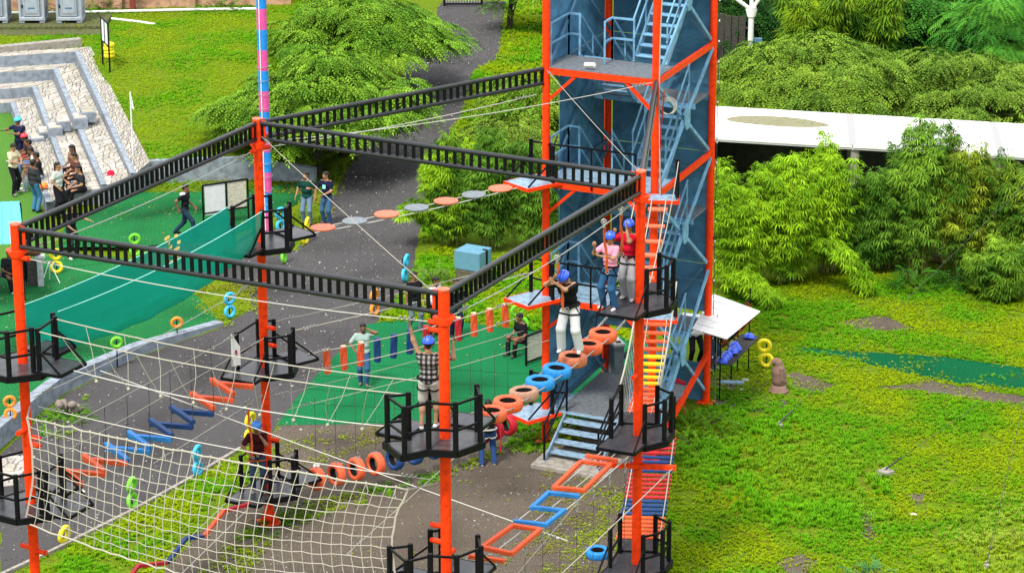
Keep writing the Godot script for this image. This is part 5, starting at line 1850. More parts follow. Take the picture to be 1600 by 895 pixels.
	for i in nx + 1:
		s.blob(net[i][0], Vector3(0.024, 0.04, 0.024), Basis.IDENTITY, 6, 4)
		if i % 3 == 0:
			s.tube([net[i][0], net[i][0] + Vector3(rnd(-0.05, 0.05), -0.12, 0.04), net[i][0] + Vector3(rnd(-0.05, 0.05), -0.2, 0.03)], 0.01, 4)
		for j in range(1, ny):
			s.blob(net[i][j], Vector3(0.015, 0.015, 0.015), Basis.IDENTITY, 5, 3)
	obj("knots", s.mesh(), M.rope, t).set_meta("kind", "stuff")
	# ---- flat tyres
	w = PD - PC
	nn = side.call(CD)
	var tf := [0.215, 0.293, 0.372, 0.454, 0.54, 0.625, 0.71, 0.79]
	var brown := mat("worn_tyre", Color(0.42, 0.24, 0.16), 0.7, 0.0, tex["worn"], 3.0)
	var rust := mat("rust_tyre", Color(0.6, 0.17, 0.08), 0.6, 0.0, tex["worn"], 2.0)
	var bluet := mat("blue_tyre", Color(0.02, 0.25, 0.68), 0.5, 0.0, tex["worn"], 2.0)
	var oranget := mat("orange_tyre", Color(0.82, 0.13, 0.05), 0.5, 0.0, tex["worn"], 2.0)
	var navyt := mat("navy_tyre", Color(0.02, 0.07, 0.24), 0.5, 0.0, tex["worn"], 2.0)
	var redt := mat("red_tyre", Color(0.5, 0.015, 0.03), 0.5, 0.0, tex["worn"], 2.0)
	var tc := [oranget, oranget, brown, bluet, bluet, rust, oranget, oranget]
	var tn := ["orange tyre lying flat next to the checked shirt climber's platform", "orange tyre lying flat second from the nearest pole", "worn brownish tyre lying flat between the orange and blue ones", "blue tyre lying flat beside the brownish tyre", "blue tyre lying flat just before the climber in black", "rust orange tyre under the feet of the climber in black", "orange tyre lying flat just behind the climber in black", "orange tyre lying flat below the platform of the two women"]
	for k in 8:
		var p := PC.lerp(PD, tf[k]) + Vector3(0, L3 - 0.06 - 0.18 * sin(PI * tf[k]), 0)
		tyre(tn[k], p, Basis(Vector3.UP, rnd(0, 2)) * Basis(Vector3.RIGHT, rnd(-0.06, 0.06)), 0.28, tc[k], "tyres lying flat as stepping stones")
		for q in [-0.2, 0.2]:
			if k < 7:
				var p2 := PC.lerp(PD, tf[k + 1]) + Vector3(0, L3 - 0.06 - 0.18 * sin(PI * tf[k + 1]), 0)
				var c := thing("tyre_link", "steel link rod between two flat tyres, " + ("right" if (nn * q).x > 0 else "left") + " side, " + ["first", "second", "third", "fourth", "fifth", "sixth", "seventh"][k] + " gap from the nearest pole", "link rod", p + nn * q, 0, "link rods between tyres")
				obj("rod", tube_mesh([CD * 0.19 + Vector3(0, 0.02, 0), p2 - p - CD * 0.19 + Vector3(0, 0.02, 0)], 0.013, 6), M.steel, c)
				s = MB.new()
				s.blob(CD * 0.2 + Vector3(0, 0.03, 0), Vector3(0.03, 0.03, 0.03), Basis.IDENTITY, 6, 4)
				obj("eye_bolt", s.mesh(), M.steel, c)
	for q in [-0.2, 0.2]:
		cable("chain from the flat tyres to the platform of the two women, " + ("right" if (nn * q).x > 0 else "left"), PC.lerp(PD, 0.81) + nn * q + Vector3(0, L3 - 0.1, 0), PD - CD * 1.05 + nn * q + Vector3(0, L3, 0), 0.0, 0.02, M.steel)
		cable("chain from the flat tyres to the checked shirt climber's platform, " + ("right" if (nn * q).x > 0 else "left"), PC + CD * 1.1 + nn * q + Vector3(0, L3, 0), PC.lerp(PD, 0.19) + nn * q + Vector3(0, L3 - 0.1, 0), 0.0, 0.02, M.steel)
	# ---- upright tyres
	w = TL - PB
	var uc := [oranget, oranget, oranget, oranget, navyt, navyt, navyt, navyt, oranget, redt, redt, redt]
	var un := ["orange upright tyre against the lowest platform of the back pole", "second orange upright tyre from the back pole", "third orange upright tyre from the back pole", "fourth orange upright tyre, beside the first navy one", "first navy upright tyre, next to the orange ones", "second navy upright tyre", "third navy upright tyre under the checked shirt climber's platform", "navy upright tyre behind the nearest pole", "orange upright tyre hidden behind the nearest platform", "dark red upright tyre at the edge of the nearest platform", "dark red upright tyre above the blue jeans", "bright red upright tyre nearest the tower steps"]
	for k in 12:
		var f := 0.163 + 0.069 * k if k < 9 else 0.755 + 0.05 * (k - 9)
		var p := PB.lerp(TL, f) + Vector3(0, L1 - 0.08 - 0.1 * sin(PI * f), 0)
		tyre(un[k], p, Basis(Vector3.UP, atan2(BL.x, BL.z)) * Basis(Vector3.RIGHT, PI / 2 + rnd(-0.06, 0.06)) * Basis(Vector3.UP, rnd(0, 2)), 0.275, uc[k], "upright tyres hung in a row")
		for q in [-0.05, 0.05]:
			pass
		var c := thing("hanging_wire", "thin wire carrying the " + un[k], "wire", p, 0, "wires above the upright tyres")
		obj("wire", tube_mesh([Vector3(0, 0.24, 0), Vector3(0, 1.95, 0)], 0.006, 5), M.dark_cable, c)
		s = MB.new()
		s.box(Vector3(0, 0.27, 0), Vector3(0.05, 0.06, 0.05))
		obj("shackle", s.mesh(), M.steel, c)
	# ---- square frames
	t = thing("frame_bridge", "orange square bar frame hung nearest the right pole, under its platform", "frame", Vector3.ZERO, 0, "bar frames to walk on")
	for q in [[Vector3(1.47, 3.69, -52.58), Vector3(2.1, 3.69, -52.3)], [Vector3(1.37, 3.69, -52.27), Vector3(1.96, 3.69, -52.05)], [Vector3(1.94, 3.692, -52.06), Vector3(1.38, 3.692, -50.69)], [Vector3(1.42, 3.69, -50.7), Vector3(0.79, 3.69, -50.86)], [Vector3(0.8, 3.692, -50.84), Vector3(1.37, 3.692, -52.25)]]:
		obj("bar", bar_mesh(q[0], q[1], 0.085, 0.08), M.orange_wood, t)
	t = thing("frame_bridge", "light blue S shaped path of square bars between the orange frames", "frame", Vector3.ZERO, 0, "bar frames to walk on")
	var sb := [Vector3(1.26, 3.69, -50.42), Vector3(0.7, 3.69, -50.59), Vector3(0.38, 3.69, -49.84), Vector3(0.98, 3.69, -49.67), Vector3(0.63, 3.69, -48.98), Vector3(0.06, 3.69, -49.14)]
	for k in 5:
		var d: Vector3 = (sb[k + 1] - sb[k]).normalized() * 0.042
		obj("bar", bar_mesh(sb[k] - d + Vector3(0, 0.002 * (k % 2), 0), sb[k + 1] + d + Vector3(0, 0.002 * (k % 2), 0), 0.085, 0.08), M.blue_wood, t)
	t = thing("frame_bridge", "orange square bar frame hung nearest the front pole", "frame", Vector3.ZERO, 0, "bar frames to walk on")
	for q in [[Vector3(-0.01, 3.69, -48.95), Vector3(0.54, 3.69, -48.73)], [Vector3(0.52, 3.692, -48.74), Vector3(-0.03, 3.692, -47.57)], [Vector3(-0.03, 3.69, -47.6), Vector3(-0.58, 3.69, -47.91)], [Vector3(-0.57, 3.692, -47.88), Vector3(0.0, 3.692, -48.93)], [Vector3(-0.8, 3.69, -47.5), Vector3(-0.15, 3.69, -47.25)]]:
		obj("bar", bar_mesh(q[0], q[1], 0.085, 0.08), M.orange_wood, t)
	nn = side.call(CD)
	for q in [-0.3, 0.0, 0.3]:
		cable("cable under the bar frames, " + ("left" if (nn * q).x < 0 else ("right" if q != 0.0 else "middle")) + " one", PC + CD * 1.15 + nn * q + Vector3(0, L2 - 0.04, 0), PD - CD * 1.1 + nn * q + Vector3(0, L2 - 0.03, 0), 0.05, 0.011)
	for k in 7:
		var p := PC.lerp(PD, 0.3 + 0.09 * k) + nn * 0.32 + Vector3(0, L2, 0)
		var c := thing("chain_drop", ["first", "second", "third", "fourth", "fifth", "sixth", "seventh"][k] + " short chain beside the bar frames, counted from the nearest pole", "chain", p, 0, "short chains beside the bar frames")
		for i in 4:
			s = MB.new()
			s.torus(Vector3(0, -0.08 - 0.07 * i, 0), Basis(Vector3.UP, i * 1.57) * Basis(Vector3.RIGHT, PI / 2), 0.03, 0.009, 0.009, 8, 4)
			obj("link", s.mesh(), M.steel, c)
		obj("wire", tube_mesh([Vector3(0, -0.35, 0), Vector3(0, -2.2, 0)], 0.005, 4), M.dark_cable, c)
	# ---- slat bridges between the right pole and the tower
	nn = side.call(DM)
	if nn.x < 0:
		nn = -nn
	w = TM - PD
	var o := Vector3(0.12, 0, 0.1)
	var spec := [
		[L3, 6, 0.44, 0.2, "coral planks hung like a ladder between the women's platform and the tower", 0.2],
		[L2, 15, 0.56, 0.14, "orange and yellow slat bridge with white net sides below the two women", 0.3],
		[L1, 24, 0.98, 0.1, "striped red and navy slat bridge low above the grass in front of the tower", 0.12]]
	for q in spec:
		var lv: float = q[0]
		t = thing("slat_bridge", q[4], "bridge", PD)
		var n: int = q[1]
		for k in n:
			var f := (k + 0.5) / n
			var c: Vector3 = (DM * 1.2).lerp(w + o - DM * 0.6, f) + Vector3(0, lv - q[5] * 4.0 * f * (1 - f) + 0.02, 0)
			var m: Material = M.coral
			if n == 15:
				m = M.yellow_wood if k > 5 and k < 11 else M.orange_wood
			elif n == 24:
				m = M.orange_wood if k < 6 else (M.navy_wood if k < 10 else (M.red_wood if k < 16 else (M.navy_wood if k < 20 else M.red_wood)))
			s = MB.new()
			var b3 := Basis(nn, Vector3.UP, nn.cross(Vector3.UP))
			s.box(Vector3.ZERO, Vector3(q[2], 0.05, q[3]), b3 * Basis(Vector3.UP, rnd(-0.03, 0.03)) * Basis(Vector3.RIGHT, rnd(-0.08, 0.08)), 0.006)
			obj("slat", s.mesh(), m, t, Transform3D(Basis.IDENTITY, c))
		for e in [-1.0, 1.0]:
			var wd: float = q[2] * 0.5 - 0.06
			obj("rope", tube_mesh(catenary(DM * 1.1 + nn * e * wd + Vector3(0, lv + 0.05, 0), w + o - DM * 0.5 + nn * e * wd + Vector3(0, lv + 0.05, 0), q[5], 14), 0.013), M.rope, t)
			if n == 15: # handrope and lacing
				var hp := catenary(DM * 0.55 + nn * e * 0.4 + Vector3(0, lv + 0.86, 0), w + o - DM * 0.3 + nn * e * 0.42 + Vector3(0, lv + 0.86, 0), 0.25, 26)
				var fp := catenary(DM * 1.1 + nn * e * 0.3 + Vector3(0, lv + 0.03, 0), w + o - DM * 0.5 + nn * e * 0.3 + Vector3(0, lv + 0.03, 0), 0.3, 26)
				obj("handrope", tube_mesh(hp, 0.02), M.rope, t)
				for k in range(0, 26, 2):
					obj("lacing", tube_mesh([hp[k], fp[k].lerp(hp[k], 0.5) + DM * 0.06, fp[mini(k + 1, 26)]], 0.006, 4), M.rope, t)
					obj("lacing", tube_mesh([hp[k + 1], fp[k].lerp(hp[k + 1], 0.5) - DM * 0.04, fp[k]], 0.006, 4), M.rope, t)
			if n == 6:
				obj("handrope", tube_mesh(catenary(DM * 0.55 + nn * e * 0.38 + Vector3(0, lv + 0.86, 0), w + o - DM * 0.3 + nn * e * 0.42 + Vector3(0, lv + 0.86, 0), 0.2, 14), 0.012), M.rope, t)
	for q in [[0.0, M.rope, 0.02], [0.09, M.red_wood, 0.008]]:
		pass
	# ---- painted tyres standing on sticks
	var yel := mat("yellow_tyre", Color(0.85, 0.72, 0.02), 0.5, 0.0, tex["worn"], 3.0)
	var grn := mat("green_tyre", Color(0.2, 0.7, 0.04), 0.5, 0.0, tex["worn"], 3.0)
	var sky := mat("sky_tyre", Color(0.06, 0.5, 0.78), 0.5, 0.0, tex["worn"], 3.0)
	var ora := mat("amber_tyre", Color(0.85, 0.3, 0.04), 0.5, 0.0, tex["worn"], 3.0)
	var H := func(x: float, z: float) -> Vector3: return Vector3(x, h_turf(x, z), z)
	tyre_marker("yellow pair of tyres one above the other on the left green turf", H.call(-12.92, -76.0), 2, 0.19, yel, 0.1, 0.0)
	tyre_marker("green pair of tyres half hidden by the long front beam", H.call(-10.96, -78.0), 2, 0.18, grn, 0.35, 0.0)
	tyre_marker("single green tyre on a stick beside the kerb wall", Vector3(-10.22, 0, -68.6), 1, 0.17, grn, 0.2, 0.52)
	tyre_marker("single orange tyre on a stick above the kerb wall", Vector3(-8.92, 0.0, -70.8), 1, 0.175, ora, 0.15, 0.32)
	tyre_marker("light blue pair of tyres on the gravel, end of the kerb", Vector3(-7.71, 0.0, -72.6), 2, 0.19, sky, 0.75, 0.02)
	tyre_marker("single light blue tyre under the left platform by the kerb", Vector3(-11.38, 0.1, -67.0), 1, 0.175, sky, 0.25, 0.2)
	tyre_marker("orange pair of tyres at the left edge in front of the kerb", Vector3(-12.12, 0.0, -63.6), 2, 0.165, ora, 0.2, 0.4)
	tyre_marker("light blue pair of tyres seen edge on behind the rope net", Vector3(-7.36, 0, -60.9), 2, 0.2, sky, 1.25, 0.0)
	tyre_marker("green pair of tyres seen edge on behind the rope net", Vector3(-8.62, 0, -58.9), 2, 0.2, grn, 1.2, 0.0)
	tyre_marker("yellow tyre pair low in the grass near the left pole", Vector3(-9.85, 0, -56.9), 1, 0.22, yel, 1.1, 0.0)
	tyre_marker("yellow pair of tyres behind the climber in dark red", Vector3(-6.3, 0, -63.0), 2, 0.21, yel, 0.95, 0.0)
	tyre_marker("orange pair of tyres at the edge of gravel and central turf", Vector3(-3.79, 0, -72.8), 2, 0.2, ora, 1.05, 0.0)
	tyre_marker("light blue pair of tyres leaning on the gravel beside the bright grass", Vector3(-3.08, 0, -75.9), 2, 0.2, sky, 1.2, 0.0, 0.14)
	tyre_marker("bright green pair of tyres in front of the tower's left shelf", Vector3(0.25, 0, -71.5), 2, 0.2, grn, 0.35, 0.0, -0.13)
	tyre_marker("yellow pair of tyres on the right lawn behind the brown statue", Vector3(6.57, 0, -68.5), 2, 0.2, yel, -0.15, 0.0, -0.06)
	tyre_marker("light blue pair of tyres behind the top platform of the back pole", Vector3(-6.98, 0, -80.9), 2, 0.2, sky, 0.9, 0.0)
	tyre_marker("yellow pair of tyres lying over beside the coral disc", Vector3(-6.17, 0, -79.6), 2, 0.2, yel, 1.25, 0.0, 0.2)
	tyre_marker("bright green tyre pair below the top platform of the back pole", Vector3(-6.65, 0, -77.7), 2, 0.19, grn, 1.2, 0.0)
	# blue tyre lying in the grass, stack of yellow tyres on the upper lawn
	tyre("blue tyre lying flat on the grass beside the lowest right platform", Vector3(1.84, 0.09, -56.1), Basis(Vector3.RIGHT, 0.03), 0.26, bluet, "")
	for k in 4:
		var y := h_lawn(-14.25, -97.2) + 0.1 + 0.13 * k
		tyre(["lowest yellow tyre of the stack behind the black frame board", "second yellow tyre of the stack behind the black frame board", "third yellow tyre of the stack behind the black frame board", "topmost yellow tyre of the stack behind the black frame board"][k], Vector3(-14.25 + rnd(-0.02, 0.02), y, -97.2), Basis.IDENTITY, 0.19, yel, "stacked yellow tyres")


# ---------------------------------------------------------------- everything else that stands about
func boxm(size: Vector3, bev := 0.01) -> ArrayMesh:
	var s := MB.new()
	s.box(Vector3.ZERO, size, Basis.IDENTITY, bev)
	return s.mesh()


func bx(called: String, t: Node, m: Material, ctr: Vector3, size: Vector3, b := Basis.IDENTITY, bev := 0.008) -> MeshInstance3D:
	return obj(called, boxm(size, bev), m, t, Transform3D(b, ctr))


func toilet(label: String, at: Vector3, yaw: float) -> void:
	var t := thing("portable_toilet", label, "toilet", at, yaw, "portable toilets")
	var shell := mat("toilet_shell", Color(0.28, 0.32, 0.38), 0.45, 0.0, tex["faint"], 0.6)
	var door := mat("toilet_door", Color(0.36, 0.41, 0.47), 0.4, 0.0, tex["faint"], 0.6)
	bx("shell", t, shell, Vector3(0, 1.15, -0.5), Vector3(0.84, 2.1, 0.92), Basis.IDENTITY, 0.03)
	for x in [-0.43, 0.43]:
		for z in [-0.04, -0.96]:
			bx("corner_post", t, door, Vector3(x, 1.15, z), Vector3(0.1, 2.14, 0.1), Basis.IDENTITY, 0.02)
		bx("skid", t, shell, Vector3(x * 0.86, 0.06, -0.5), Vector3(0.2, 0.12, 1.0), Basis.IDENTITY, 0.02)
		bx("side_panel", t, door, Vector3(x, 1.3, -0.5), Vector3(0.04, 1.6, 0.7), Basis.IDENTITY, 0.015)
	bx("sill", t, door, Vector3(0, 0.17, -0.02), Vector3(0.86, 0.14, 0.1), Basis.IDENTITY, 0.02)
	var d := bx("door", t, door, Vector3(0, 1.2, -0.01), Vector3(0.6, 1.86, 0.06), Basis.IDENTITY, 0.02)
	bx("door_panel", d, shell, Vector3(0, -0.1, 0.03), Vector3(0.5, 1.5, 0.02), Basis.IDENTITY, 0.008)
	bx("door_panel", d, door, Vector3(0, -0.1, 0.036), Vector3(0.44, 1.42, 0.02), Basis.IDENTITY, 0.008)
	bx("vent", d, M.dark_blue, Vector3(0, -0.62, 0.046), Vector3(0.26, 0.06, 0.012), Basis.IDENTITY, 0.004)
	for y in [-0.55, 0.1, 0.7]:
		bx("hinge", d, M.black, Vector3(-0.33, y, 0.03), Vector3(0.04, 0.13, 0.04))
	bx("roof", t, shell, Vector3(0, 2.26, -0.5), Vector3(1.0, 0.12, 1.06), Basis.IDENTITY, 0.04)


func frame_board(label: String, a: Vector3, b: Vector3, y0: float, y1: float, panels: Array, leg := 0.0) -> void: # two posts, boards between them
	var t := thing("frame_board", label, "notice board", a)
	var w := b - a
	for p in [Vector3.ZERO, w]:
		obj("post", bar_mesh(p - Vector3(0, 0.05, 0), p + Vector3(0, y1 + leg, 0), 0.055, 0.055), M.black, t)
	var d := Vector3(w.x, 0, w.z).normalized()
	var b3 := Basis(d, Vector3.UP, d.cross(Vector3.UP))
	var l := Vector3(w.x, 0, w.z).length()
	obj("top_rail", bar_mesh(Vector3(0, y1, 0), w + Vector3(0, y1, 0), 0.055, 0.05), M.black, t)
	obj("bottom_rail", bar_mesh(Vector3(0, y0, 0), w + Vector3(0, y0, 0), 0.045, 0.045), M.black, t)
	for p in panels:
		var x: float = (p[0] + p[1]) * 0.5 * l
		obj("panel", boxm(Vector3((p[1] - p[0]) * l - 0.03, y1 - y0 - 0.06 + p[3], 0.02), 0.003), p[2], t, Transform3D(b3, d * x + Vector3(0, (y0 + y1) * 0.5 - p[3] * 0.5 + w.y * x / l, 0)))
	for k in panels.size() - 1:
		var x: float = (panels[k][1] + panels[k + 1][0]) * 0.5 * l
		obj("mullion", bar_mesh(d * x + Vector3(0, y0, 0), d * x + Vector3(0, y1, 0), 0.06, 0.05), M.black, t)


func build_things() -> void:
	var white := mat("board_white", Color(0.72, 0.74, 0.76), 0.5, 0.0, tex["faint"], 1.0)
	var cream := mat("board_cream", Color(0.58, 0.55, 0.45), 0.6, 0.0, tex["grime"], 1.5)
	# upper left: toilets, wall, pipes
	toilet("grey portable toilet nearest the lawn, right one of the three", Vector3(-16.4, 1.8, -102.1), 0.02)
	toilet("grey portable toilet in the middle of the three", Vector3(-17.78, 1.8, -102.1), 0.02)
	toilet("grey portable toilet cut by the left edge of the photo", Vector3(-19.16, 1.8, -102.1), 0.02)
	var t := thing("boundary_wall", "cracked peach coloured boundary wall with pillars along the top edge", "wall", Vector3(-22, 1.5, -104.9))
	var d := Vector3(13.5, 0, -1.45)
	var peach := mat("peach_plaster", Color(0.5, 0.3, 0.2), 0.9, 0.0, tex["grime"], 0.3, tex["bump"], 0.3)
	obj("wall", bar_mesh(Vector3(0, 1.1, 0), d + Vector3(0, 1.1, 0), 0.2, 2.3, 0.01), peach, t)
	for f in [0.14, 0.33, 0.515, 0.72, 0.9]:
		obj("pillar", bar_mesh(d * f + Vector3(0, -0.05, 0.1), d * f + Vector3(0, 2.35, 0.1), 0.38, 0.34, 0.01), peach, t)
	obj("coping", bar_mesh(Vector3(0, 2.3, 0.02), d + Vector3(0, 2.3, 0.02), 0.3, 0.1, 0.01), M.concrete, t)
	obj("footing", bar_mesh(Vector3(0, 0.02, 0.2), d + Vector3(0, 0.02, 0.2), 0.3, 0.2, 0.02), M.concrete, t)
	for q in [[0.46, 0.3], [0.66, -0.4], [0.8, 0.5]]:
		var pts: Array = []
		var s := MB.new()
		for k in 9:
			pts.append(d * (q[0] + 0.02 * q[1] * k / 4.0 + rnd(-0.003, 0.003)) + Vector3(0, 0.2 + 0.24 * k, 0.104 + 0.0))
		s.tube(pts, 0.008, 4)
		obj("crack", s.mesh(), M.grout, t)
	solo("wall_post", bar_mesh(Vector3(-14.45, 1.5, -105.2), Vector3(-14.45, 4.2, -105.2), 0.24, 0.2), mat("red_brown", Color(0.2, 0.05, 0.035), 0.8), "dark red brown post standing against the peach wall", "post")
	for q in [["long white plastic pipe along the foot of the peach wall", [Vector3(-20.0, 1.72, -104.3), Vector3(-16.0, 1.7, -104.6), Vector3(-12.0, 1.7, -105.0), Vector3(-9.5, 1.68, -105.2)]], ["shorter white plastic pipe lying below the long one", [Vector3(-15.2, 1.66, -103.6), Vector3(-14.0, 1.64, -103.1), Vector3(-13.3, 1.62, -102.7)]]]:
		solo("plastic_pipe", tube_mesh(q[1], 0.055, 10), M.white, q[0], "pipe")
	frame_board("narrow black framed board on the upper lawn seen nearly edge on", Vector3(-14.37, 1.5, -96.36), Vector3(-14.01, 1.45, -95.5), 0.95, 1.78, [[0.06, 0.48, white, 0.0], [0.52, 0.94, white, 0.0]])
	frame_board("black framed whiteboard with a cream half, beside the walking man", Vector3(-9.31, 0.03, -81.33), Vector3(-8.02, 0.03, -82.08), 0.42, 1.3, [[0.03, 0.5, white, 0.1], [0.54, 0.97, cream, 0.0]])
	frame_board("black framed white board behind the left tower column", Vector3(0.36, 0, -68.6), Vector3(0.97, 0, -69.3), 0.1, 0.82, [[0.04, 0.96, cream, 0.0]])
	t = thing("flag", "small white flag on a thin pole at the corner of the upper lawn", "flag", Vector3(-12.12, 0.65, -86.78))
	obj("pole", tube_mesh([Vector3.ZERO, Vector3(0, 2.25, 0)], 0.025, 8), M.white, t)
	var s := MB.new()
	s.quad(Vector3(0.02, 1.72, 0), Vector3(0.11, 1.68, 0.03), Vector3(0.06, 2.0, 0.02), Vector3(0.02, 2.2, 0))
	s.quad(Vector3(0.02, 2.2, 0), Vector3(0.06, 2.0, 0.02), Vector3(0.11, 1.68, 0.03), Vector3(0.02, 1.72, 0))
	obj("cloth", s.mesh(), M.white, t)
	# left: grey stand, tripod, turquoise booth
	t = thing("grey_stand", "light grey metal stand with a dark back panel on the left turf", "stand", Vector3(-13.25, 0.28, -74.6), 0.25)
	bx("column", t, mat("light_grey", Color(0.42, 0.45, 0.47), 0.5, 0.0, tex["grime"], 1.0), Vector3(0.1, 0.42, 0.0), Vector3(0.17, 0.84, 0.14))
	bx("back_panel", t, M.wood_dark, Vector3(-0.12, 0.42, -0.05), Vector3(0.26, 0.78, 0.05))
	bx("head", t, mat("light_grey", Color(0.42, 0.45, 0.47)), Vector3(0.1, 0.88, 0.0), Vector3(0.3, 0.09, 0.22))
	for x in [-0.3, -0.42]:
		obj("frame_leg", bar_mesh(Vector3(x, 0, 0), Vector3(x, 1.05, 0), 0.03, 0.03), M.black, t)
	s = MB.new()
	s.blob(Vector3(-13.3, 1.27, -74.6), Vector3(0.2, 0.09, 0.13), Basis(Vector3.UP, 0.3), 14, 8)
	solo("brown_bag", s.mesh(), mat("brown_leather", Color(0.1, 0.035, 0.02), 0.6), "brown bag lying on top of the light grey stand", "bag")
	t = thing("white_tripod", "low white tripod beside the light grey stand", "tripod", Vector3(-12.95, 0.28, -75.0))
	for k in 3:
		obj("leg", tube_mesh([Vector3(0, 0.62, 0), Vector3(cos(k * 2.1 + 0.3) * 0.3, 0, sin(k * 2.1 + 0.3) * 0.3)], 0.014, 6), M.white, t)
	t = thing("booth", "small booth with a turquoise corrugated roof at the left edge", "booth", Vector3(-14.2, 0.25, -74.6))
	var turq := mat("turquoise_sheet", Color(0.1, 0.58, 0.66), 0.45, 0.0, tex["faint"], 1.0)
	for k in 9:
		var f := k / 9.0
		var a := Vector3(-1.6, 2.25, -0.62).lerp(Vector3(0.42, 2.3, -0.78), f)
		var b := Vector3(-1.6, 1.75, 2.0).lerp(Vector3(0.98, 1.85, 1.75), f)
		var w := Vector3(0.28, 0, 0)
		var q := MB.new()
		q.quad(b, b + w * 0.8 + Vector3(0, 0.0, 0), a + w * 0.75, a)
		q.quad(b + w * 0.8, b + w * 0.9 + Vector3(0, 0.03, 0), a + w * 0.82 + Vector3(0, 0.03, 0), a + w * 0.75)
		q.quad(b + w * 0.9 + Vector3(0, 0.03, 0), b + w, a + w * 0.9, a + w * 0.82 + Vector3(0, 0.03, 0))
		obj("roof_sheet", q.mesh(), turq, t)
	for p in [Vector3(0.5, 0, -0.6), Vector3(0.85, 0, 1.5), Vector3(-1.4, 0, 1.7), Vector3(-1.4, 0, -0.5)]:
		obj("post", bar_mesh(p, p + Vector3(0, 2.3 if p.z < 0 else 1.82, 0), 0.05, 0.05), M.black, t)
	bx("bench", t, M.wood_dark, Vector3(-0.5, 0.42, 0.1), Vector3(1.7, 0.05, 0.4))
	# bags and balls on the steps
	s = MB.new()
	s.blob(Vector3(-12.6, 0.72, -85.05), Vector3(0.12, 0.09, 0.1), Basis.IDENTITY, 12, 7)
	s.box(Vector3(-12.6, 0.67, -85.0), Vector3(0.22, 0.08, 0.14), Basis(Vector3.UP, 0.3), 0.03)
	solo("red_bag", s.mesh(), cloth(Color(0.75, 0.02, 0.06)), "bright red bag lying on the front end of the stone steps", "bag")
	s = MB.new()
	s.blob(Vector3(-14.55, 0.6, -84.0), Vector3(0.14, 0.12, 0.14), Basis.IDENTITY, 14, 8)
	s.torus(Vector3(-14.55, 0.57, -84.0), Basis.IDENTITY, 0.13, 0.02, 0.015, 16, 6)
	solo("orange_helmet", s.mesh(), mat("orange_shell", Color(0.85, 0.22, 0.04), 0.35), "orange helmet on the stone ledge beside the standing man in jeans", "helmet")
	# striped pole
	t = thing("striped_pole", "tall pole striped pink and blue with a white light cord", "pole", Vector3(-7.34, 0, -80.9))
	var pink := mat("pink_paint", Color(0.82, 0.1, 0.38), 0.4, 0.0, tex["faint"], 1.0)
	var sky := mat("sky_paint", Color(0.02, 0.28, 0.8), 0.4, 0.0, tex["faint"], 1.0)
	for k in 16:
		s = MB.new()
		s.tube([Vector3(0, 0.02 + 0.62 * k, 0), Vector3(0, 0.62 * (k + 1) + 0.018, 0)], 0.15, 18)
		obj("band", s.mesh(), [pink, sky][k % 2], t)
	obj("light_cord", tube_mesh([Vector3(-0.05, 0.1, 0.155), Vector3(-0.06, 5, 0.155), Vector3(-0.05, 9.9, 0.155)], 0.018, 6), M.white, t)
	s = MB.new()
	for k in 11:
		s.torus(Vector3(0, 0.9 + 0.42 * k, 0), Basis(Vector3(1, 0.12, 0).normalized(), Vector3(-0.12, 1, 0).normalized(), Vector3(0, 0, 1)), 0.19, 0.008, 0.008, 16, 4)
	obj("wire_hoop", s.mesh(), M.steel, t).set_meta("kind", "stuff")
	# gate, fence, branching column
	t = thing("metal_gate", "grey barred metal gate at the top end of the gravel road", "gate", Vector3(-2.7, 0, -113.6))
	for k in 13:
		obj("bar", bar_mesh(Vector3(0.02 + 0.115 * k, 0.1, 0), Vector3(0.02 + 0.115 * k, 2.0, 0), 0.03, 0.03), mat("gate_grey", Color(0.4, 0.4, 0.42), 0.5), t)
	for y in [0.1, 1.95]:
		obj("rail", bar_mesh(Vector3(-0.02, y, 0.02), Vector3(1.44, y, 0.02), 0.06, 0.07), M.black, t)
	for x in [-0.06, 1.48]:
		obj("gate_post", bar_mesh(Vector3(x, 0, 0), Vector3(x, 2.2, 0), 0.09, 0.09), M.black, t)
	t = thing("wooden_fence", "weathered dark wooden fence beside the right tower column", "fence", Vector3(7.3, 0, -101))
	for k in 5:
		bx("plank", t, M.wood_dark, Vector3(0.13 + 0.26 * k, 1.15 + rnd(-0.06, 0.06), 0), Vector3(0.235, 2.3, 0.03), Basis(Vector3(0, 0, 1), rnd(-0.012, 0.012)))
	for y in [0.4, 1.8]:
		obj("rail", bar_mesh(Vector3(0, y, -0.05), Vector3(1.4, y, -0.05), 0.06, 0.09), M.wood_dark, t)
	t = thing("branching_column", "white steel column that splits into three arms among the trees", "column", Vector3(8.45, 0, -97))
	obj("shaft", tube_mesh([Vector3.ZERO, Vector3(0, 3.15, 0)], 0.1, 16), M.white, t)
	s = MB.new()
	s.tube([Vector3(0, 3.1, 0), Vector3(0, 3.35, 0), Vector3(0, 3.45, 0)], [0.14, 0.21, 0.17], 14)
	obj("knuckle", s.mesh(), M.white, t)
	for q in [Vector3(-1.35, 1.0, 0), Vector3(0.0, 1.6, -0.1), Vector3(0.62, 0.95, 0)]:
		obj("arm", tube_mesh([Vector3(0, 3.33, 0), Vector3(0, 3.33, 0) + q], 0.07, 10), M.white, t)
	bx("junction_box", t, M.dark_blue, Vector3(0.26, 2.2, 0.02), Vector3(0.28, 0.26, 0.14))
	# blue box on its block
	t = thing("concrete_block", "mossy dark concrete block under the light blue box", "block", Vector3(-1.1, 0, -75.9), -0.5)
	bx("block", t, mat("mossy_block", Color(0.12, 0.115, 0.08), 0.95, 0.0, tex["grime"], 1.0), Vector3(0, 0.21, 0), Vector3(0.8, 0.42, 0.7), Basis.IDENTITY, 0.03)
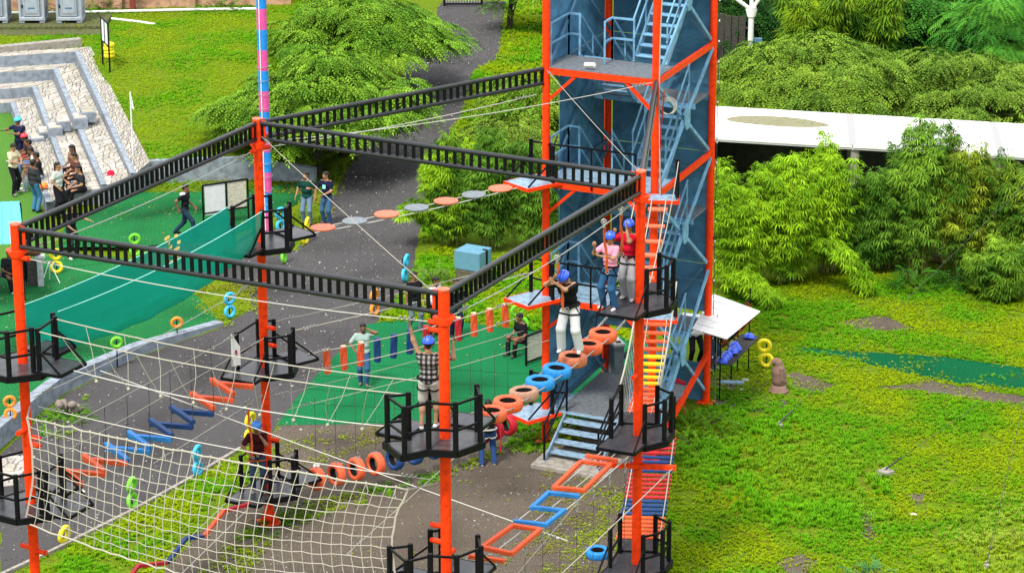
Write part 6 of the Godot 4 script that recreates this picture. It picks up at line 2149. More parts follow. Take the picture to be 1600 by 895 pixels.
	t = thing("blue_box", "light blue metal box with a dark slot, on a block by the bamboo", "box", Vector3(-1.1, 0.42, -75.9), -0.5)
	var lb := mat("box_blue", Color(0.12, 0.29, 0.4), 0.45, 0.0, tex["faint"], 0.8)
	bx("case", t, lb, Vector3(0, 0.28, 0), Vector3(0.82, 0.55, 0.72), Basis.IDENTITY, 0.015)
	bx("slot", t, M.black, Vector3(0.412, 0.31, -0.06), Vector3(0.008, 0.46, 0.12), Basis.IDENTITY, 0.002)
	bx("slot", t, M.black, Vector3(0.34, 0.556, -0.06), Vector3(0.15, 0.008, 0.12), Basis.IDENTITY, 0.002)
	# shed
	t = thing("long_shed", "long open shed with a flat white roof behind the bamboo", "shed", Vector3(5.6, 0, -80.7))
	var rd := Vector3(10.4, 0, 2.62)
	var bk := Vector3(0.35, 0, -3.75)
	var roof := mat("white_roof", Color(0.86, 0.86, 0.85), 0.6, 0.0, tex["faint"], 0.3)
	var fs := [0.0, 0.423, 0.826, 1.0]
	for k in 3:
		s = MB.new()
		var a: Vector3 = rd * (fs[k] + 0.0012)
		var b: Vector3 = rd * (fs[k + 1] - 0.0012)
		s.prism(PackedVector2Array([Vector2(a.x, a.z), Vector2(b.x, b.z), Vector2(b.x + bk.x, b.z + bk.z), Vector2(a.x + bk.x, a.z + bk.z)]), 2.92, 3.0, true)
		obj("roof_slab", s.mesh(), roof, t)
	s = MB.new()
	var pud := PackedVector2Array()
	for k in 28:
		var an := TAU * k / 28
		var c := Vector2(2.45, -1.72)
		pud.append(c + Vector2(cos(an) * 1.5 * (1.0 + 0.08 * sin(an * 3)), sin(an) * 0.62) + Vector2(0, 0.38) * cos(an))
	s.prism(pud, 2.99, 3.004)
	obj("puddle_stain", s.mesh(), mat("roof_stain", Color(0.15, 0.14, 0.04), 0.3, 0.0, noise_tex("stain", 0.03, Color(0.6, 0.55, 0.4), Color(1.6, 1.7, 1.9), 256), 0.6), t)
	for f in [fs[1], fs[2]]:
		var c: Vector3 = rd * f
		s = MB.new()
		s.quad(c + Vector3(-0.12, 3.004, -0.02), c + Vector3(0.12, 3.004, 0.02), c + bk + Vector3(0.12, 3.004, 0.02), c + bk + Vector3(-0.12, 3.004, -0.02))
		obj("joint_cover", s.mesh(), mat("roof_joint", Color(0.3, 0.3, 0.3), 0.7), t)
	s = MB.new()
	s.bar(rd * 0.002 + Vector3(0, 2.885, -0.06), rd * 0.998 + Vector3(0, 2.885, -0.06), 0.05, 0.06)
	obj("eaves_beam", s.mesh(), M.white, t)
	for f in [0.02, 0.43, 0.83]:
		for e in [0.06, 0.94]:
			obj("post", bar_mesh(rd * f + bk * e, rd * f + bk * e + Vector3(0, 2.86, 0), 0.24, 0.24, 0.01), M.concrete, t)
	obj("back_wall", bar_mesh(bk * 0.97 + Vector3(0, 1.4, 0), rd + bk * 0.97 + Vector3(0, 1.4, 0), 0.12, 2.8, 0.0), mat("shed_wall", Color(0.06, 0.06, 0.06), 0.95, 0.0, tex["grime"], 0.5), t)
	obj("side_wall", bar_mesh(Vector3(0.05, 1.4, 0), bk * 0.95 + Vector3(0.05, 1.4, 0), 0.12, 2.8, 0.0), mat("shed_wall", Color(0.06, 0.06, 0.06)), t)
	t = thing("low_wall", "pale broken brick wall showing between the bamboo stems", "wall", Vector3(10.3, 0, -78.2), -0.25)
	for r in 4:
		for k in 16:
			if rng.randf() < 0.12:
				continue
			bx("brick", t, [mat("brick_pale", Color(0.36, 0.3, 0.26), 0.9, 0.0, tex["grime"], 2.0), mat("brick_pink", Color(0.34, 0.15, 0.12), 0.9, 0.0, tex["grime"], 2.0)][0 if rng.randf() < 0.72 else 1], Vector3(0.22 * k + 0.11 * (r % 2), 0.09 + 0.15 * r, rnd(-0.01, 0.01)), Vector3(0.205, 0.135, 0.1), Basis(Vector3.UP, rnd(-0.04, 0.04)))
	# hut with the blue helmets
	t = thing("gear_hut", "small open hut with a sloping white roof behind the tower", "hut", Vector3(5.1, 0, -66.9))
	var wr := mat("hut_roof", Color(0.82, 0.82, 0.81), 0.5, 0.0, tex["faint"], 1.0)
	var R4 := [Vector3(-0.02, 2.35, -0.5), Vector3(1.06, 2.3, 0.78), Vector3(0.08, 2.24, 2.75), Vector3(-0.72, 2.28, 2.1)]
	for k in 6:
		var a0: Vector3 = R4[0].lerp(R4[3], (k + 0.01) / 6.0)
		var a1: Vector3 = R4[0].lerp(R4[3], (k + 0.97) / 6.0)
		var b0: Vector3 = R4[1].lerp(R4[2], (k + 0.01) / 6.0)
		var b1: Vector3 = R4[1].lerp(R4[2], (k + 0.97) / 6.0)
		s = MB.new()
		s.quad(a1, b1, b0, a0)
		s.quad(a0 - Vector3(0, 0.02, 0), b0 - Vector3(0, 0.02, 0), b1 - Vector3(0, 0.02, 0), a1 - Vector3(0, 0.02, 0))
		s.quad(b1 - Vector3(0, 0.02, 0), b0 - Vector3(0, 0.02, 0), b0, b1)
		obj("roof_sheet", s.mesh(), wr, t)
	s = MB.new()
	s.quad(Vector3(-0.75, 1.82, 1.0), Vector3(-0.2, 1.8, 1.2), Vector3(-0.2, 1.88, -0.2), Vector3(-0.8, 1.88, -0.4))
	s.ix_flip_last(Vector3(-0.4, 0, 0.5))
	obj("lower_roof", s.mesh(), wr, t)
	var HP := [Vector3(0.08, 0, 0.95), Vector3(0.98, 0, -1.25), Vector3(0.7, 0, -1.3), Vector3(0.12, 0, -1.2), Vector3(0.45, 0, -0.15)]
	for k in 5:
		obj("post", bar_mesh(HP[k], HP[k] + Vector3(0, 2.25 if k < 2 else (2.1 if k == 3 else 1.0), 0), 0.035, 0.035), M.black, t)
	var sb := Basis(Vector3.UP, 0.4)
	obj("shelf", bar_mesh(Vector3(0.12, 0.98, 0.98), Vector3(1.02, 0.98, -1.25), 0.5, 0.04, 0.004), M.wood_dark, t)
	for y in [1.55, 1.95]:
		obj("hanging_rail", bar_mesh(Vector3(0.08, y, 0.95), Vector3(0.98, y, -1.25), 0.025, 0.025), M.black, t)
	bx("bench", t, M.pale_blue, Vector3(0.42, 0.3, 0.4), Vector3(0.62, 0.05, 0.16), Basis(Vector3.UP, -0.1))
	var hm := mat("helmet_0.80", Color(0.015, 0.09, 0.8), 0.3)
	hm.clearcoat_enabled = true
	var prof: Array = [Vector2(0.118, -0.02), Vector2(0.128, -0.015)]
	for k in 9:
		prof.append(Vector2(0.12 * cos(PI * 0.5 * k / 8.0) + 0.0005, 0.11 * sin(PI * 0.5 * k / 8.0)))
	s = MB.new()
	s.lathe(prof, 18)
	var shell := s.mesh()
	var ord := ["front", "second", "third", "fourth", "fifth", "sixth", "seventh", "farthest"]
	for k in 8:
		var f: float = [0.05, 0.13, 0.22, 0.3, 0.38, 0.45, 0.56, 0.86][k]
		var p := Vector3(5.1, 0, -66.9) + Vector3(0.12, 1.03, 0.98).lerp(Vector3(1.02, 1.03, -1.25), f) + Vector3(rnd(-0.12, 0.1), 0, 0)
		var h := thing("helmet", "blue helmet on the hut shelf, " + ord[k] + " along the row from the tower column", "helmet", p, rnd(0, 6), "blue helmets on the shelf")
		h.scale = Vector3.ONE * 1.15
		h.rotation.x = rnd(-0.25, 0.5)
		obj("shell", shell, hm, h)
		obj("chin_strap", tube_mesh([Vector3(0.1, 0, 0), Vector3(0.11, -0.04, 0.06), Vector3(0.14, -0.03, 0.12)], 0.006, 5), M.black, h)
	for k in 9:
		var f := 0.08 + 0.105 * k
		var p := Vector3(5.1, 0, -66.9) + Vector3(0.06, 1.95, 0.95).lerp(Vector3(0.96, 1.95, -1.25), f)
		var h := thing("climbing_harness", ["orange", "black"][k % 2] + " strap harness hanging in the hut, " + ["first", "second", "third", "fourth", "fifth", "sixth", "seventh", "eighth", "last"][k] + " from the tower column", "harness", p, rnd(-0.5, 0.5), "harnesses hanging in the hut")
		for j in 4:
			var x := rnd(-0.12, 0.12)
			obj("strap", tube_mesh([Vector3(0, 0, 0), Vector3(x, -0.2, rnd(-0.06, 0.06)), Vector3(x * 1.3, -0.45, rnd(-0.06, 0.06)), Vector3(x * 0.4, -0.62, 0)], 0.02, 5), cloth([Color(0.42, 0.09, 0.02), Color(0.02, 0.02, 0.02)][k % 2]), h)
		var lp := MB.new()
		lp.torus(Vector3(0, -0.42, 0.02), Basis(Vector3.RIGHT, 1.3), 0.12, 0.022, 0.014, 14, 5)
		obj("leg_loop", lp.mesh(), M.black, h)
	# brown bird shaped statue
	t = thing("bird_statue", "weathered brown bird shaped statue on a round base in the lawn", "statue", Vector3(6.72, 0, -66.6), -1.3)
	var clay := mat("faded_clay", Color(0.2, 0.125, 0.105), 0.75, 0.0, noise_tex("clay", 0.015, Color(0.75, 0.7, 0.68), Color(1.5, 1.4, 1.3), 256), 1.2)
	s = MB.new()
	s.lathe([Vector2(0.0, 0.0), Vector2(0.24, 0.0), Vector2(0.25, 0.03), Vector2(0.245, 0.07), Vector2(0.19, 0.08), Vector2(0.18, 0.2), Vector2(0.0, 0.2)], 24)
	obj("base", s.mesh(), clay, t)
	s = MB.new()
	field_mesh(s, [[Vector3(0, 0.32, 0), Vector3(0, 0.55, 0.02), 0.185, 0.17], [Vector3(0, 0.55, 0.02), Vector3(0, 0.76, 0.03), 0.165, 0.11], [Vector3(0, 0.8, 0.06), Vector3(0, 0.83, 0.1), 0.1, 0.09], [Vector3(0, 0.82, 0.17), Vector3(0, 0.74, 0.27), 0.045, 0.015], [Vector3(0.16, 0.66, 0), Vector3(0.19, 0.36, -0.02), 0.05, 0.03], [Vector3(-0.16, 0.66, 0), Vector3(-0.19, 0.36, -0.02), 0.05, 0.03], [Vector3(0, 0.28, -0.12), Vector3(0, 0.2, -0.2), 0.06, 0.03]], 0.018, 0.05)
	obj("bird", s.mesh(), clay, t)
	# ground anchors and guy wires
	for q in [["square stone anchor block sunk in the right lawn, a black wire rising from it", Vector3(8.69, 0, -60.9), Vector3(11.59, 2.83, -60.0), 0.3], ["small ground anchor with a black wire, right of the tower column", Vector3(6.51, 0, -64.0), Vector3(13.25, 4.43, -70.0), 0.14], ["small ground anchor at the lower right of the lawn", Vector3(10.15, 0, -55.4), Vector3(12.4, 5.2, -61.0), 0.1]]:
		t = thing("ground_anchor", q[0], "anchor", q[1], 0.7)
		bx("block", t, M.concrete, Vector3(0, 0.05, 0), Vector3(q[3], 0.14, q[3]), Basis.IDENTITY, 0.02)
		s = MB.new()
		s.torus(Vector3(0, 0.14, 0), Basis(Vector3.RIGHT, PI / 2), 0.04, 0.012, 0.012, 12, 5)
		obj("eye", s.mesh(), M.steel, t)
		var e: Vector3 = Basis(Vector3.UP, -0.7) * (q[2] - q[1])
		var dd := e.normalized()
		obj("turnbuckle", tube_mesh([Vector3(0, 0.14, 0), Vector3(0, 0.14, 0) + dd * 0.5], 0.02 if q[3] > 0.12 else 0.012, 7), M.dark_cable, t)
		obj("guy_wire", tube_mesh([Vector3(0, 0.14, 0), e], 0.006, 5), M.dark_cable, t)
	# bits round the tower
	t = thing("red_chair", "red plastic chair behind the lowest right platform", "chair", Vector3(3.95, 0, -64.9), -0.9)
	var red := mat("red_plastic", Color(0.62, 0.02, 0.05), 0.4)
	bx("seat", t, red, Vector3(0, 0.44, 0), Vector3(0.44, 0.04, 0.42), Basis.IDENTITY, 0.015)
	var back := bx("backrest", t, red, Vector3(0, 0.84, -0.22), Vector3(0.42, 0.1, 0.03), Basis(Vector3.RIGHT, -0.15), 0.012)
	for k in 5:
		bx("slat", back, red, Vector3(-0.16 + 0.08 * k, -0.2, 0), Vector3(0.045, 0.36, 0.02))
	for x in [-0.2, 0.2]:
		for z in [-0.19, 0.19]:
			obj("leg", bar_mesh(Vector3(x * 1.12, 0, z * 1.15), Vector3(x, 0.44, z), 0.045, 0.04), red, t)
		obj("armrest", bar_mesh(Vector3(x * 1.1, 0.66, -0.2), Vector3(x * 1.1, 0.64, 0.18), 0.045, 0.03), red, t)
	t = thing("turnstile", "grey steel turnstile cabinet on the stage behind the net bridge", "turnstile", Vector3(2.62, 0.0, -66.9), 0.3)
	bx("cabinet", t, M.wall_grey, Vector3(0, 0.6, 0), Vector3(0.28, 1.2, 0.5), Basis.IDENTITY, 0.02)
	bx("top", t, M.white, Vector3(0, 1.23, 0), Vector3(0.34, 0.08, 0.56), Basis.IDENTITY, 0.03)
	bx("reader", t, M.black, Vector3(0.02, 1.28, 0.12), Vector3(0.12, 0.03, 0.12))
	for a in 3:
		obj("arm", tube_mesh([Vector3(0.15, 0.9, 0.1), Vector3(0.15 + 0.4 * sin(a * 2.09 + 0.4) * 0.4 + 0.2, 0.9 + 0.35 * cos(a * 2.09 + 0.4), 0.12)], 0.018, 8), M.steel, t)
	s = MB.new()
	s.blob(Vector3(1.95, 2.55, -62.9), Vector3(0.17, 0.26, 0.12), Basis(Vector3(0, 0, 1), 0.2), 12, 8)
	s.tube([Vector3(1.95, 2.75, -62.9), Vector3(1.98, 3.0, -62.9), Vector3(2.02, 3.45, -62.9)], 0.012, 5)
	solo("black_bag", s.mesh(), cloth(Color(0.012, 0.012, 0.02)), "black bag hanging under the tower's middle deck", "bag")
	t = thing("pointed_board", "white pointed panel leaning on the middle platform of the back pole", "panel", Vector3(-6.0, 3.75, -57.6), 0.5)
	s = MB.new()
	s.prism(PackedVector2Array([Vector2(-0.1, 0), Vector2(0.1, 0), Vector2(0.1, -0.42), Vector2(-0.1, -0.75)]), -0.012, 0.012, true)
	obj("board", s.mesh(), M.white, t, Transform3D(Basis(Vector3(1, 0, 0), PI / 2) * Basis.IDENTITY, Vector3(0, 0.12, 0)))
	bx("clip", t, M.red_wood, Vector3(0.0, 0.42, 0.016), Vector3(0.05, 0.12, 0.01))
	t = thing("rock_pile", "heap of grey rocks at the foot of the kerb wall", "rocks", Vector3(-11.05, 0, -65.2))
	for k in 7:
		s = MB.new()
		s.blob(Vector3(rnd(-0.28, 0.28), 0.1 + 0.09 * (k % 3), rnd(-0.2, 0.2)), Vector3(rnd(0.12, 0.2), rnd(0.1, 0.15), rnd(0.1, 0.18)), Basis(Vector3(rnd(-1, 1), rnd(-1, 1), 1).normalized(), rnd(0, 3)), 7, 4)
		obj("rock", s.mesh(), mat("rock", Color(0.24, 0.2, 0.18), 0.95, 0.0, tex["grime"], 2.0, tex["bump"], 1.0), t)
	for q in [[Vector3(5.95, 0.03, -67.4), 0.1, "beside the hut bench"], [Vector3(5.8, 0.03, -66.7), 0.06, "in front of the hut shelf"], [Vector3(9.0, 0.03, -58.4), 0.07, "alone on the lower right lawn"], [Vector3(-4.6, 0.02, -61.5), 0.1, "on the soil behind the rope net"]]:
		s = MB.new()
		s.blob(q[0], Vector3(q[1] * 1.4, q[1] * 0.4, q[1]), Basis(Vector3.UP, q[0].x), 7, 4)
		solo("pale_stone", s.mesh(), M.stone, "pale stone lying " + q[2], "stone")
	# light cord on the right tower column
	t = thing("light_cord", "thin cord with white clips running down the right tower column", "cord", TR)
	obj("cord", tube_mesh([Vector3(0.13, 0.6, 0.0), Vector3(0.135, 6, 0.0), Vector3(0.13, 12.3, 0.0)], 0.01, 5), M.dark_cable, t)
	for k in 22:
		bx("clip", t, M.white, Vector3(0.135, 1.2 + 0.5 * k, 0.012), Vector3(0.035, 0.05, 0.03))
	obj("cord_stay", tube_mesh([Vector3(0.2, 0.0, 0.25), Vector3(0.22, 2.4, 0.2)], 0.008, 5), M.steel, t)


func build_people() -> void:
	var jeans := Color(0.045, 0.11, 0.24)
	var black := Color(0.014, 0.014, 0.017)
	var tan := Color(0.34, 0.18, 0.1)
	var dark := Color(0.2, 0.095, 0.055)
	var blue := Color(0.015, 0.16, 0.8)
	# the climbers
	person("woman in a pink shirt and blue helmet standing at the platform's edge", Vector3(1.96, 6.59, -53.22), -0.75, {"scale": 0.92, "cell": 0.017, "skin": tan, "shirt": Color(0.85, 0.34, 0.48), "trousers": Color(0.03, 0.1, 0.22), "shoes": Color(0.8, 0.78, 0.76), "helmet": blue, "long_hair": true, "harness": black, "loose": 0.022, "sleeve": 0.75, "look": [0.5, 0.15],
		"hands": [Vector3(0.06, 1.27, 0.36), Vector3(-0.16, 1.44, 0.34)], "elbows": [Vector3(1, -0.6, 0.2), Vector3(-0.6, -1, 0)], "grip": [true, true], "feet": [Vector3(0.16, 0, 0.02), Vector3(-0.14, 0, 0.06)]})
	person("woman in a red shirt and blue helmet covering her face with one hand", Vector3(2.36, 6.55, -53.95), -0.5, {"scale": 0.96, "cell": 0.017, "skin": tan, "shirt": Color(0.55, 0.008, 0.03), "trousers": Color(0.4, 0.39, 0.42), "shoes": Color(0.75, 0.75, 0.75), "helmet": blue, "long_hair": true, "harness": black, "loose": 0.03, "sleeve": 0.6, "look": [0.1, 0.1],
		"hands": [Vector3(0.03, 1.56, 0.19), Vector3(-0.2, 1.48, 0.3)], "elbows": [Vector3(0.5, -1, 0.5), Vector3(-0.6, -1, 0)], "hand_dir": [Vector3(0, 0.7, 0), Vector3.ZERO], "grip": [false, true], "feet": [Vector3(0.12, 0, 0.05), Vector3(-0.11, 0, -0.04)]})
	person("climber in a black shirt and white trousers standing on the flat tyres", Vector3(1.1, 6.6, -50.55), -0.35, {"scale": 0.97, "cell": 0.017, "skin": tan, "shirt": Color(0.012, 0.012, 0.014), "trousers": Color(0.62, 0.62, 0.64), "shoes": Color(0.85, 0.84, 0.82), "helmet": blue, "harness": black, "loose": 0.034, "sleeve": 0.78, "lean": Vector3(-0.08, 1, 0.16), "look": [-0.25, 0.62],
		"hands": [Vector3(-0.2, 1.5, 0.36), Vector3(-0.23, 1.57, 0.33)], "elbows": [Vector3(0.6, -0.6, 0.6), Vector3(-1, -0.4, 0.2)], "grip": [true, true], "feet": [Vector3(0.19, 0.0, -0.02), Vector3(-0.16, 0.0, 0.04)], "knees": [Vector3(0.1, 0, 1), Vector3(-0.1, 0, 1)]})
	var plaid := mat("plaid_shirt", Color(1, 1, 1), 0.9)
	var im := Image.create(64, 64, false, Image.FORMAT_RGBA8)
	im.fill(Color(0.62, 0.6, 0.6))
	for k in 2:
		im.blend_rect(_tone(64, 64, Color(0.02, 0.02, 0.02, 0.62)), Rect2i(0, 0, 64, 16), Vector2i(0, 32 * k))
		im.blend_rect(_tone(64, 64, Color(0.02, 0.02, 0.02, 0.62)), Rect2i(0, 0, 16, 64), Vector2i(32 * k, 0))
	plaid.albedo_texture = ImageTexture.create_from_image(im)
	plaid.uv1_triplanar = true
	plaid.uv1_scale = Vector3.ONE * 5.5
	person("man in a black and white checked shirt and white shorts, back turned", Vector3(-1.47, 6.55, -46.5), PI - 0.15, {"scale": 0.98, "cell": 0.016, "skin": Color(0.3, 0.165, 0.1), "shirt_mat": plaid, "trousers": Color(0.62, 0.6, 0.57), "shorts": true, "shoes": Color(0.85, 0.84, 0.82), "helmet": blue, "harness": black, "sleeve": 0.75, "look": [0.0, 0.1],
		"hands": [Vector3(0.36, 1.92, 0.14), Vector3(-0.42, 1.55, 0.2)], "elbows": [Vector3(1, 0.1, 0.1), Vector3(-1, -0.3, 0.0)], "grip": [false, true], "feet": [Vector3(0.13, 0, -0.05), Vector3(-0.1, 0, 0.1)], "hand_dir": [Vector3(0, 0.4, 0), Vector3.ZERO]})
	person("climber in a dark red shirt and blue helmet resting his chin on a hand", Vector3(-5.62, 0.86, -57.75), 0.15, {"scale": 0.97, "cell": 0.018, "skin": dark, "shirt": Color(0.05, 0.008, 0.012), "trousers": Color(0.03, 0.05, 0.09), "shoes": Color(0.3, 0.3, 0.3), "helmet": Color(0.03, 0.2, 0.7), "harness": Color(0.5, 0.09, 0.03), "sleeve": 0.8, "look": [-0.2, 0.25],
		"hands": [Vector3(0.06, 1.44, 0.18), Vector3(-0.2, 1.0, 0.2)], "elbows": [Vector3(0.7, -1, 0.3), Vector3(-1, -0.3, -0.4)], "hand_dir": [Vector3(0, 0.6, 0), Vector3.ZERO]})
	lanyard("orange lanyard held up by the woman in pink", Vector3(1.8, 8.56, -52.62), Vector3(1.88, 7.45, -52.85))
	lanyard("orange lanyard of the woman in red", Vector3(2.16, 8.62, -53.3), Vector3(2.2, 7.6, -53.6))
	lanyard("orange lanyard held by the climber on the tyres", Vector3(0.85, 8.5, -50.42), Vector3(0.98, 7.5, -50.35))
	lanyard("orange lanyard of the climber in dark red", Vector3(-5.78, 3.0, -57.6), Vector3(-5.7, 1.75, -57.55))
	cable("short life line over the climber in dark red", up(PB, 3.05), Vector3(-7.4, 3.0, -54.0), 0.02, 0.008)
	# on the ground in the middle
	person("helper in dark shirt and blue jeans standing below, head behind the platform", Vector3(-0.56, 0.0, -61.5), PI + 0.2, {"cell": 0.02, "skin": dark, "shirt": black, "trousers": Color(0.03, 0.08, 0.24), "shoes": Color(0.3, 0.25, 0.23), "harness": Color(0.5, 0.5, 0.48), "feet": [Vector3(0.17, 0, 0), Vector3(-0.15, 0, 0.03)], "hands": [Vector3(0.22, 1.02, 0.26), Vector3(-0.24, 1.05, 0.25)]})
	solo("red_strap", tube_mesh([Vector3(-0.3, 1.1, -61.4), Vector3(-0.26, 0.75, -61.36), Vector3(-0.28, 0.42, -61.36)], 0.018, 6), M.red_wood, "red strap hanging from the belt of the helper in jeans", "strap")
	person("man in a pale green shirt and jeans holding a phone to his ear", Vector3(-3.77, 0.02, -67.16), 0.1, {"cell": 0.019, "skin": dark, "shirt": Color(0.36, 0.5, 0.46), "trousers": jeans, "shoes": Color(0.15, 0.14, 0.14), "sleeve": 0.8, "hem": 0.12, "beard": true, "hands": [Vector3(0.12, 1.57, 0.1), Vector3(-0.22, 1.0, 0.16)], "elbows": [Vector3(1, -0.6, 0.3), Vector3(-1, -0.2, -0.5)], "grip": [true, false], "look": [0.1, 0.1], "feet": [Vector3(0.06, 0, 0.12), Vector3(-0.08, 0, -0.04)]})
	person("man in a dark green shirt and faded jeans on the gravel", Vector3(-6.2, 0.0, -81.7), -0.25, {"cell": 0.021, "skin": tan, "shirt": Color(0.008, 0.055, 0.045), "trousers": Color(0.16, 0.25, 0.36), "shoes": Color(0.03, 0.04, 0.06), "beard": true, "hem": 0.14, "hands": [Vector3(0.29, 0.9, 0.05), Vector3(-0.33, 0.95, 0.1)], "look": [-0.5, 0.0]})
	var navy := person("man in a navy shirt and blue jeans beside the one in green", Vector3(-5.6, 0.0, -81.7), -0.4, {"cell": 0.021, "skin": tan, "shirt": Color(0.012, 0.016, 0.045), "trousers": Color(0.05, 0.13, 0.26), "shoes": Color(0.02, 0.02, 0.03), "hem": 0.12, "hands": [Vector3(0.02, 1.04, 0.26), Vector3(-0.42, 1.22, 0.3)], "elbows": [Vector3(1, -0.3, -0.3), Vector3(-0.6, -1, 0)], "look": [-0.5, 0.05]})
	var bd := bx("badge", navy, mat("mint", Color(0.25, 0.7, 0.6), 0.7), Vector3(-0.02, 1.26, 0.142), Vector3(0.11, 0.13, 0.012))
	bd.rotation.x = -0.1
	var walker := person("man in a black shirt with a white shoulder walking to the right", Vector3(-9.75, 0.06, -80.35), 1.35, {"cell": 0.021, "skin": dark, "shirt": Color(0.014, 0.014, 0.02), "trousers": Color(0.02, 0.045, 0.08), "shoes": Color(0.02, 0.02, 0.02), "hip": 0.87, "lean": Vector3(0, 1, 0.08), "feet": [Vector3(0.08, 0.02, -0.36), Vector3(-0.08, 0, 0.34)], "hands": [Vector3(0.24, 0.9, 0.2), Vector3(-0.25, 0.92, -0.12)], "hem": 0.12})
	var pl := MB.new()
	pl.blob(Vector3(-0.15, 1.36, 0.0), Vector3(0.075, 0.075, 0.1), Basis.IDENTITY, 12, 8)
	obj("white_yoke", pl.mesh(), cloth(Color(0.75, 0.76, 0.8)), walker)
	person("person in black stretching one arm to the right behind the left beams", Vector3(-12.72, 0.19, -77.6), 0.9, {"cell": 0.022, "skin": tan, "shirt": black, "trousers": Color(0.03, 0.03, 0.035), "shoes": Color(0.7, 0.7, 0.7), "hands": [Vector3(0.3, 1.22, 0.5), Vector3(-0.2, 1.0, 0.3)], "elbows": [Vector3(0.3, -1, 0), Vector3(-1, -0.2, -0.5)], "sleeve": 0.7})
	person("man in a black shirt and grey jeans behind the long front beam", Vector3(-2.62, 0.02, -71.5), 0.5, {"cell": 0.022, "skin": dark, "shirt": black, "trousers": Color(0.14, 0.2, 0.24), "shoes": Color(0.1, 0.13, 0.17), "feet": [Vector3(0.12, 0, 0.12), Vector3(-0.14, 0, -0.06)]})
	person("man in a loose white shirt and black trousers beside the nearest pole", Vector3(-2.1, 0.02, -71.1), 0.9, {"cell": 0.022, "skin": dark, "shirt": Color(0.72, 0.73, 0.77), "trousers": black, "shoes": Color(0.06, 0.05, 0.05), "sleeve": 1.6, "hem": 0.2, "fat": 1.12, "lean": Vector3(0, 1, 0.15), "hands": [Vector3(0.25, 0.95, 0.25), Vector3(-0.2, 0.95, 0.3)]})
	person("person in navy behind the hanging red logs right of the pole", Vector3(-1.5, 0.02, -70.9), 0.3, {"cell": 0.022, "skin": dark, "shirt": Color(0.012, 0.015, 0.035), "trousers": Color(0.015, 0.025, 0.06), "shoes": Color(0.02, 0.03, 0.06)})
	person("person in black sitting behind the white board left of the tower", Vector3(0.3, 0.0, -69.6), -0.9, {"cell": 0.022, "skin": dark, "shirt": black, "trousers": black, "hip": 0.42, "feet": [Vector3(0.12, 0, 0.42), Vector3(-0.12, 0, 0.45)], "hands": [Vector3(0.15, 0.55, 0.35), Vector3(-0.15, 0.55, 0.35)], "lean": Vector3(0, 1, 0.2)})
	# at the stone steps
	person("man in a cream shirt and black trousers looking at his phone", Vector3(-15.6, 0.12, -84.75), 1.0, {"cell": 0.023, "skin": tan, "shirt": Color(0.68, 0.62, 0.42), "trousers": black, "shoes": Color(0.2, 0.2, 0.2), "look": [0.0, 0.4], "hands": [Vector3(0.06, 1.1, 0.3), Vector3(-0.04, 1.08, 0.3)], "elbows": [Vector3(1, -0.6, -0.2), Vector3(-1, -0.6, -0.2)], "feet": [Vector3(0.2, 0, -0.05), Vector3(-0.18, 0, 0.12)]})
	person("man in a charcoal shirt and jeans standing at the end of the lowest tier", Vector3(-14.62, 0.12, -82.75), 2.5, {"cell": 0.023, "skin": dark, "shirt": Color(0.035, 0.038, 0.045), "trousers": Color(0.06, 0.2, 0.36), "shoes": Color(0.02, 0.02, 0.02), "sleeve": 1.5, "hem": 0.12})
	person("person in a turquoise head cover and navy clothes stretching an arm left", Vector3(-15.95, 0.12, -88.0), -0.7, {"cell": 0.023, "skin": dark, "shirt": Color(0.015, 0.02, 0.06), "trousers": Color(0.015, 0.02, 0.05), "helmet": Color(0.03, 0.5, 0.6), "hands": [Vector3(0.05, 1.25, 0.38), Vector3(-0.25, 1.32, 0.45)], "elbows": [Vector3(1, -0.5, 0), Vector3(-1, -0.5, 0)]})
	var seat := func(label: String, p: Vector3, yaw: float, o: Dictionary) -> void:
		var q := {"cell": 0.023, "skin": dark, "shirt": black, "trousers": Color(0.12, 0.18, 0.26), "shoes": Color(0.5, 0.5, 0.5), "hip": 0.5, "feet": [Vector3(0.13, 0, 0.5), Vector3(-0.12, 0, 0.55)], "hands": [Vector3(0.13, 0.62, 0.36), Vector3(-0.1, 0.62, 0.36)], "lean": Vector3(0, 1, 0.16), "group": "people seated on the stone steps"}
		q.merge(o, true)
		person(label, p, yaw, q)
	seat.call("seated person in a red cap on the lowest tier", Vector3(-15.6, 0.1, -87.6), -1.4, {"helmet": Color(0.7, 0.02, 0.05), "shirt": Color(0.05, 0.03, 0.035), "trousers": Color(0.45, 0.03, 0.05)})
	seat.call("seated person in dark clothes and light jeans just below the red cap", Vector3(-15.35, 0.1, -86.9), -1.35, {"shirt": Color(0.03, 0.025, 0.03), "trousers": Color(0.14, 0.22, 0.38)})
	seat.call("seated person in a white shirt leaning forward on the lowest tier", Vector3(-15.05, 0.1, -86.1), -1.4, {"shirt": Color(0.72, 0.71, 0.7), "trousers": Color(0.2, 0.16, 0.13), "lean": Vector3(0, 1, 0.35)})
	seat.call("seated person in a black shirt with pale jeans and white shoes", Vector3(-14.85, 0.1, -85.3), -1.4, {"shirt": Color(0.02, 0.02, 0.022), "trousers": Color(0.3, 0.36, 0.42), "shoes": Color(0.8, 0.8, 0.8)})
	seat.call("seated person with bare head at the back end of the row", Vector3(-15.85, 0.1, -88.7), -1.3, {"shirt": Color(0.03, 0.02, 0.05), "trousers": Color(0.04, 0.06, 0.1)})
	person("woman with long black hair in a white top and black skirt", Vector3(-13.85, 0.1, -82.5), 1.1, {"cell": 0.022, "skin": tan, "shirt": Color(0.6, 0.64, 0.6), "trousers": black, "loose": 0.06, "long_hair": true, "hands": [Vector3(0.2, 1.05, 0.2), Vector3(-0.2, 0.95, 0.15)], "shoes": Color(0.7, 0.7, 0.7)})
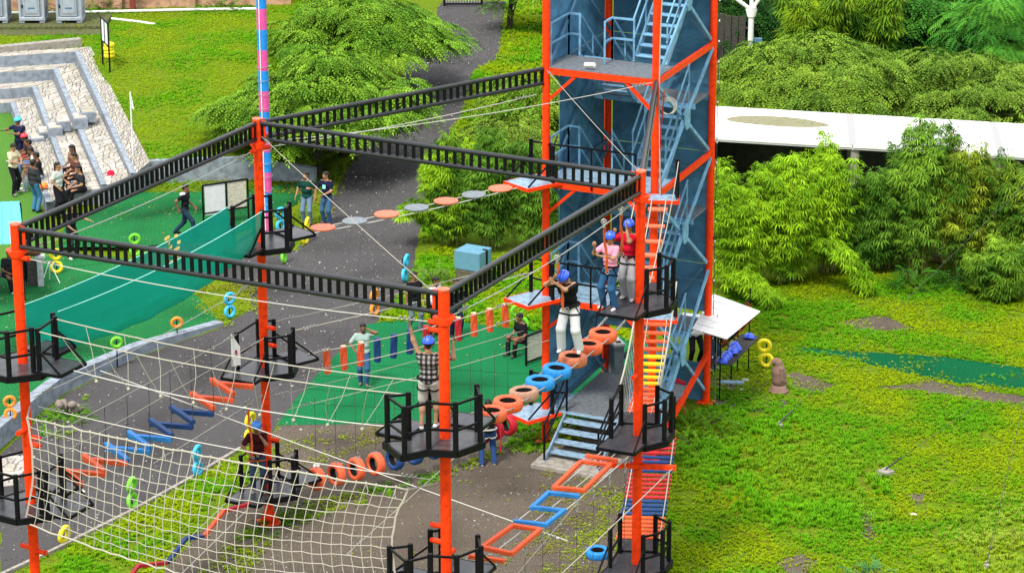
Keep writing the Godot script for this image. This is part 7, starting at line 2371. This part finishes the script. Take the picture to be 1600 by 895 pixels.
	seat.call("woman in a dark patterned top seated at the end of the second tier", Vector3(-13.3, 0.1, -83.75), -1.0, {"shirt": Color(0.03, 0.03, 0.04), "trousers": black, "long_hair": true, "skin": tan})
	seat.call("person in a brownish top seated behind the woman in the patterned top", Vector3(-13.55, 0.3, -84.5), -0.9, {"shirt": Color(0.12, 0.05, 0.04), "trousers": black, "skin": tan})
	seat.call("person with tied hair seated at the back of the small group", Vector3(-13.7, 0.4, -85.1), -0.8, {"shirt": Color(0.25, 0.14, 0.1), "trousers": black, "long_hair": true})
	person("person in dark clothes sitting under the turquoise roof", Vector3(-14.0, 0.28, -74.35), 0.6, {"cell": 0.023, "skin": dark, "shirt": Color(0.03, 0.03, 0.04), "trousers": black, "shoes": Color(0.6, 0.6, 0.6), "hip": 0.5, "feet": [Vector3(0.12, 0, 0.48), Vector3(-0.12, 0, 0.5)], "hands": [Vector3(0.13, 0.6, 0.36), Vector3(-0.13, 0.62, 0.34)], "lean": Vector3(0, 1, 0.25)})
	person("person in navy standing at the back of the turquoise booth", Vector3(-13.75, 0.28, -75.2), 0.3, {"cell": 0.024, "skin": dark, "shirt": Color(0.012, 0.02, 0.06), "trousers": black})
	person("person in a white shirt seen through the tower below the hut roof", Vector3(4.75, 0, -68.9), 0.2, {"cell": 0.023, "skin": dark, "shirt": Color(0.6, 0.58, 0.6), "trousers": black, "hip": 0.8})
	person("person in black bending over the gear in the hut", Vector3(5.15, 0, -68.3), 0.9, {"cell": 0.023, "skin": dark, "shirt": black, "trousers": Color(0.05, 0.1, 0.2), "lean": Vector3(0, 1, 0.4), "shoes": Color(0.7, 0.72, 0.75), "hands": [Vector3(0.2, 0.95, 0.55), Vector3(-0.2, 0.95, 0.55)]})


func _tone(w: int, h: int, c: Color) -> Image:
	var i := Image.create(w, h, false, Image.FORMAT_RGBA8)
	i.fill(c)
	return i


# ---------------------------------------------------------------- people
func field_mesh(s: MB, bones: Array, cell: float, k: float, cuts: Array = []) -> void: # bones: [a, b, ra, rb]; smooth union meshed as surface nets
	var lo := Vector3.ONE * 1e9
	var hi := -lo
	for b in bones:
		var r: float = maxf(b[2], b[3]) + cell * 2.0 + k * 0.3
		lo = lo.min(b[0] - Vector3.ONE * r).min(b[1] - Vector3.ONE * r)
		hi = hi.max(b[0] + Vector3.ONE * r).max(b[1] + Vector3.ONE * r)
	var nx := int((hi.x - lo.x) / cell) + 2
	var ny := int((hi.y - lo.y) / cell) + 2
	var nz := int((hi.z - lo.z) / cell) + 2
	var d := PackedFloat32Array()
	d.resize(nx * ny * nz)
	d.fill(1.0)
	for b in bones:
		var a: Vector3 = b[0]
		var ab: Vector3 = b[1] - a
		var l2 := maxf(ab.length_squared(), 1e-9)
		var ra: float = b[2]
		var dr: float = b[3] - ra
		var r := maxf(ra, ra + dr) + cell * 2.2 + k * 0.6
		var bl := ((a.min(b[1]) - Vector3.ONE * r - lo) / cell).floor()
		var bh := ((a.max(b[1]) + Vector3.ONE * r - lo) / cell).ceil()
		for z in range(maxi(0, int(bl.z)), mini(nz, int(bh.z) + 1)):
			for y in range(maxi(0, int(bl.y)), mini(ny, int(bh.y) + 1)):
				var i := (z * ny + y) * nx
				for x in range(maxi(0, int(bl.x)), mini(nx, int(bh.x) + 1)):
					var p := lo + Vector3(x, y, z) * cell - a
					var t := clampf(p.dot(ab) / l2, 0.0, 1.0)
					var v := (p - ab * t).length() - ra - dr * t
					var o := d[i + x]
					var h := maxf(k - absf(v - o), 0.0) / k
					d[i + x] = minf(v, o) - h * h * k * 0.25
	for c in cuts:
		var q: Vector3 = c[0]
		var n: Vector3 = c[1]
		for z in nz:
			for y in ny:
				var i := (z * ny + y) * nx
				for x in nx:
					if d[i + x] < cell * 2.0:
						d[i + x] = maxf(d[i + x], (lo + Vector3(x, y, z) * cell - q).dot(n))
	var at := PackedInt32Array()
	at.resize(nx * ny * nz)
	at.fill(-1)
	var far := cell * 1.8
	var off := [0, 1, nx, nx + 1, nx * ny, nx * ny + 1, nx * ny + nx, nx * ny + nx + 1]
	var edges := [[0, 1], [2, 3], [4, 5], [6, 7], [0, 2], [1, 3], [4, 6], [5, 7], [0, 4], [1, 5], [2, 6], [3, 7]]
	for z in nz - 1:
		for y in ny - 1:
			for x in nx - 1:
				var i := (z * ny + y) * nx + x
				if absf(d[i]) > far:
					continue
				var mask := 0
				for e in 8:
					if d[i + off[e]] < 0.0:
						mask |= 1 << e
				if mask == 0 or mask == 255:
					continue
				var sum := Vector3.ZERO
				var cnt := 0
				for e in edges:
					var u: int = e[0]
					var w: int = e[1]
					if ((mask >> u) & 1) != ((mask >> w) & 1):
						var du := d[i + off[u]]
						var f := du / (du - d[i + off[w]])
						sum += Vector3(u & 1, (u >> 1) & 1, u >> 2).lerp(Vector3(w & 1, (w >> 1) & 1, w >> 2), f)
						cnt += 1
				var g := Vector3(d[i + off[1]] + d[i + off[3]] + d[i + off[5]] + d[i + off[7]] - d[i] - d[i + off[2]] - d[i + off[4]] - d[i + off[6]],
					d[i + off[2]] + d[i + off[3]] + d[i + off[6]] + d[i + off[7]] - d[i] - d[i + off[1]] - d[i + off[4]] - d[i + off[5]],
					d[i + off[4]] + d[i + off[5]] + d[i + off[6]] + d[i + off[7]] - d[i] - d[i + off[1]] - d[i + off[2]] - d[i + off[3]])
				at[i] = s.vert(lo + (Vector3(x, y, z) + sum / cnt) * cell, g.normalized())
	var st := [1, nx, nx * ny]
	for z in range(1, nz - 1):
		for y in range(1, ny - 1):
			for x in range(1, nx - 1):
				var i := (z * ny + y) * nx + x
				if at[i] < 0 and absf(d[i]) > far:
					continue
				for ax in 3:
					var a := d[i] < 0.0
					if a == (d[i + st[ax]] < 0.0):
						continue
					var u: int = st[(ax + 1) % 3]
					var w: int = st[(ax + 2) % 3]
					var p0 := at[i - u - w]
					var p1 := at[i - w]
					var p2 := at[i]
					var p3 := at[i - u]
					if p0 < 0 or p1 < 0 or p2 < 0 or p3 < 0:
						continue
					if a:
						s.ix.append_array([p0, p2, p1, p0, p3, p2])
					else:
						s.ix.append_array([p0, p1, p2, p0, p2, p3])


var head_mb: MB
var hand_mb := {}


func head_shape() -> MB: # centred between the ears, facing +z
	if head_mb:
		return head_mb
	var s := MB.new()
	field_mesh(s, [
		[Vector3(0, 0.035, -0.025), Vector3(0, 0.04, 0.02), 0.078, 0.074],
		[Vector3(0, -0.01, 0.03), Vector3(0, -0.06, 0.035), 0.06, 0.044],
		[Vector3(-0.022, -0.085, 0.05), Vector3(0.022, -0.085, 0.05), 0.026, 0.026],
		[Vector3(0, 0.012, 0.085), Vector3(0, -0.026, 0.101), 0.009, 0.014],
		[Vector3(-0.012, -0.03, 0.092), Vector3(0.012, -0.03, 0.092), 0.01, 0.01],
		[Vector3(-0.036, 0.022, 0.076), Vector3(0.036, 0.022, 0.076), 0.013, 0.013],
		[Vector3(-0.04, -0.02, 0.06), Vector3(0.04, -0.02, 0.06), 0.022, 0.022],
		[Vector3(-0.08, 0.018, -0.005), Vector3(-0.077, -0.022, 0.0), 0.013, 0.009],
		[Vector3(0.08, 0.018, -0.005), Vector3(0.077, -0.022, 0.0), 0.013, 0.009],
		[Vector3(0, -0.05, -0.02), Vector3(0, -0.13, -0.02), 0.056, 0.056]], 0.0075, 0.02)
	head_mb = s
	return s


func hand_shape(grip: bool) -> MB: # wrist at the origin, fingers along +z, palm facing -y, thumb on +x
	if hand_mb.has(grip):
		return hand_mb[grip]
	var b: Array = [[Vector3(-0.018, 0, 0.0), Vector3(-0.024, 0, 0.08), 0.015, 0.013], [Vector3(0.004, 0, 0.0), Vector3(0.002, 0, 0.085), 0.016, 0.013], [Vector3(0.018, 0, 0.01), Vector3(0.026, 0, 0.08), 0.015, 0.012], [Vector3.ZERO, Vector3(0, 0, -0.03), 0.022, 0.024]]
	var lens := [0.058, 0.072, 0.077, 0.068]
	for k in 4:
		var p := Vector3(-0.031 + 0.0205 * k, 0.0, 0.082 + (0.004 if k in [1, 2] else 0.0))
		var ang := 0.2 if not grip else 0.75
		var step := 0.22 if not grip else 1.0
		for j in 3:
			var l: float = lens[k] * [0.45, 0.32, 0.25][j]
			var q := p + Vector3(0, -sin(ang), cos(ang)) * l
			b.append([p, q, 0.0092 - 0.0008 * j, 0.0085 - 0.0008 * j])
			p = q
			ang += step
	if grip:
		b.append([Vector3(0.022, -0.004, 0.02), Vector3(0.042, -0.026, 0.052), 0.013, 0.011])
		b.append([Vector3(0.042, -0.026, 0.052), Vector3(0.026, -0.045, 0.075), 0.01, 0.009])
	else:
		b.append([Vector3(0.022, -0.002, 0.02), Vector3(0.05, -0.012, 0.055), 0.013, 0.011])
		b.append([Vector3(0.05, -0.012, 0.055), Vector3(0.056, -0.018, 0.085), 0.01, 0.009])
	var s := MB.new()
	field_mesh(s, b, 0.0052, 0.008)
	hand_mb[grip] = s
	return s


func two_bone(a: Vector3, c: Vector3, la: float, lb: float, pole: Vector3) -> Array: # [middle joint, end]
	var d := c - a
	var l := clampf(d.length(), absf(la - lb) + 0.01, la + lb - 0.002)
	d = d.normalized()
	var x := (la * la - lb * lb + l * l) / (2.0 * l)
	var h := sqrt(maxf(la * la - x * x, 0.0))
	var q := (pole - d * pole.dot(d)).normalized()
	return [a + d * x + q * h, a + d * l]


func cloth(c: Color, key := "") -> StandardMaterial3D:
	var k := "cloth_%.3f_%.3f_%.3f%s" % [c.r, c.g, c.b, key]
	if mats.has(k):
		return mats[k]
	var m := mat(k, c, 0.9, 0.0, noise_tex("cloth_tex", 0.06, Color(0.82, 0.82, 0.82), Color(1, 1, 1), 256), 3.0)
	m.resource_name = "cloth"
	m.uv1_world_triplanar = false
	return m


# o: at, yaw, hip (height), lean, feet [left, right], hands [left, right], elbows, knees, look (yaw, pitch), shirt, trousers, shoes, hair, skin, sleeve, shorts, helmet, long_hair, cell, grip
func person(label: String, at: Vector3, yaw: float, o: Dictionary) -> Node3D:
	var t := thing("person", label, "person", at, yaw, o.get("group", ""))
	var sc: float = o.get("scale", 0.96)
	t.scale = Vector3.ONE * sc
	var cell: float = o.get("cell", 0.021)
	var skin: Color = o.get("skin", Color(0.3, 0.15, 0.085))
	var hip: Vector3 = Vector3(0, o.get("hip", 0.93), 0) + o.get("shift", Vector3.ZERO)
	var lean: Vector3 = o.get("lean", Vector3(0, 1, 0.02)).normalized()
	var twist: float = o.get("twist", 0.0)
	var rt := Basis(Vector3.UP, twist) * Vector3(1, 0, 0)
	rt = (rt - lean * rt.dot(lean)).normalized()
	var fw := rt.cross(lean)
	var chest: Vector3 = hip + lean * 0.36
	var nb: Vector3 = hip + lean * 0.52
	var sh := [hip + lean * 0.465 + rt * 0.165, hip + lean * 0.465 - rt * 0.165]
	var look: Array = o.get("look", [0.0, 0.0])
	var hb := Basis(rt, lean, fw) * Basis(Vector3.UP, look[0]) * Basis(Vector3.RIGHT, look[1])
	var hc: Vector3 = nb + lean * 0.06 + hb * Vector3(0, 0.09, 0.012)
	var feet: Array = o.get("feet", [Vector3(0.11, 0, 0.02), Vector3(-0.11, 0, -0.02)])
	var toes: Array = o.get("toes", [0.18, -0.18])
	var hands: Array = o.get("hands", [Vector3(0.27, 0.86, 0.08), Vector3(-0.27, 0.86, 0.06)])
	var elb: Array = o.get("elbows", [Vector3(0.5, -0.2, -1), Vector3(-0.5, -0.2, -1)])
	var kn: Array = o.get("knees", [Vector3(0.15, 0, 1), Vector3(-0.15, 0, 1)])
	var grip: Array = o.get("grip", [false, false])
	var hips := [hip + Vector3(0.09, -0.03, 0), hip + Vector3(-0.09, -0.03, 0)]
	var arms: Array = []
	var legs: Array = []
	for k in 2:
		arms.append(two_bone(sh[k], hands[k], 0.29, 0.255, elb[k]))
		legs.append(two_bone(hips[k], feet[k] + Vector3(0, 0.085, 0), 0.435, 0.425, kn[k]))
	var fat: float = o.get("fat", 1.0)
	var torso := func(g: float) -> Array:
		return [[hip - rt * 0.075, hip + rt * 0.075, 0.1 * fat + g, 0.1 * fat + g],
			[hip + lean * 0.18 - rt * 0.06 + fw * 0.01, hip + lean * 0.18 + rt * 0.06 + fw * 0.01, 0.096 * fat + g, 0.096 * fat + g],
			[chest - rt * 0.09, chest + rt * 0.09, 0.102 + g, 0.102 + g],
			[hip + lean * 0.46 - rt * 0.13, hip + lean * 0.46 + rt * 0.13, 0.058 + g, 0.058 + g]]
	# body: one continuous surface
	var s := MB.new()
	s.colored = true
	s.col = skin
	var bones: Array = torso.call(0.0)
	bones.append([nb - lean * 0.06, nb + lean * 0.08, 0.056, 0.05])
	for k in 2:
		bones.append([sh[k], arms[k][0], 0.05, 0.04])
		bones.append([arms[k][0], arms[k][1], 0.04, 0.027])
		var g: float = 1.0 if o.get("shorts", false) else 0.8
		bones.append([hips[k], legs[k][0], 0.085 * g, 0.056 * g])
		bones.append([legs[k][0], legs[k][0].lerp(legs[k][1], 0.35) - fw * 0.012, 0.054 * g, 0.055 * g])
		bones.append([legs[k][0].lerp(legs[k][1], 0.35), legs[k][1], 0.053 * g, 0.036 * g])
		var td := Vector3(sin(toes[k]), -0.25, cos(toes[k]))
		bones.append([legs[k][1], legs[k][1] + td * 0.1, 0.026, 0.016])
	field_mesh(s, bones, cell, 0.05)
	s.append(head_shape(), Transform3D(hb, hc))
	for k in range(s.v.size() - head_shape().v.size(), s.v.size()):
		s.c[k] = skin
	for e in [-1.0, 1.0]: # eyes, brows
		s.col = Color(0.015, 0.01, 0.008)
		s.blob(hc + hb * Vector3(0.031 * e, 0.004, 0.083), Vector3(0.013, 0.007, 0.008), hb, 7, 5)
		s.blob(hc + hb * Vector3(0.033 * e, 0.026, 0.088), Vector3(0.02, 0.004, 0.006), hb, 7, 4)
	s.col = Color(skin.r * 0.8, skin.g * 0.5, skin.b * 0.5)
	s.blob(hc + hb * Vector3(0, -0.058, 0.082), Vector3(0.023, 0.007, 0.007), hb, 8, 4)
	s.col = skin
	for k in 2:
		var dz: Vector3 = (arms[k][1] - arms[k][0]).normalized()
		if o.has("hand_dir"):
			dz = (dz + o.hand_dir[k]).normalized()
		var dx := (fw - dz * fw.dot(dz)).normalized()
		var b3 := Basis(dx, dz.cross(dx), dz)
		if k == 0:
			b3 = Basis(dx, -dz.cross(dx), dz)
		var hs := MB.new()
		hs.v = hand_shape(grip[k]).v
		hs.n = hand_shape(grip[k]).n
		hs.c = hand_shape(grip[k]).c.duplicate()
		hs.c.fill(skin)
		hs.ix = hand_shape(grip[k]).ix.duplicate()
		if b3.determinant() < 0:
			for q in range(0, hs.ix.size(), 3):
				var m := hs.ix[q]
				hs.ix[q] = hs.ix[q + 1]
				hs.ix[q + 1] = m
		s.append(hs, Transform3D(b3, arms[k][1] + dz * 0.012))
	obj("body", s.mesh(), M.skin, t)
	# shirt
	var shirt: Color = o.get("shirt", Color(0.02, 0.02, 0.025))
	var sl: float = o.get("sleeve", 0.62)
	bones = torso.call(0.016)
	for k in 2:
		var el: Vector3 = arms[k][0]
		if sl > 1.0:
			bones.append([sh[k], el, 0.066, 0.054])
			bones.append([el, el.lerp(arms[k][1], sl - 1.0), 0.053, 0.042])
		else:
			bones.append([sh[k], sh[k].lerp(el, sl), 0.068, 0.062])
	var hem: Vector3 = hip - lean * o.get("hem", 0.06)
	s = MB.new()
	field_mesh(s, bones, cell, 0.045, [[hem, -lean], [nb - lean * 0.005, lean]])
	obj("shirt", s.mesh(), o.get("shirt_mat", cloth(shirt)), t)
	# trousers or shorts
	var tr: Color = o.get("trousers", Color(0.02, 0.02, 0.025))
	var loose: float = o.get("loose", 0.014)
	bones = [[hip - rt * 0.078, hip + rt * 0.078, 0.112 * fat, 0.112 * fat]]
	for k in 2:
		var kj: Vector3 = legs[k][0]
		if o.get("shorts", false):
			bones.append([hips[k], hips[k].lerp(kj, 0.85), 0.1, 0.092])
		else:
			bones.append([hips[k], kj, 0.092 + loose * 0.4, 0.06 + loose])
			bones.append([kj, legs[k][1] + Vector3(0, -0.005, 0), 0.06 + loose, 0.044 + loose * 1.3])
	s = MB.new()
	field_mesh(s, bones, cell, 0.03, [[hip + lean * 0.075, lean]])
	obj("shorts" if o.get("shorts", false) else "trousers", s.mesh(), cloth(tr), t)
	for k in 2:
		s = MB.new()
		var td := Vector3(sin(toes[k]), 0, cos(toes[k]))
		if o.has("toe_dir"):
			td = o.toe_dir[k].normalized()
		var an: Vector3 = legs[k][1]
		var dn := Vector3(0, -0.05, 0)
		field_mesh(s, [[an - td * 0.035 + dn, an + td * 0.13 + dn - Vector3(0, 0.008, 0), 0.04, 0.034], [an + td * 0.02 - Vector3(0, 0.01, 0), an + td * 0.06 + dn, 0.042, 0.036]], 0.014, 0.02, [[an - Vector3(0, 0.085, 0), Vector3.DOWN]])
		obj("shoe", s.mesh(), cloth(o.get("shoes", Color(0.05, 0.05, 0.055))), t)
	# hair, helmet
	var hair: Color = o.get("hair", Color(0.012, 0.01, 0.009))
	s = MB.new()
	var hbones := [[hc + hb * Vector3(0, 0.045, -0.035), hc + hb * Vector3(0, 0.058, 0.012), 0.084, 0.08], [hc + hb * Vector3(0, -0.02, -0.055), hc + hb * Vector3(0, 0.03, -0.045), 0.06, 0.075]]
	if o.get("long_hair", false):
		hbones.append([hc + hb * Vector3(0, 0, -0.07), hc + hb * Vector3(0, -0.2, -0.085), 0.065, 0.045])
		hbones.append([hc + hb * Vector3(0, -0.2, -0.085), hc + hb * Vector3(0, -0.36, -0.08), 0.045, 0.03])
	field_mesh(s, hbones, 0.012, 0.03, [[hc + hb * Vector3(0, 0.02, 0.05), hb * Vector3(0, -0.75, 1).normalized()]])
	obj("hair", s.mesh(), mat("hair_%.3f" % hair.r, hair, 0.5), t)
	if o.get("beard", false):
		s = MB.new()
		field_mesh(s, [[hc + hb * Vector3(-0.055, -0.05, 0.02), hc + hb * Vector3(-0.02, -0.095, 0.062), 0.02, 0.022], [hc + hb * Vector3(0.055, -0.05, 0.02), hc + hb * Vector3(0.02, -0.095, 0.062), 0.02, 0.022], [hc + hb * Vector3(-0.02, -0.09, 0.062), hc + hb * Vector3(0.02, -0.09, 0.062), 0.022, 0.022]], 0.009, 0.015)
		obj("beard", s.mesh(), mat("hair_%.3f" % hair.r, hair, 0.5), t)
	if o.has("helmet"):
		var hm: StandardMaterial3D = mat("helmet_%.2f" % o.helmet.b, o.helmet, 0.3)
		hm.clearcoat_enabled = true
		var prof: Array = []
		for k in 10:
			var a := PI * 0.5 * k / 9.0
			prof.append(Vector2(0.118 * cos(a) + 0.0005, 0.108 * sin(a)))
		prof.push_front(Vector2(0.125, -0.022))
		prof.push_front(Vector2(0.113, -0.026))
		s = MB.new()
		s.lathe(prof, 22, Transform3D(hb * Basis.from_scale(Vector3(0.95, 1, 1.12)), hc + hb * Vector3(0, 0.052, -0.01)))
		obj("helmet", s.mesh(), hm, t)
		s = MB.new()
		s.torus(hc + hb * Vector3(0, 0.032, -0.008), hb, 0.118, 0.012, 0.01, 22, 6)
		for e in [-1.0, 1.0]:
			s.tube([hc + hb * Vector3(0.095 * e, 0.03, 0.02), hc + hb * Vector3(0.075 * e, -0.06, 0.04), hc + hb * Vector3(0.0, -0.125, 0.05)], 0.006, 5)
		obj("helmet_strap", s.mesh(), M.black, t)
		for k in 3:
			s = MB.new()
			s.box(hc + hb * Vector3(0.05 * (k - 1), 0.16 - 0.013 * absf(k - 1), -0.02), Vector3(0.014, 0.01, 0.1), hb)
			obj("vent", s.mesh(), M.black, t)
	if o.has("harness"):
		var hmt := cloth(o.harness)
		s = MB.new()
		var ring: Array = []
		for k in 16:
			var a := TAU * k / 16
			ring.append(hip + lean * 0.05 + rt * cos(a) * 0.205 * fat + fw * sin(a) * 0.142 * fat)
		s.tube(ring, 0.022, 6, true)
		obj("waist_belt", s.mesh(), hmt, t)
		for k in 2:
			s = MB.new()
			ring = []
			var ax: Vector3 = (legs[k][0] - hips[k]).normalized()
			var u := (rt - ax * rt.dot(ax)).normalized()
			var w := ax.cross(u)
			for j in 14:
				var a := TAU * j / 14
				ring.append(hips[k].lerp(legs[k][0], 0.3) + (u * cos(a) + w * sin(a)) * 0.108)
			s.tube(ring, 0.018, 6, true)
			s.tube([ring[0] if k == 0 else ring[7], hip + rt * (0.15 if k == 0 else -0.15) + fw * 0.1 + lean * 0.05], 0.012, 5)
			obj("leg_loop", s.mesh(), hmt, t)
		s = MB.new()
		s.torus(hip + fw * 0.16 + lean * 0.02, Basis(rt, fw, lean), 0.03, 0.009, 0.009, 10, 5)
		obj("buckle", s.mesh(), M.steel, t)
	return t


func lanyard(label: String, top: Vector3, bot: Vector3) -> void:
	var t := thing("lanyard", label, "lanyard", top, 0, "orange safety lanyards with pulleys")
	var d := bot - top
	for k in 2:
		var s := MB.new()
		var pts: Array = []
		for i in 9:
			var f := i / 8.0
			pts.append(d * lerpf(0.09, 1.0, f) + Vector3(0.022 * (1 if k else -1), 0, 0.01) * sin(f * 9.0 + k * 1.5))
		s.tube(pts, 0.016, 6)
		obj("strap", s.mesh(), mat("lanyard_web", Color(0.55, 0.11, 0.03), 0.8), t)
	var s := MB.new()
	s.torus(Vector3.ZERO, Basis(Vector3.RIGHT, PI / 2), 0.045, 0.02, 0.02, 14, 6)
	obj("pulley_wheel", s.mesh(), M.steel, t)
	s = MB.new()
	s.box(Vector3(0, -0.06, 0), Vector3(0.05, 0.14, 0.06), Basis.IDENTITY, 0.01)
	obj("pulley_cheek", s.mesh(), M.steel, t)
	s = MB.new()
	s.torus(d, Basis(Vector3.RIGHT, PI / 2), 0.035, 0.009, 0.009, 12, 5)
	obj("carabiner", s.mesh(), M.steel, t)


func _ready() -> void:
	rng.seed = 7
	noise.seed = 3
	noise.frequency = 0.35
	noise2.seed = 11
	noise2.frequency = 0.09
	var cam := Camera3D.new()
	cam.name = "camera"
	cam.position = Vector3(0, 23.939, 0)
	cam.rotation_degrees = Vector3(-17.607, 0, -0.125)
	cam.fov = 11.65
	cam.near = 0.5
	cam.far = 2500.0
	add_child(cam)
	cam.current = true
	var we := WorldEnvironment.new()
	we.name = "world_environment"
	var env := Environment.new()
	env.background_mode = Environment.BG_SKY
	var ps := ProceduralSkyMaterial.new()
	ps.sky_top_color = Color(0.97, 0.98, 1.0)
	ps.sky_energy_multiplier = 0.85
	ps.sky_horizon_color = Color(0.72, 0.74, 0.77)
	ps.sky_curve = 0.2
	ps.ground_bottom_color = Color(0.3, 0.33, 0.25)
	ps.ground_horizon_color = Color(0.6, 0.62, 0.58)
	ps.sun_angle_max = 30.0
	var sky := Sky.new()
	sky.sky_material = ps
	env.sky = sky
	env.ambient_light_source = Environment.AMBIENT_SOURCE_SKY
	env.tonemap_mode = Environment.TONE_MAPPER_LINEAR
	env.tonemap_exposure = 2.95
	env.sdfgi_enabled = true
	env.ssao_enabled = true
	env.ssil_enabled = true
	we.environment = env
	add_child(we)
	var sun := DirectionalLight3D.new()
	sun.name = "sun"
	sun.light_energy = 0.5
	sun.light_color = Color(1.0, 0.97, 0.92)
	sun.light_angular_distance = 10.0
	sun.shadow_enabled = true
	sun.rotation_degrees = Vector3(-58, -28, 0)
	add_child(sun)
	make_materials()
	build_ground()
	build_tower()
	build_course()
	build_plants()
	build_bridges()
	build_things()
	build_people()
